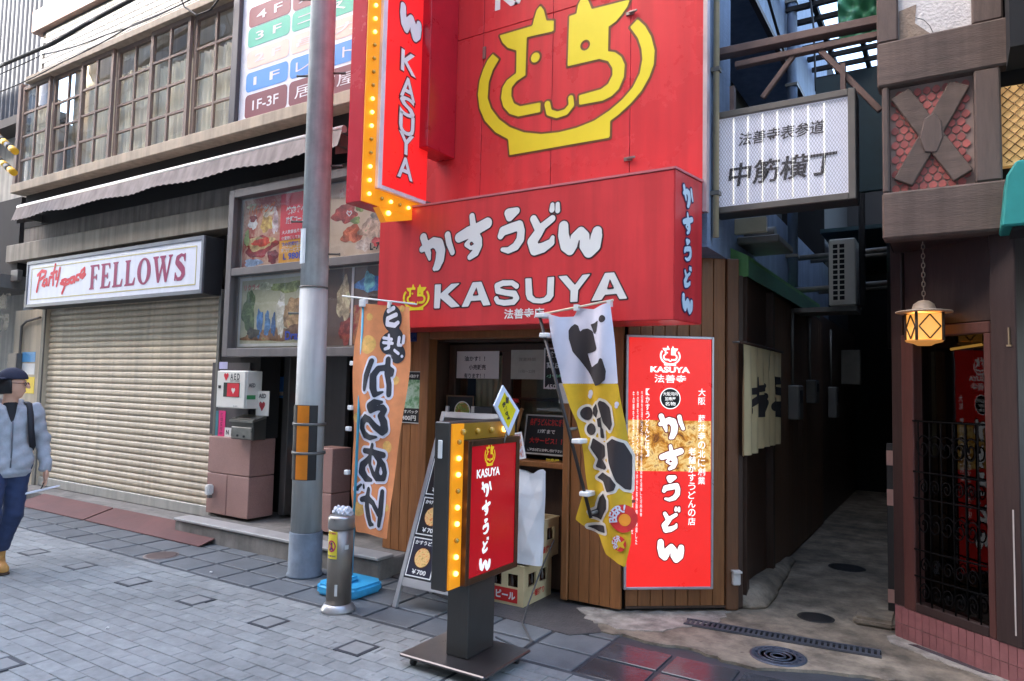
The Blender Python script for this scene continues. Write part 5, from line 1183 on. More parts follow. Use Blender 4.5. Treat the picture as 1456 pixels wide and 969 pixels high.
g4 = topx(s4, FOf, 490, 520, 8.07)+topx(s5, FOf, 490, 640, 7.45)
mNavy = M('banner_ink', (44, 46, 54), .7); mCW = M('banner_white', (228, 226, 236), .7)
obj('lettering_outline', ink(FO, g4, .003, .009, .020), mCW, cl); obj('lettering', ink(FO, g4, .006, .009), mNavy, cl)
blob = topx([('C', 220, 135, 50), ('C', 205, 225, 42), ('C', 228, 205, 40), ('C', 235, 262, 36)], FOf, 470, 400, 2.547)
obj('blob', ink(FO, blob, .003, .012), mNavy, cl)
um_ = topx([('S', [(232, 98, 7), (205, 108, 7)]), ('S', [(240, 122, 7), (200, 135, 7), (198, 155, 8), (230, 160, 8), (245, 150, 6)]), ('S', [(185, 205, 5), (215, 210, 5)]), ('S', [(185, 222, 5), (218, 225, 5)]), ('S', [(203, 195, 5), (202, 240, 6), (190, 245, 5)]), ('S', [(262, 200, 6), (258, 222, 6)]), ('S', [(245, 205, 6), (240, 230, 6), (250, 232, 5)]), ('S', [(225, 250, 5), (240, 262, 5)]), ('C', 252, 272, 6)], FOf, 470, 400, 2.547)
obj('lettering', ink(FO, um_, .006, .007), mCW, cl)
for (x, y, r) in ((142, 130, 14), (138, 230, 34), (262, 100, 12), (232, 360, 16), (92, 495, 18), (208, 600, 22), (100, 825, 26), (205, 820, 14)):
    obj('chicken_print', ink(FO, topx([('C', x, y, r)], FOf, 470, 400, 2.547), .0015, .012), M('print_yellow', (226, 176, 96), .7, var=.25, scale=20), cl)

# ---- beer banner
YBb = 4.24
def wb(u, v): return .035*math.sin(u*17+v*1.5)+.016*math.sin(v*6+u*5)+.012*math.sin(u*34-v*4)
FBb = Cloth((0, YBb, 0), (1, 0, 0), wb); FBf = FY(YBb)
bb = thing('beer_banner', 'white and yellow beer banner with black kana leaning at the shop corner', 'banner', (FBf.P(850, 760)[0], YBb, 0))
a, b = FBf.P(766, 448), FBf.P(872, 427)
obj('cross_arm', MB().tube([(a[0], YBb, a[1]), (b[0], YBb, b[1])], .008, 8), M('arm_cream', (224, 210, 180), .4), bb)
a, b = FBf.P(772, 446), FBf.P(846, 735)
obj('pole', MB().tube([(a[0], YBb-.06, a[1]), (b[0], YBb-.06, b[1])], .012, 10), M('pole_dark', (44, 38, 36), .4), bb)
obj('wall_bracket', MB().tube([(b[0], YBb-.06, b[1]+.03), (b[0]+.03, 4.83, b[1]+.03)], .012, 8), mRail, bb)
obj('wall_bracket', MB().tube([(FBf.P(815, 610)[0], YBb-.06, FBf.P(815, 610)[1]), (FBf.P(815, 610)[0], 4.83, FBf.P(815, 610)[1])], .010, 8), mRail, bb)
for (x, y) in ((776, 450), (781, 478), (827, 627), (838, 701)):
    p = FBf.P(x, y); obj('loop', MB().box(p[0]-.035, p[0]+.035, YBb-.085, YBb+.02, p[1]-.016, p[1]+.016), M('arm_white', (224, 224, 220)), bb, bevel=.006)
for (x, y) in ((820, 436), (867, 430)):
    p = FBf.P(x, y); obj('loop', MB().box(p[0]-.014, p[0]+.014, YBb-.02, YBb+.02, p[1]-.03, p[1]+.012), M('arm_white', (224, 224, 220)), bb)
wht = [(783, 447), (800, 452), (815, 450), (820, 438), (845, 440), (866, 432), (870, 434), (876, 490), (881, 546), (800, 546)]
yel = [(800, 545.5), (881, 545.5), (889, 600), (895, 660), (899, 720), (900, 770), (893, 805), (880, 800), (862, 788), (848, 762), (830, 748), (820, 738), (829, 705), (836, 700), (828, 650), (818, 600), (806, 562)]
mCl = M('beer_white', (218, 214, 224), .75, var=.05); mCy2 = M('beer_yellow', (220, 176, 34), .7, var=.14, scale=4)
c1b = obj('cloth', ink(FBb, [('P', [FBf.P(*p) for p in wht])], 0, .010), mCl, bb); c2b = obj('cloth', ink(FBb, [('P', [FBf.P(*p) for p in yel])], 0, .010), mCy2, bb, label='yellow lower half of the beer banner')
s6 = [('P', [(220, 230), (235, 200), (265, 175), (295, 190), (310, 240), (330, 220), (370, 212), (415, 235), (470, 375), (460, 395), (360, 415), (375, 470), (395, 525), (480, 495), (500, 455), (520, 460), (545, 560), (535, 630), (490, 668), (435, 680), (405, 640), (300, 465), (250, 400), (222, 300)]), ('P', [(395, 180), (440, 170), (480, 150), (465, 240), (445, 262), (425, 240)]), ('C', 515, 140, 30)]
mBk = M('beer_ink', (52, 44, 44), .7)
obj('lettering', ink(FBb, topx(s6, FBf, 770, 430, 5.7), .003, .008), mBk, c1b)
s7 = [('C', 170, 35, 38), ('C', 200, 130, 33), ('P', [(212, 5), (240, -22), (250, 20), (235, 58), (215, 40)]), ('P', [(245, 70), (265, 60), (272, 120), (250, 112)]), ('P', [(265, 130), (280, 130), (287, 180), (267, 180)]), ('P', [(255, -25), (270, -40), (300, -30), (330, 0), (345, 100), (330, 135), (285, 90)]),
      ('P', [(200, 240), (215, 185), (290, 230), (295, 290), (270, 310), (310, 355), (295, 370), (235, 355), (250, 310), (230, 280)]), ('P', [(310, 215), (350, 188), (410, 215), (445, 290), (450, 492), (420, 485), (380, 440), (330, 320)]), ('P', [(245, 420), (280, 390), (345, 415), (375, 460), (365, 490), (325, 500), (290, 440)]),
      ('P', [(245, 580), (260, 540), (290, 515), (320, 550), (320, 600), (270, 670), (210, 650), (200, 625), (240, 610)]), ('P', [(190, 712), (300, 705), (305, 745), (245, 742)])]
g7 = topx(s7, FBf, 790, 580, 4.215)
obj('lettering_outline', ink(FBb, g7, .003, .009, .020), M('beer_cream', (226, 216, 200), .7), c2b); obj('lettering', ink(FBb, g7, .006, .009, .003), mBk, c2b)
for (x, y, r) in ((375, 735, 26), (625, 825, 20), (365, 760, 22), (620, 845, 16)): obj('foam_spot', ink(FBb, topx([('C', x, y, r)], FBf, 770, 430, 5.7), .004, .009), mCl, c2b)
bad = topx([('C', 418, 660, 82)], FBf, 790, 580, 4.215); bad2 = topx([('C', 400, 808, 46)], FBf, 790, 580, 4.215)
mBr = M('badge_red', (216, 50, 44), .6)
obj('badge', ink(FBb, bad, .008, .009), mBr, c2b); obj('badge', ink(FBb, bad2, .010, .009), mBr, c2b)
obj('badge_cup', ink(FBb, topx([('C', 428, 668, 36)], FBf, 790, 580, 4.215), .0105, .008), M('cup_orange', (240, 150, 40), .6), c2b)
obj('badge_star', ink(FBb, topx([('P', [(400, 770), (410, 800), (440, 780), (425, 812), (440, 840), (405, 825), (385, 850), (388, 815), (360, 800), (392, 795)])], FBf, 790, 580, 4.215), .0125, .007), mCy2, c2b)
c = bad[0]
for k, ch in enumerate('BEER!'):
    t = math.radians(190-k*26); put(FBb, ch, c[1]+c[3]*.72*math.cos(t), c[2]+c[3]*.72*math.sin(t), .055, .011, None)
    obj('lettering', put(FBb, ch, c[1]+c[3]*.72*math.cos(t), c[2]+c[3]*.72*math.sin(t), .05, .012, bold=.03, rot=t-math.pi/2), mCl, c2b)
c = bad2[0]
for k, ch in enumerate('BEER'):
    t = math.radians(215-k*40); obj('lettering', put(FBb, ch, c[1]+c[3]*.7*math.cos(t), c[2]+c[3]*.7*math.sin(t), .035, .014, bold=.03, rot=t-math.pi/2), mCl, c2b)

# ---- folding A-frame menu board
fx, fy = -3.47, 3.97
ytop, ztop = FX(fx+.0).P(628, 585)
FAf = Frame((fx, fy, 0), (1, 0, 0), (0, ytop-fy, ztop)); Lf = math.hypot(ytop-fy, ztop)
af = thing('menu_board', 'aluminium A-frame menu board with bowl photos priced 700 yen', 'menu board', (fx+.3, fy+.1, 0))
mAl = M('aluminium', (188, 186, 184), .35, metal=.6, var=.06)
obj('frame', MB().rect(FAf, 0, .005, .035, Lf, -.03, .0).rect(FAf, .55, .005, .585, Lf, -.03, 0).rect(FAf, .036, Lf-.05, .549, Lf, -.03, -.001).rect(FAf, .036, .16, .549, .22, -.03, -.001), mAl, af, bevel=.003)
FAb = Frame((fx, fy+.42, 0), (1, 0, 0), (0, ytop+.04-fy-.42, ztop))
obj('back_leg', MB().rect(FAb, .005, .005, .03, Lf*.97, -.02, 0).rect(FAb, .555, .005, .58, Lf*.97, -.02, 0).rect(FAb, .031, .16, .554, .20, -.02, -.001), mAl, af)
obj('board', MB().rect(FAf, .036, .221, .549, Lf-.051, -.022, -.006), M('board_black', (30, 28, 30), .4), af)
mBowl = photo('bowl_photo', [(120, 50, 20), (220, 120, 60), (240, 200, 130), (200, 150, 80), (120, 150, 60)], 30)
nm = ['かすうどん', 'かすカレー', 'かけうどん', 'わかめうどん', 'とろろ昆布', '鴨なんば', 'ちからうどん', 'きつねかす']
for r in range(4):
    for c_ in range(2):
        u0_ = .045+c_*.255; v0_ = .235+r*.30
        if v0_+.28 > Lf-.06: continue
        cd_ = obj('menu_card', MB().rect(FAf, u0_, v0_, u0_+.235, v0_+.28, -.0055, -.003), M('card_navy', (36, 34, 50), .35) if r == 0 else M('card_black', (26, 24, 26), .35), af)
        obj('card_border', MB().frame(FAf, u0_, v0_, u0_+.235, v0_+.28, .008, -.0028, -.0015), mWh, cd_)
        obj('bowl_rim', ink(FAf, [('C', u0_+.1175, v0_+.14, .078)], -.0022, .006), M('bowl_dark', (60, 30, 26), .4), cd_)
        obj('bowl', ink(FAf, [('C', u0_+.1175, v0_+.14, .068)], -.001, .006), mBowl, cd_)
        obj('lettering', put(FAf, '￥700', u0_+.1175, v0_+.038, .034, -.001, bold=.03, width=.13), mWh, cd_)
        obj('lettering', put(FAf, nm[r*2+c_], u0_+.1175, v0_+.245, .03, -.001, bold=.03, width=.19), mWh, cd_)

# ---- beer crates, white sack
mCrate = M('crate_cream', (214, 192, 146), .5, var=.08, dirt=.15); mCrD = M('crate_hole', (40, 36, 34), .8)
def crate(x0, y0, z0, lab):
    t = thing('beer_crate', lab, 'crate', (x0+.17, y0+.2, z0), 'cream beer crates by the counter'); x1, y1, h = x0+.335, y0+.42, .285
    m = MB(); w_ = .018
    for (a, b, c, d) in ((x0, x1, y0, y0+w_), (x0, x1, y1-w_, y1), (x0, x0+w_, y0+w_+.001, y1-w_-.001), (x1-w_, x1, y0+w_+.001, y1-w_-.001)):
        m.box(a, b, c, d, z0, z0+.13); m.box(a, b, c, d, z0+.225, z0+h)
        ax = abs(b-a) > abs(d-c)
        for k in range(3):
            if ax: L_ = b-a; s_ = a+(L_-.05)*k/2; m.box(s_, s_+.05, c, d, z0+.1305, z0+.2245)
            else: L_ = d-c; s_ = c+(L_-.05)*k/2; m.box(a, b, s_, s_+.05, z0+.1305, z0+.2245)
    m.box(x0+w_+.001, x1-w_-.001, y0+w_+.001, y1-w_-.001, z0, z0+.012)
    obj('body', m, mCrate, t)
    obj('rim', MB().frame(GROUND, x0-.006, y0-.006, x1+.006, y1+.006, .02, z0+h+.0005, z0+h+.012), mCrate, t, bevel=.003)
    for i in range(4):
        for j in range(5): obj('bottle', MB().lathe((x0+.055+i*.075, y0+.055+j*.078, z0+.0125), [(.03, 0), (.032, .01), (.032, .15), (.014, .20), (.013, .25)], 10), M('bottle_brown', (60, 32, 18), .15, coat=.5), t)
    f1 = FY(y0); f2 = FX(x1)
    obj('print', MB().rect(f1, x0+.08, z0+.02, x1-.05, z0+.12, .001, .002), M('crate_red', (206, 40, 36), .5), t)
    obj('lettering', put(f1, 'ビール', (x0+x1)/2+.015, z0+.07, .06, .004, bold=.04, width=.17), mWh, t)
    obj('lettering', put(f2, '一番搾り', y0+.21, z0+.07, .05, .002, bold=.03, width=.2), M('crate_red', (206, 40, 36)), t)
    return t
crate(-3.015, 4.505, .008, 'lower cream beer crate with red print on the ground by the counter')
crate(-3.000, 4.585, .3055, 'upper cream beer crate stacked behind the white paper sack')
bgx = (FY(4.55).P(724, 740)[0]+FY(4.55).P(769, 740)[0])/2; bgw = (FY(4.55).P(769, 740)[0]-FY(4.55).P(718, 740)[0])/2; bgy = 4.55
tri = lambda q: 2*abs(q-math.floor(q)-.5)
def sackp(u, v, sd):
    z = .32+v*(.66+.015*math.sin(u*9)+.02*tri(u*2.2)); hw3 = bgw*(1-.10*v*(1 if u < .5 else .2)+.02*math.sin(v*11)); x = bgx+(2*u-1)*hw3+.02*v
    e = max(0, 1-(2*u-1)**2)**.5*min(1, (1.02-v)*3+.25); cr = .018*tri(u*1.1+v*.9)+.012*tri(u*1.6-v*1.3+.3)+.003*tri(u*.8+v*4.7+.6)
    return (x, bgy-sd*(.052*e)+(.018-cr)*min(1, e*3), z)
sk3 = MB(); NU, NV = 34, 60
for sd in (1, -1):
    vv = [sackp(i/NU, j/NV, sd) for j in range(NV+1) for i in range(NU+1)]; ff = [(j*(NU+1)+i, j*(NU+1)+i+1, (j+1)*(NU+1)+i+1, (j+1)*(NU+1)+i) for j in range(NV) for i in range(NU)]
    sk3.add(vv, ff if sd > 0 else [f[::-1] for f in ff])
tag(obj('paper_sack', sk3, M('sack_white', (230, 230, 230), .6, var=.03)), 'crumpled white paper sack propped on the lower beer crate', 'sack')

# ---- notices and boards in and around the opening
def card(name, lab, cat, fr, px, n0, n1, mat, bord=None, bw_=.012):
    r = fr.R(*px, n1); t = thing(name, lab, cat, fr.pt((r[0]+r[2])/2, r[1], n0))
    s = obj('sheet', MB().rect(fr, *r, n0, n1), mat, t)
    if bord: obj('border', MB().frame(fr, *r, bw_, n1+.0005, n1+.002), bord, t)
    return t, r
mPap = M('paper_white', (222, 216, 210), .7, var=.03); mPk = M('paper_black', (26, 25, 26), .4); mTx = M('print_dark', (52, 48, 52), .6); mRd = M('print_red', (206, 44, 40), .5)
t, r = card('paper_notice', 'white paper notice with three printed lines in the shop window', 'notice', FBk, (650, 500, 709, 539), .001, .004, mPap)
for k, s in enumerate(('油かす！！', '小売販売', '有ります！！')): obj('lettering', put(FBk, s, (r[0]+r[2])/2-(.03 if k != 1 else 0), r[3]-.065-.075*k, .045, .006, bold=.02, width=.22 if k != 1 else .18), mTx, t)
t, r = card('paper_notice', 'greyish blank-looking notice pinned right of the window mullion', 'notice', FBk, (727, 498, 773, 540), .006, .009, M('paper_grey', (176, 174, 160), .7))
for k, s in enumerate(('営業時間', '11時〜22時')): obj('lettering', put(FBk, s, (r[0]+r[2])/2, r[3]-.08-.1*k, .03, .011, width=.16), M('print_faint', (120, 118, 112), .6), t)
FBm = FY(4.97)
t, r = card('menu_sheet', 'black menu sheet priced 450 hanging behind the beer banner pole', 'menu', FBk, (774, 495, 812, 554), .012, .016, mPk, mWh)
for k, s in enumerate(('枝豆', '鶏皮', '小鉢', '450円')): obj('lettering', put(FBk, s, r[0]+.10, r[3]-.055-.088*k, .05 if k != 2 else .03, .019, bold=.02, width=.15), mWh if k != 2 else M('print_green', (120, 190, 150), .5), t)
obj('hook', MB().tube([FBk.pt((r[0]+r[2])/2, r[3], .014), FBk.pt((r[0]+r[2])/2, wz1-.03, .004)], .003, 5), mRail, t)
t, r = card('soba_poster', 'black-bordered green food poster priced 400 yen on the cedar wall', 'poster', FW, (566, 528, 599, 603), .004, .007, mPk, M('poster_edge', (190, 188, 180), .5), .008)
obj('photograph', MB().rect(FW, r[0]+.012, r[1]+.13, r[2]-.012, r[3]-.075, .0075, .009), photo('green_photo', [(30, 90, 60), (120, 170, 120), (200, 220, 200), (60, 130, 90)], 14), t)
obj('lettering', put(FW, 'KASUYA油かす', (r[0]+r[2])/2, r[3]-.042, .03, .009, bold=.03, width=.2), mWh, t); obj('lettering', put(FW, 'かすパック', (r[0]+r[2])/2, r[1]+.10, .03, .009, bold=.03, width=.2), mWh, t); obj('lettering', put(FW, '400円', (r[0]+r[2])/2, r[1]+.045, .045, .009, bold=.03, width=.16), mWh, t)
FCt = Frame((0, 4.775, 0), (1, 0, 0), (0, .18, 1))
t, r = card('service_board', 'black board with red lettering and 17時 line leaning on the counter', 'menu', FCt, (749, 589, 806, 650), 0, .012, mPk, M('poster_edge', (190, 188, 180)))
for k, (s, m_, h) in enumerate((('各種うどんにおにぎり', mRd, .06), ('17時まで', mWh, .035), ('大サービス！！', mRd, .05), ('ご注文の際にお申し付け下さい', mWh, .024), ('加寿屋', M('print_yellow2', (220, 200, 60), .5), .028))):
    obj('lettering', put(FCt, s, (r[0]+r[2])/2+(.08 if k == 4 else 0), r[3]-.06-.075*k, h, .015, bold=.03, width=(.32, .16, .30, .32, .12)[k]), m_, t)
t, r = card('bowl_picture', 'framed picture of a noodle bowl on the counter left', 'picture', FY(4.975), (635, 562, 673, 601), 0, .02, mPk, M('brown_edge', (110, 84, 60), .5))
fb = FY(4.975); cxx, czz = (r[0]+r[2])/2+.03, (r[1]+r[3])/2-.02
obj('bowl_rim', ink(fb, [('C', cxx, czz, .085)], .023, .006), mWh, t); obj('bowl', ink(fb, [('C', cxx, czz, .076)], .025, .006), photo('bowl_mixed', [(70, 40, 20), (190, 120, 50), (90, 150, 50), (230, 190, 120), (200, 60, 40)], 22), t)
o = thing('napkin_box', 'dark grey box with white edge beside the bowl picture', 'box', (fb.P(688, 590)[0], 5.05, czt))
r = fb.R(673, 578, 702, 604); obj('body', MB().rect(fb, r[0]+.03, czt+.001, r[2], r[3], -.06, .03), M('box_grey', (74, 74, 76), .5), o, bevel=.004); obj('edge', MB().rect(fb, r[0], czt+.001, r[0]+.028, r[3], -.06, .031), mWh, o)
# price placard turned on its corner
FD = FX(-2.275)
dp = [FD.P(*q) for q in ((714, 548), (737, 584), (722, 620), (701, 577))]
o = thing('diamond_placard', 'white diamond placard with yellow print stuck on the freestanding sign corner', 'placard', FD.pt(*dp[2]))
cxd = sum(p[0] for p in dp)/4; czd = sum(p[1] for p in dp)/4
obj('sheet', MB().prism(FD, dp, 0, .008), M('placard_white', (214, 220, 236), .4), o)
obj('print', MB().prism(FD, [(cxd+(p[0]-cxd)*.70, czd+(p[1]-czd)*.70) for p in dp], .0085, .010), M('placard_yellow', (232, 210, 30), .4), o)
obj('lettering', put(FD, '名物かす', cxd-.01, czd-.01, .035, .012, bold=.05, width=.13, rot=-1.0), mTx, o); obj('lettering', put(FD, '旨', cxd+.0, czd+.055, .04, .012, bold=.05), mTx, o)
obj('stem', MB().tube([FD.pt(dp[2][0], dp[2][1]+.02, -.006), FD.pt(dp[2][0]-.02, dp[2][1]-.04, -.014)], .006, 6), mRail, o)
t, r = card('flyer', 'pale blue tilted flyer of a dish below the diamond placard', 'flyer', Frame((0, 4.70, 0), (.97, .1, .22), (-.22, 0, .97)), (727, 617, 748, 652), 0, .006, photo('dish_blue', [(120, 160, 210), (206, 216, 230), (196, 120, 90), (236, 206, 180)], 12), mWh)
obj('clip_arm', MB().tube([p3(FY(4.71), 737, 650), p3(FY(5.0), 737, 662)], .005, 6), mRail, t)
o = obj('wooden_frame_bar', MB().tube([p3(FBm, 742, 581), p3(FBm, 734, 618)], .016, 4), M('pale_wood', (196, 140, 84), .5)); tag(o, 'pale wooden stick slanting behind the diamond placard', 'stick')
o = thing('red_jar', 'small red-lidded jar behind the diamond placard', 'jar', (FBm.P(731, 570)[0], 5.0, czt)); uj = FBm.P(732, 580)[0]; zj = FBm.P(732, 568)[1]
obj('jar', MB().lathe((uj, 4.97, czt+.001), [(.03, 0), (.035, .01), (.035, zj-czt-.05), (.028, zj-czt-.03)], 14), M('jar_dark', (60, 50, 46), .2), o); obj('lid', MB().lathe((uj, 4.97, zj-.0285), [(.032, 0), (.032, .03), (.02, .034)], 14), mRd, o)
t, r = card('price_slip', 'cream paper slip taped beside the shop corner pier', 'notice', FY(4.79), (795, 545, 808, 574), .022, .025, mPap)

# ---- AED cabinet, letterbox and stickers by the granite pier
FE = FY(YL-.06)
ae = thing('defibrillator_cabinet', 'white AED defibrillator cabinet with red window on the pier', 'cabinet', FE.pt(*FE.P(325, 585)))
u0, v0, u1, v1 = FE.R(309, 527, 347, 582, .16)
mAed = M('aed_white', (226, 222, 210), .4, var=.03)
obj('body', MB().rect(FE, u0, v0, u1, v1, -.05, .14), mAed, ae, bevel=.008); obj('door', MB().rect(FE, u0+.004, v0+.004, u1-.004, v1-.004, .1405, .16), mAed, ae, bevel=.006)
w_ = u1-u0; h_ = v1-v0
obj('window', MB().rect(FE, u0+.26*w_, v0+.30*h_, u0+.82*w_, v0+.68*h_, .1605, .163), M('aed_dark', (70, 76, 66), .15), ae); obj('red_bag', MB().rect(FE, u0+.40*w_, v0+.31*h_, u0+.81*w_, v0+.66*h_, .1635, .166), M('aed_red', (214, 36, 52), .35), ae)
def heart(u, v, s): return [('P', [(u, v-s), (u-.8*s, v+.05*s), (u-.85*s, v+.5*s), (u-.45*s, v+.85*s), (u, v+.5*s), (u+.45*s, v+.85*s), (u+.85*s, v+.5*s), (u+.8*s, v+.05*s)])]
obj('heart', ink(FE, heart(u0+.62*w_, v0+.47*h_, .035), .168, .004), mAed, ae); obj('heart', ink(FE, heart(u0+.34*w_, v0+.84*h_, .045), .163, .004), M('aed_red', (214, 36, 52)), ae)
obj('lettering', put(FE, 'A E D', u0+.65*w_, v0+.84*h_, .065, .163, bold=.02, width=.15), mTx, ae); obj('lettering', put(FE, '自動体外式除細動器', u0+.65*w_, v0+.73*h_, .028, .163, width=.15), mTx, ae); obj('lettering', put(FE, 'CU-SP1', u0+.7*w_, v0+.06*h_, .016, .163), mTx, ae)
obj('lock', MB().rect(FE, u0+.08*w_, v0+.52*h_, u0+.16*w_, v0+.60*h_, .1605, .166), mPk, ae)
FEs = FX(u1-.001+0); obj('lettering', put(FEs, 'AED', YL-.06-.08, v0+.62*h_, .04, .006, bold=.02, width=.08), mTx, ae); obj('sticker', MB().rect(FEs, YL-.06-.135, v0+.25*h_, YL-.06-.03, v0+.36*h_, .001, .004), M('sticker_green', (60, 150, 90), .5), ae)
t, r = card('defibrillator_sign', 'small white AED heart sign right of the cabinet', 'sign', FY(YL-.04), (365, 556, 381, 592), 0, .01, mAed)
fe = FY(YL-.04); obj('lettering', put(fe, 'AED', (r[0]+r[2])/2, r[3]-.05, .045, .012, bold=.03, width=.11), mTx, t); obj('heart', ink(fe, heart((r[0]+r[2])/2, r[1]+.10, .055), .012, .004), M('aed_heart', (170, 44, 50), .4), t); obj('bracket', MB().rect(fe, r[0]-.06, r[1]+.1, r[0]+.02, r[1]+.13, -.02, -.001), mRail, t)
FEm = FY(YL-.05); u0, v0, u1, v1 = FEm.R(328, 594, 358, 627, .14)
mbx = thing('letterbox', 'dented silver metal letterbox under the AED cabinet', 'letterbox', FEm.pt((u0+u1)/2, v0, 0))
mLb = M('letterbox_steel', (150, 146, 136), .3, metal=.8, var=.2, scale=14); obj('body', MB().rect(FEm, u0, v0, u1, v1, -.03, .13), M('letterbox_side', (92, 90, 84), .4, metal=.7), mbx, bevel=.006); obj('lid', MB().prism(Frame((u0-.01, 0, 0), (0, 1, 0)), [(YL-.03, v1+.03), (YL-.05-.15, v1-.02), (YL-.05-.15, v1-.04), (YL-.03, v1+.001)], 0, u1-u0+.02), mLb, mbx); obj('flap', MB().rect(FEm, u0+.015, v0+.01, u1-.015, v1-.09, .1305, .14), mLb, mbx, bevel=.006)
obj('lock', MB().lathe(FEm.pt((u0+u1)/2+.05, v0+.035, .1405), [(.012, 0), (.012, .008)], 12, (0, -1, 0)), mPk, mbx); obj('lock', MB().lathe(FEm.pt((u0+u1)/2-.05, v0+.04, .1405), [(.012, 0), (.012, .008)], 12, (0, -1, 0)), mPk, mbx)
FEp = FY(YL+.02)
obj('mounting_board', MB().rect(FEp, *FEp.R(304, 516, 352, 622), 0, .012), M('sticker_board', (70, 64, 66), .6), LB)
for k, (q, c, lab) in enumerate(((( 311, 584, 319, 623), (224, 40, 120), 'narrow magenta sticker left of the letterbox'), ((319, 608, 328, 622), (226, 226, 222), 'small white numbered sticker beside the letterbox'), ((312, 515, 323, 525), (190, 186, 220), 'pale lilac sticker above the AED cabinet'), ((304, 584, 310, 620), (70, 130, 140), 'faded teal sticker strip at the shutter edge'))):
    t, r = card('sticker', lab, 'sticker', FEp, q, .0125, .016, M('sticky%d' % k, c, .45))
    if k == 1: obj('lettering', put(FEp, 'N', (r[0]+r[2])/2, (r[1]+r[3])/2, .05, .018, bold=.04), mTx, t)
    if k == 0: obj('lettering', vput(FEp, '貸切受付中', (r[0]+r[2])/2, r[3]-.02, r[1]+.02, .04, .018), M('mag_dk', (120, 10, 60), .5), t)
FDr = FY(YL+.398)
t, r = card('door_notice', 'blue and white paper notice on the dark door', 'notice', FDr, (397, 536, 413, 567), .001, .004, M('notice_blue', (70, 140, 214), .5)); obj('strip', MB().rect(FDr, r[0], r[1]+.03, r[2], r[1]+.07, .0045, .006), mPap, t)
t, r = card('long_flyer', 'tall narrow white and orange flyer hidden behind the utility pole', 'flyer', FDr, (412, 556, 424, 658), .001, .004, M('flyer_white', (206, 214, 226), .5))
obj('strip', MB().rect(FDr, r[0], r[3]-.12, r[2], r[3]-.02, .0045, .006), M('flyer_orange', (226, 110, 70), .5), t); obj('strip', MB().rect(FDr, r[0], r[1], r[2], r[1]+.14, .0045, .006), M('flyer_orange', (226, 110, 70)), t); obj('strip', MB().rect(FDr, r[0]+.02, r[1]+.2, r[2]-.02, r[3]-.2, .0045, .006), M('flyer_blue', (130, 176, 226), .5), t)
o = thing('wall_socket', 'white weatherproof socket low on the granite pier edge', 'socket', (gx0, YL-.1, .6)); q = FE.P(303, 695); obj('cover', MB().rect(FE, q[0]-.03, q[1]-.06, q[0]+.04, q[1]+.05, .012, .09), M('socket_white', (220, 218, 212), .4), o, bevel=.015, seg=2); obj('plug', MB().rect(FE, q[0]-.0, q[1]-.09, q[0]+.035, q[1]-.062, .03, .07), mRail, o)

# ---- alley mouth: lightbox sign on its bracket
FAl = FY(4.98); u0, v0, u1, v1 = FAl.P(1013, 240)[0], FAl.P(1100, 296)[1], FAl.P(1217, 200)[0], FAl.P(1100, 147)[1]
as_ = thing('alley_sign', 'wired white lightbox with brush characters hanging over the alley mouth', 'sign', (u0, 5.05, v0))
mAF = M('alley_frame', (106, 100, 92), .5, metal=.3, var=.12)
obj('case', MB().rect(FAl, u0, v0, u1, v1, -.20, -.012), M('alley_case', (60, 60, 60), .5), as_, bevel=.005); obj('frame', MB().frame(FAl, u0, v0, u1, v1, .045, -.011, .02), mAF, as_, bevel=.004)
obj('face', MB().rect(FAl, u0+.046, v0+.046, u1-.046, v1-.046, -.011, -.004), M('alley_white', (222, 222, 230), .4, var=.04, emit=(230, 230, 255), es=.05), as_)
for i in range(7):
    x = u0+.15+(u1-u0-.24)*i/7; obj('tube_glow', MB().tube([FAl.pt(x, v0+.06, -.001), FAl.pt(x, v1-.06, -.001)], .0045, 5), M('tube_white', (250, 248, 240), .4, emit=(255, 250, 235), es=.25), as_)
mb = MB(); hx_ = .020
for i in range(int((u1-u0-.09)/hx_)):
    for s in (1, -1):
        pts = []; k = 0; x = u0+.05+i*hx_
        z = v0+.05
        while z < v1-.05: pts.append(FAl.pt(x+(hx_*.25*s if k % 2 else -hx_*.25*s)+(hx_/2 if s > 0 else 0), z, .010+.001*s)); z += .017; k += 1
        for a, b in zip(pts[:-1], pts[1:]):
            d = Vector((.0011, 0, 0)); mb.add([a-d, a+d, b+d, b-d], [(0, 1, 2, 3)])
struct(obj('wire_mesh', mb, M('mesh_wire', (126, 122, 122), .5, metal=.4), as_), 'stuff')
mBr2 = M('brush_black', (52, 48, 48), .6)
obj('lettering', put(FAl, '法善寺表参道', (u0+u1)/2+.0, v0+(v1-v0)*.70, .095, .0025, bold=.015, width=.56, shear=.12), mBr2, as_)
obj('lettering', put(FAl, '中筋横丁', (u0+u1)/2-.0, v0+(v1-v0)*.36, .17, .0025, bold=.02, width=.70, shear=.12), mBr2, as_)
br = thing('steel_bracket', 'rusty steel beams and braces spanning the alley above the lightbox', 'bracket', (-1, 5.0, 3.8))
mRust = M('rusty_steel', (104, 82, 74), .7, var=.25, scale=8, bump=.2); FBrk = FY(5.10)
def beam(a, b, w_, d_, nm='beam'):
    A = Vector(FBrk.P(*a)); B = Vector(FBrk.P(*b)); return obj(nm, bar(FBrk, A, B, w_, -d_, d_), mRust, br, bevel=.004)
beam((998, 83), (1286, 24), .055, .05); beam((1046, 94), (1252, 50), .042, .03)
beam((1128, 80), (1084, 140), .035, .016, 'brace'); beam((1166, 72), (1252, 158), .038, .016, 'brace')
for x in (u0+.1, u1-.1): obj('hanger', MB().box(x, x+.03, 5.06, 5.12, v1+.001, v1+.22), mRust, br)
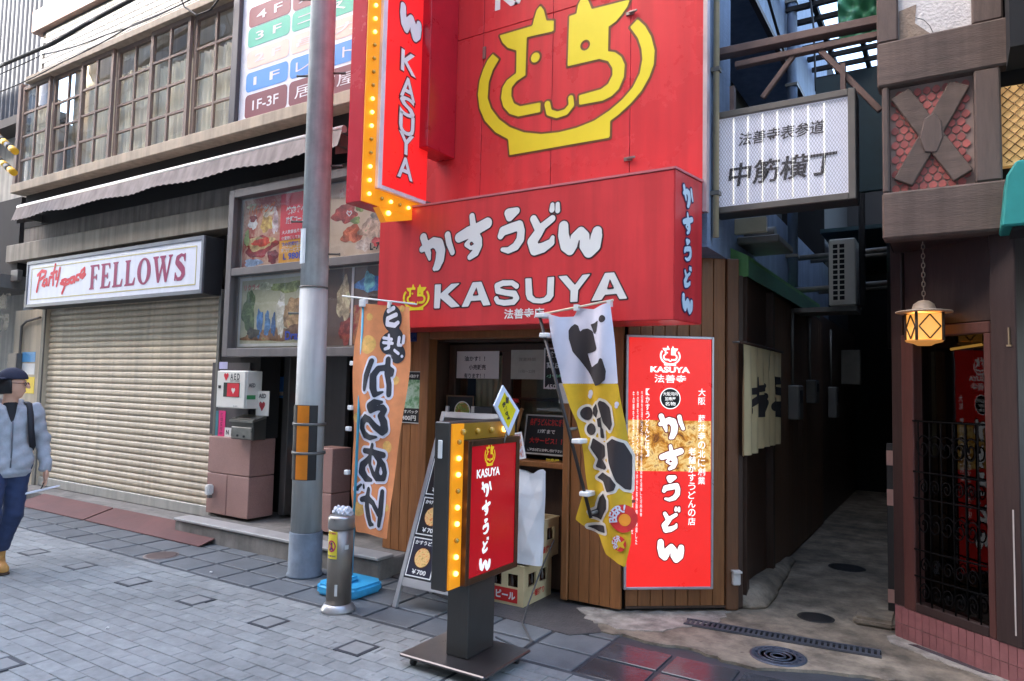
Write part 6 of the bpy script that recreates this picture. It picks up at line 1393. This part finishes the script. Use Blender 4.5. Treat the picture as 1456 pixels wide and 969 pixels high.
# ---- air conditioner and conduit in the alley
FAc = FY(7.6); u0, v0, u1, v1 = FAc.R(1178, 341, 1217, 434)
ac = thing('air_conditioner', 'small beige outdoor air conditioner high on the alley wall', 'air conditioner', (u0, 7.7, v0))
mAc = M('ac_beige', (196, 190, 176), .45, var=.05, dirt=.1); obj('case', MB().rect(FAc, u0, v0, u1, v1, -.5, 0), mAc, ac, bevel=.012); obj('vent', MB().rect(FAc, u0+.04, v0+.05, u1-.10, v1-.05, .0005, .004), mDark, ac)
for i in range(12): z = v0+.05+(v1-v0-.1)*i/11; obj('louvre', MB().rect(FAc, u0+.04, z-.006, u1-.10, z+.006, .0045, .014), mAc, ac)
obj('louvre', MB().rect(FAc, (u0+u1)/2-.038, v0+.05, (u0+u1)/2-.022, v1-.05, .0045, .017), mAc, ac); obj('bracket', MB().box(-1.44, u1, 7.65, 8.05, v0-.05, v0-.002), mRail, ac)
obj('hose', MB().tube([(u1+.05, 7.7, v0), (u1+.05, 7.7, v1+.5)], .03, 8), mDark, ac)
vf = thing('vent_fan', 'pale bracket and exhaust hood below the lightbox', 'vent', (-1.3, 5.6, 2.8)); obj('bracket', MB().box(-1.44, -1.2, 5.55, 5.60, 2.85, 2.97), M('pale_bracket', (190, 180, 150), .5), vf, bevel=.004); obj('hood', MB().box(-1.44, -1.12, 5.62, 6.2, 2.78, 2.84), mRail, vf, bevel=.01); obj('duct', MB().tube([(-1.44, 5.9, 2.9), (-1.2, 5.9, 2.9)], .06, 12), mRail, vf)
o = thing('black_duct', 'thick black drainpipe rising at the alley corner', 'pipe', (-.36, 6.4, 0)); obj('pipe', MB().tube([(-.40, 6.6, 2.0), (-.40, 6.6, 3.15), (-.44, 6.7, 3.4), (-.52, 6.9, 3.6)], .055, 12), M('pipe_black', (30, 30, 32), .4), o); obj('collar', MB().tube([(-.40, 6.6, 3.0), (-.40, 6.6, 3.06)], .065, 12), mRail, o); obj('wall_clip', MB().box(-.4, -.30, 6.58, 6.62, 2.3, 2.33), mRail, o)
# ---- noren curtain
FNo = FX(-1.315); u0, v0 = FNo.P(1057, 500)[0], FNo.P(1085, 642)[1]; u1, v1 = FNo.P(1111, 500)[0], FNo.P(1060, 488)[1]
no = thing('noren_curtain', 'cream split noren curtain with black brush characters in the alley', 'curtain', (-1.33, (u0+u1)/2, v0))
obj('rod', MB().tube([(-1.315, u0-.06, v1), (-1.315, u1+.06, v1)], .012, 8), mPlankDk, no)
for z in (u0-.05, u1+.05): obj('rod_hook', MB().tube([(-1.315, z, v1), (-1.38, z, v1)], .008, 6), mRail, no)
nf = Cloth((-1.315, 0, 0), (0, 1, 0), lambda u, v: .022*math.sin(u*30)*min(1, (v1-v)*3)); mNo = M('noren_cream', (224, 204, 156), .85, var=.06)
for i in range(3):
    a = u0+(u1-u0)*i/3+.004; b = u0+(u1-u0)*(i+1)/3-.004; lo = v0+random.uniform(0, .03)
    obj('panel', MB().sheet(lambda s, t, a=a, b=b, lo=lo: nf.pt(a+(b-a)*s, lo+(v1-.01-lo)*t, 0), 12, 12), mNo, no)
ng = [('S', [(150, 235, 3), (150, 330, 6), (125, 390, 5)]), ('S', [(130, 300, 5), (160, 290, 6), (198, 270, 4)]), ('S', [(165, 335, 6), (200, 320, 5)]), ('S', [(165, 370, 7), (200, 350, 6), (195, 395, 7), (165, 405, 6)]), ('S', [(240, 245, 7), (262, 245, 5)]), ('S', [(240, 285, 6), (262, 300, 6)]), ('S', [(245, 330, 6), (232, 370, 7), (265, 360, 5)]), ('S', [(250, 400, 6), (266, 405, 6)])]
obj('lettering', ink(nf, topx(ng, FNo, 1030, 470, 3.413), .006, .006, .004), mBr2, no)
# ---- hanging lantern
FLn = FY(5.12); c = FLn.P(1314, 468); lx, lz = c; zl0, zl1 = FLn.P(1314, 485)[1], FLn.P(1314, 446)[1]
ln = thing('hanging_lantern', 'lit amber glass lantern hanging on a chain under the timbered beam', 'lantern', (lx, 5.12, zl0))
mLn = M('lantern_iron', (74, 60, 50), .5); mGlw = M('lantern_glass', (250, 200, 120), .4, var=.12, scale=12, emit=(255, 176, 80), es=.22); hw = .078
obj('hat', MB().lathe((lx, 5.12, zl1+.004), [(.16, 0), (.158, .008), (.07, .022), (.066, .03), (.058, .055), (.03, .075), (.008, .08)], 28), M('lantern_hat', (170, 150, 130), .5, var=.1), ln)
an = math.radians(25); ca_, sa_ = math.cos(an), math.sin(an)
for k in range(4):
    t = an+k*math.pi/2; U = Vector((math.cos(t), math.sin(t), 0)); fr = Frame(Vector((lx, 5.12, 0))+Vector((U.y, -U.x, 0))*hw, U)
    pn = obj('pane', MB().rect(fr, -hw+.006, zl0+.008, hw-.006, zl1-.004, -.006, -.003), mGlw, ln); mid = (zl0+zl1)/2; hh2 = (zl1-zl0)/2-.012
    d = MB()
    for (a, b) in (((0, mid+hh2), (hw-.015, mid)), ((hw-.015, mid), (0, mid-hh2)), ((0, mid-hh2), (-hw+.015, mid)), ((-hw+.015, mid), (0, mid+hh2))): d.tube([fr.pt(*a, .002), fr.pt(*b, .002)], .0045, 5)
    obj('lattice', d, mLn, pn)
    obj('corner_bar', MB().tube([fr.pt(hw, zl0, -.0), fr.pt(hw, zl1+.003, -.0)], .009, 6), mLn, ln)
obj('bottom_ring', MB().lathe((lx, 5.12, zl0-.03), [(.04, 0), (.06, .012), (.10, .022), (.108, .034)], 24), M('lantern_base', (200, 150, 90), .4, emit=(255, 170, 80), es=.1), ln)
obj('bulb', MB().ball((lx-.02, 5.09, (zl0+zl1)/2+.03), .03, 12), M('lantern_bulb', (255, 230, 180), .3, emit=(255, 220, 150), es=5.), ln)
ch = MB(); zc_ = zl1+.08; i = 0
while zc_ < zB0+.02:
    fr = Frame((lx, 5.12, 0), (1, 0, 0) if i % 2 else (0, 1, 0)); pts = [fr.pt(.009*math.cos(t*math.pi/5), zc_+.016+.018*math.sin(t*math.pi/5), 0) for t in range(11)]
    ch.tube(pts, .003, 5, False); zc_ += .03; i += 1
obj('chain', ch, M('chain_pale', (150, 136, 120), .5, metal=.5), ln)
# ---- folding gate post, kerb block, drain and manhole
gp = thing('gate_post', 'dark folded gate post with pinkish reflectors at the alley mouth', 'gate', (-.42, 5.95, 0)); FGp = FY(5.92)
a, b = FGp.P(1261, 700)[0], FGp.P(1273, 700)[0]; zt_ = FGp.P(1266, 631)[1]
obj('post', MB().rect(FGp, a, .0, b, zt_, -.05, 0), M('gate_dark', (52, 50, 48), .5), gp, bevel=.004); obj('post', MB().rect(FGp, b+.01, .0, b+.07, zt_, -.05, 0), M('gate_dark2', (64, 62, 58), .5), gp, bevel=.004)
for (p, q) in ((641, 662), (696, 719), (838, 857)): obj('reflector', MB().rect(FGp, a, FGp.P(1266, q)[1], b, FGp.P(1266, p)[1], .001, .006), M('reflector_pink', (190, 150, 138), .4), gp)
o = obj('kerb_block', MB().box(-.62, -.36, 5.56, 5.86, .004, .07), mConc, bevel=.02, seg=2); tag(o, 'low concrete block beside the gate post foot', 'block')
dr_ = thing('drain_channel', 'long narrow grey grated drain cover across the alley mouth', 'drain', (-1, 4.95, 0)); A_, B_ = Vector((-1.60, 4.90)), Vector((-.40, 5.02)); obj('bed', bar(GROUND, A_, B_, .13, .004, .010), mDark, dr_)
U_ = (B_-A_).normalized(); Nn = Vector((-U_.y, U_.x)); ld = (B_-A_).length
for s in (-1, 1): obj('rail', bar(GROUND, A_+Nn*s*.055, B_+Nn*s*.055, .018, .0102, .022), M('drain_iron', (92, 96, 104), .5, metal=.5), dr_)
for i in range(36): q = A_+U_*ld*(i+.5)/36; obj('bar', bar(GROUND, q-Nn*.045, q+Nn*.045, .016, .0102, .020), M('drain_iron', (92, 96, 104)), dr_)
mh = thing('manhole_cover', 'round patterned iron manhole cover in front of the drain', 'manhole', (-.93, 4.62, 0)); mI = M('manhole_iron', (86, 92, 104), .45, metal=.5, var=.2, scale=14)
obj('lid', MB().lathe((-.93, 4.62, .004), [(.165, 0), (.165, .010), (.155, .012), (.14, .012), (.138, .008)], 40), mI, mh)
for r_ in (.11, .075, .04): obj('ring', MB().lathe((-.93, 4.62, .0125), [(r_-.008, 0), (r_-.006, .004), (r_+.006, .004), (r_+.008, 0)], 36), mI, mh)
for k in range(16): t = k*math.pi/8; obj('stud', MB().box(-.93+.128*math.cos(t)-.008, -.93+.128*math.cos(t)+.008, 4.62+.128*math.sin(t)-.008, 4.62+.128*math.sin(t)+.008, .0125, .018), mI, mh)
for k, (x, y, r_, lab) in enumerate(((-.86, 5.56, .125, 'dark round cover sunk in the alley concrete'), (-.86, 7.3, .16, 'second dark round cover further down the alley'), (-6.15, 3.86, .15, 'round rusty-rimmed cover in the slate pavement by the ramp'))):
    o = thing('utility_cover', lab, 'manhole', (x, y, 0)); z = .006 if k < 2 else .0025
    obj('rim', MB().lathe((x, y, z-.004), [(r_, 0), (r_, .007), (r_-.012, .008)], 36), M('cover_rim%d' % (k // 2), (60, 58, 56) if k < 2 else (136, 124, 116), .6, metal=.3), o); obj('lid', MB().lathe((x, y, z), [(r_-.014, 0), (r_-.014, .0055), (r_-.03, .006)], 36), M('cover_lid%d' % (k // 2), (46, 44, 42) if k < 2 else (100, 84, 78), .6, metal=.3, var=.2), o)
o = thing('corner_outlet', 'small white boxed outlet at the foot of the cedar corner', 'socket', FCh.pt(Lc+.0, .25, .02)); obj('box', MB().rect(FCh, Lc-.06, .20, Lc+.0, .29, .0205, .06), M('socket_white', (220, 218, 212)), o, bevel=.008); obj('hood', MB().rect(FCh, Lc-.062, .291, Lc+.002, .305, .0205, .075), M('socket_white', (220, 218, 212)), o)  # plain white outlet box with hood, gives off no light
# small litter on the paving
for k, (px, py, lab) in enumerate(((153, 895, 'tiny white paper scrap on the brick paving'), (300, 815, 'tiny pale pebble at the ramp foot'))):
    q = G(px, py); tag(obj('litter', nets(lambda X, Y, Z, q=q: np.sqrt((X-q[0])**2+(Y-q[1])**2*2+(Z-.008)**2*4)-.013+.004*np.sin(X*300), (q[0]-.03, q[1]-.03, -.004), (q[0]+.03, q[1]+.03, .03), .004), mPap), lab, 'litter')
# ---- overhead cables
mCab = M('cable_black', (34, 32, 34), .5)
def cable(pts, y0, y1, r, lab, sag=.0):
    n = len(pts); P = [p3(FY(y0+(y1-y0)*i/(n-1)), *pts[i]) for i in range(n)]; out = []
    for i in range(n-1):
        for t in np.linspace(0, 1, 8): q = P[i].lerp(P[i+1], t); q.z -= sag*math.sin(math.pi*t); out.append(q)
    tag(obj('cable', MB().tube(out, r, 6), mCab), lab, 'cable')
cable([(-60, 125), (0, 94), (75, 62), (130, 30), (215, -15)], 4.3, 4.5, .030, 'thick black overhead cable crossing the upper left windows')
cable([(-60, 150), (0, 131), (90, 88), (190, 35), (300, -15)], 4.35, 4.6, .009, 'thin black wire sagging below the thick cable', .02)
cable([(-60, 128), (60, 78), (150, 50), (260, 5), (290, -20)], 4.4, 4.6, .008, 'thin wire close along the white tiles', .03)
cable([(250, -20), (262, 10), (280, 22), (300, 14), (325, -20)], 4.6, 4.65, .010, 'short looped wire hanging at the top of the windows')
cable([(-60, 160), (-5, 140), (-2, 250)], 4.4, 4.4, .008, 'thin wire dropping at the far left edge')
cable([(1087, -20), (1110, 60), (1118, 82)], 5.4, 6.2, .012, 'black cable running down the blue-grey alley wall')
cable([(1150, -20), (1157, 40), (1160, 130)], 7.0, 7.0, .010, 'thin cable hanging down the far alley wall')

# ================================================================== PERSON walking in from the left
ORG = Vector((*G(-2, 813), 0)); VF = Vector((.985, -.17, 0)).normalized(); VLf = Vector((-VF.y, VF.x, 0))
def loc2w(mb):
    mb.v = [tuple(ORG+VF*x+VLf*y+Vector((0, 0, z))) for x, y, z in mb.v]; return mb
pn = thing('person', 'person in grey hoodie, dark cap, blue jeans and tan boots walking in at left', 'person', ORG)
# left foot planted under the body, right foot swung ahead
LF, RFt = (-.02, .0, .0), (.30, -.16, .0)
LH, RH = (0, .085, .86), (.02, -.085, .86); LK, RK = (.03, .065, .47), (.16, -.12, .48); LA, RA = (-.05, .0, .10), (.26, -.16, .10)
LS, RS = (-.02, .185, 1.315), (-.02, -.185, 1.315); LE, RE_ = (-.06, .265, 1.06), (-.05, -.25, 1.06); LWr, RWr = (.05, .275, .84), (.06, -.24, .85)
def jeans(X, Y, Z):
    d = cone(X, Y, Z, (.0, -.06, .90), (.0, .06, .90), .125, .125, (1.15, 1, 1))
    for h, k, a in ((LH, LK, LA), (RH, RK, RA)):
        d = smin(d, cone(X, Y, Z, h, k, .098, .072), .04); d = smin(d, cone(X, Y, Z, k, (a[0], a[1], .17), .072, .068), .03)
    return d+.004*np.sin(Z*60+X*20)*np.sin(Y*40+Z*25)
obj('jeans', loc2w(nets(lambda X, Y, Z: np.maximum(jeans(X, Y, Z), .16-Z), (-.25, -.32, .14), (.45, .28, 1.06), .013)), M('denim', (44, 56, 86), .85, var=.2, scale=14), pn)
def boot(f):
    a = f
    def fn(X, Y, Z):
        d = cone(X, Y, Z, (a[0]-.05, a[1], .06), (a[0]+.15, a[1], .042), .048, .042, (1, 1, .95)); d = smin(d, cone(X, Y, Z, (a[0]-.04, a[1], .07), (a[0]-.04, a[1], .20), .05, .056), .03)
        return np.maximum(np.maximum(d, .018-Z), Z-.215)
    return fn
mBoot = M('boot_tan', (190, 138, 72), .7, var=.12, scale=20)
for f in (LF, RFt):
    b = obj('boot', loc2w(nets(boot(f), (f[0]-.14, f[1]-.09, .0), (f[0]+.24, f[1]+.09, .25), .009)), mBoot, pn)
    def sole(X, Y, Z, f=f): return np.maximum(cone(X, Y, Z, (f[0]-.055, f[1], .01), (f[0]+.155, f[1], .01), .054, .046), np.abs(Z-.010)-.010)
    obj('sole', loc2w(nets(sole, (f[0]-.14, f[1]-.09, -.01), (f[0]+.25, f[1]+.09, .04), .008)), M('sole_dark', (70, 54, 40), .8), b)
def hoodie(X, Y, Z):
    d = cone(X, Y, Z, (.0, 0, .82), (-.015, 0, 1.20), .168, .172, (1.28, 1, 1)); d = smin(d, cone(X, Y, Z, (-.02, -.10, 1.27), (-.02, .10, 1.27), .092, .092), .07)
    d = smin(d, cone(X, Y, Z, (.02, -.06, .90), (.02, .06, .90), .125, .125), .05)
    for s, e, w_ in ((LS, LE, LWr), (RS, RE_, RWr)):
        d = smin(d, cone(X, Y, Z, s, e, .068, .056), .03); d = smin(d, cone(X, Y, Z, e, w_, .056, .045), .03)
    d = smin(d, cone(X, Y, Z, (-.09, -.05, 1.36), (-.09, .05, 1.36), .055, .055), .03)           # hood bunched behind the neck
    for s in (-1, 1): d = smin(d, cone(X, Y, Z, (-.06, s*.085, 1.38), (.06, s*.045, 1.31), .035, .028), .02)
    f = .007*np.sin(Z*34+Y*26+2*np.sin(Y*9))*np.sin(X*14+Z*9+1)+.005*np.sin(Y*38-Z*52+X*20)
    f = f-.007*((Z < .83) & (Z > .80))
    d = np.maximum(d+f, .775-Z)
    neck = cone(X, Y, Z, (.085, 0, 1.37), (.13, 0, 1.20), .052, .012)                              # open front
    return np.maximum(d, -neck)
mHood = M('hoodie_grey', (164, 166, 170), .9, var=.10, scale=30, bump=.2, bscale=200)
hd = obj('hoodie', loc2w(nets(hoodie, (-.26, -.37, .74), (.26, .37, 1.48), .0105)), mHood, pn)
obj('zip', loc2w(MB().tube([(.142, .0, .86), (.152, .0, 1.0), (.145, 0, 1.12), (.125, 0, 1.24)], .006, 6)), M('zip_grey', (96, 98, 104), .5), hd)
obj('shirt', loc2w(nets(lambda X, Y, Z: cone(X, Y, Z, (.03, 0, 1.18), (.01, 0, 1.37), .085, .055), (-.08, -.12, 1.08), (.16, .12, 1.46), .012)), M('shirt_black', (30, 28, 30), .8), pn)
# body: head, neck and hands as one figure; the head is turned to its left
ht = math.radians(62); hc, hs = math.cos(ht), math.sin(ht); HC = (.025, .0, 1.545)
def hx(X, Y, Z): x, y = X-HC[0], Y-HC[1]; return x*hc+y*hs, -x*hs+y*hc, Z-HC[2]
def body(X, Y, Z):
    a, b, c = hx(X, Y, Z)
    d = np.sqrt((a/1.05)**2+(b/.86)**2+(c/1.12)**2)-.090
    d = smin(d, cone(a, b, c, (.035, 0, -.055), (.045, 0, -.085), .056, .040, (1, 1.05, 1)), .035)       # jaw
    d = smin(d, cone(a, b, c, (.098, 0, .004), (.118, 0, -.026), .010, .015), .012)                        # nose
    d = smin(d, cone(a, b, c, (.088, -.02, -.062), (.088, .02, -.062), .010, .010), .012)                    # lips
    d = smin(d, cone(a, b, c, (.082, -.035, .022), (.082, .035, .022), .012, .012), .012)                    # brow
    for s in (-1, 1):
        d = smin(d, cone(a, b, c, (-.012, s*.080, .012), (-.006, s*.078, -.03), .016, .010, (1, 1.6, 1)), .006)
        d = np.maximum(d, -(np.sqrt((a-.092)**2+(b-s*.031)**2+(c+.004)**2)-.011))
    d = smin(d, cone(X, Y, Z, (-.01, 0, 1.30), (.015, 0, 1.47), .060, .052), .02)
    d = smin(d, cone(X, Y, Z, (0, 0, .92), (-.01, 0, 1.26), .075, .085, (1.5, 1, 1)), .04)
    for s, e, w_, sg in ((LS, LE, LWr, 1), (RS, RE_, RWr, -1)):
        d = smin(d, cone(X, Y, Z, s, e, .04, .036), .03); d = smin(d, cone(X, Y, Z, e, w_, .036, .026), .02)
        w = np.array(w_); d = smin(d, cone(X, Y, Z, w, w+(.012, 0, -.075), .026, .030, (1, 1.35, 1)), .015)
        for k, (dy, ln) in enumerate(((-.0, .07), (.0, .078), (.0, .074), (.0, .058))):
            fx_ = -.030+.020*k; p0 = w+(.012-fx_, 0, -.085); p1 = p0+(.004, 0, -ln*.55); p2 = p1+(.012, -sg*.014, -ln*.42)
            q = np.minimum(cone(X, Y, Z, p0, p1, .0098, .0092), cone(X, Y, Z, p1, p2, .0092, .0078)); d = smin(d, q, .004)
        t0 = w+(.030, 0, -.03); q = np.minimum(cone(X, Y, Z, t0, t0+(.018, -sg*.008, -.034), .012, .010), cone(X, Y, Z, t0+(.018, -sg*.008, -.034), t0+(.016, -sg*.012, -.062), .010, .008)); d = smin(d, q, .006)
    return d
mSkin = M('skin', (206, 156, 128), .55, var=.06, scale=20)
obj('body', loc2w(nets(body, (-.20, -.36, .66), (.24, .36, 1.70), .0085)), mSkin, pn)
def hair(X, Y, Z):
    a, b, c = hx(X, Y, Z); d = np.sqrt((a/1.06)**2+(b/.92)**2+(c/1.1)**2)-.099
    d = smin(d, cone(a, b, c, (-.06, -.05, -.05), (-.06, .05, -.05), .035, .035), .03)
    cut = np.maximum(a-.02-.03*(c > .03), -.085-c)
    d = np.maximum(d, cut)
    return d+.004*np.sin(b*160+c*40)
obj('hair', loc2w(nets(hair, (-.12, -.14, 1.43), (.17, .16, 1.70), .0085)), M('hair_black', (24, 20, 20), .5, var=.2, scale=40), pn)
def capf(X, Y, Z):
    a, b, c = hx(X, Y, Z); d = np.sqrt((a/1.10)**2+(b/.95)**2+((c-.03)/1.02)**2)-.103
    d = np.maximum(d, .038-c); br = np.maximum(np.maximum(np.hypot(a+.045, b/.85)-.135, np.abs(c-.040+.12*(np.abs(a)-.06)*(a < -.06))-.006), a+.02); return np.minimum(d, br)
cp = obj('cap', loc2w(nets(capf, (-.20, -.19, 1.54), (.19, .19, 1.72), .008)), M('cap_navy', (36, 38, 56), .85, var=.15, scale=20), pn)
def hw_(a, b, c): return (HC[0]+a*hc-b*hs, HC[1]+a*hs+b*hc, HC[2]+c)
gl = MB()
for s in (-1, 1): gl.tube([hw_(.104, s*.032+.019*math.cos(t*math.pi/6), -.002+.015*math.sin(t*math.pi/6)) for t in range(13)], .0028, 5, False)
gl.tube([hw_(.106, -.013, .002), hw_(.108, .013, .002)], .0025, 5)
for s in (-1, 1): gl.tube([hw_(.103, s*.051, .002), hw_(.05, s*.083, .006), hw_(-.01, s*.088, .008)], .0026, 5)
obj('glasses', loc2w(gl), M('glasses_black', (20, 20, 22), .3), pn)
# backpack: straps over the shoulders and the pack behind
sp = M('pack_black', (30, 30, 36), .7, var=.15)
for s in (-1, 1):
    pts = [(-.13, s*.12, 1.30), (-.06, s*.125, 1.385), (.02, s*.128, 1.375), (.105, s*.125, 1.28), (.138, s*.128, 1.15), (.10, s*.155, 1.02), (.0, s*.17, .98), (-.14, s*.13, .96)]
    st_ = MB(); v = []
    for p in pts: v += [(p[0], p[1]-.022, p[2]), (p[0], p[1]+.022, p[2]), (p[0]+.012*(1 if p[0] > 0 else -1), p[1]+.022, p[2]+.008), (p[0]+.012*(1 if p[0] > 0 else -1), p[1]-.022, p[2]+.008)]
    st_.add(v, [(i*4+k, i*4+(k+1) % 4, i*4+4+(k+1) % 4, i*4+4+k) for i in range(len(pts)-1) for k in range(4)], True)
    obj('backpack_strap', loc2w(st_), sp, pn)
def pack(X, Y, Z):
    q = [np.abs(X+.21)-.05, np.abs(Y)-.10, np.abs(Z-1.12)-.17]; return np.sqrt(sum(np.maximum(k, 0)**2 for k in q))+np.minimum(np.maximum(np.maximum(q[0], q[1]), q[2]), 0)-.04
obj('backpack', loc2w(nets(pack, (-.33, -.18, .88), (-.08, .18, 1.38), .014)), sp, pn)
# folded white umbrella hanging from the left hand by its cord
um = thing('white_umbrella', 'thin folded white umbrella dangling from the walking person\'s hand', 'umbrella', ORG+VLf*.28+Vector((0, 0, .68)))
wq = Vector(LWr)
obj('wrist_cord', loc2w(MB().tube([wq+Vector((.02, -.01, -.13)), wq+Vector((.02, -.02, -.16)), wq+Vector((.01, -.03, -.185))], .005, 6)), sp, um)
obj('shaft', loc2w(MB().tube([(.06, .05, .615), (.062, .20, .638), (.065, .36, .668), (.065, .385, .672)], [.009, .010, .008, .005], 10)), M('umbrella_white', (236, 236, 240), .4), um)
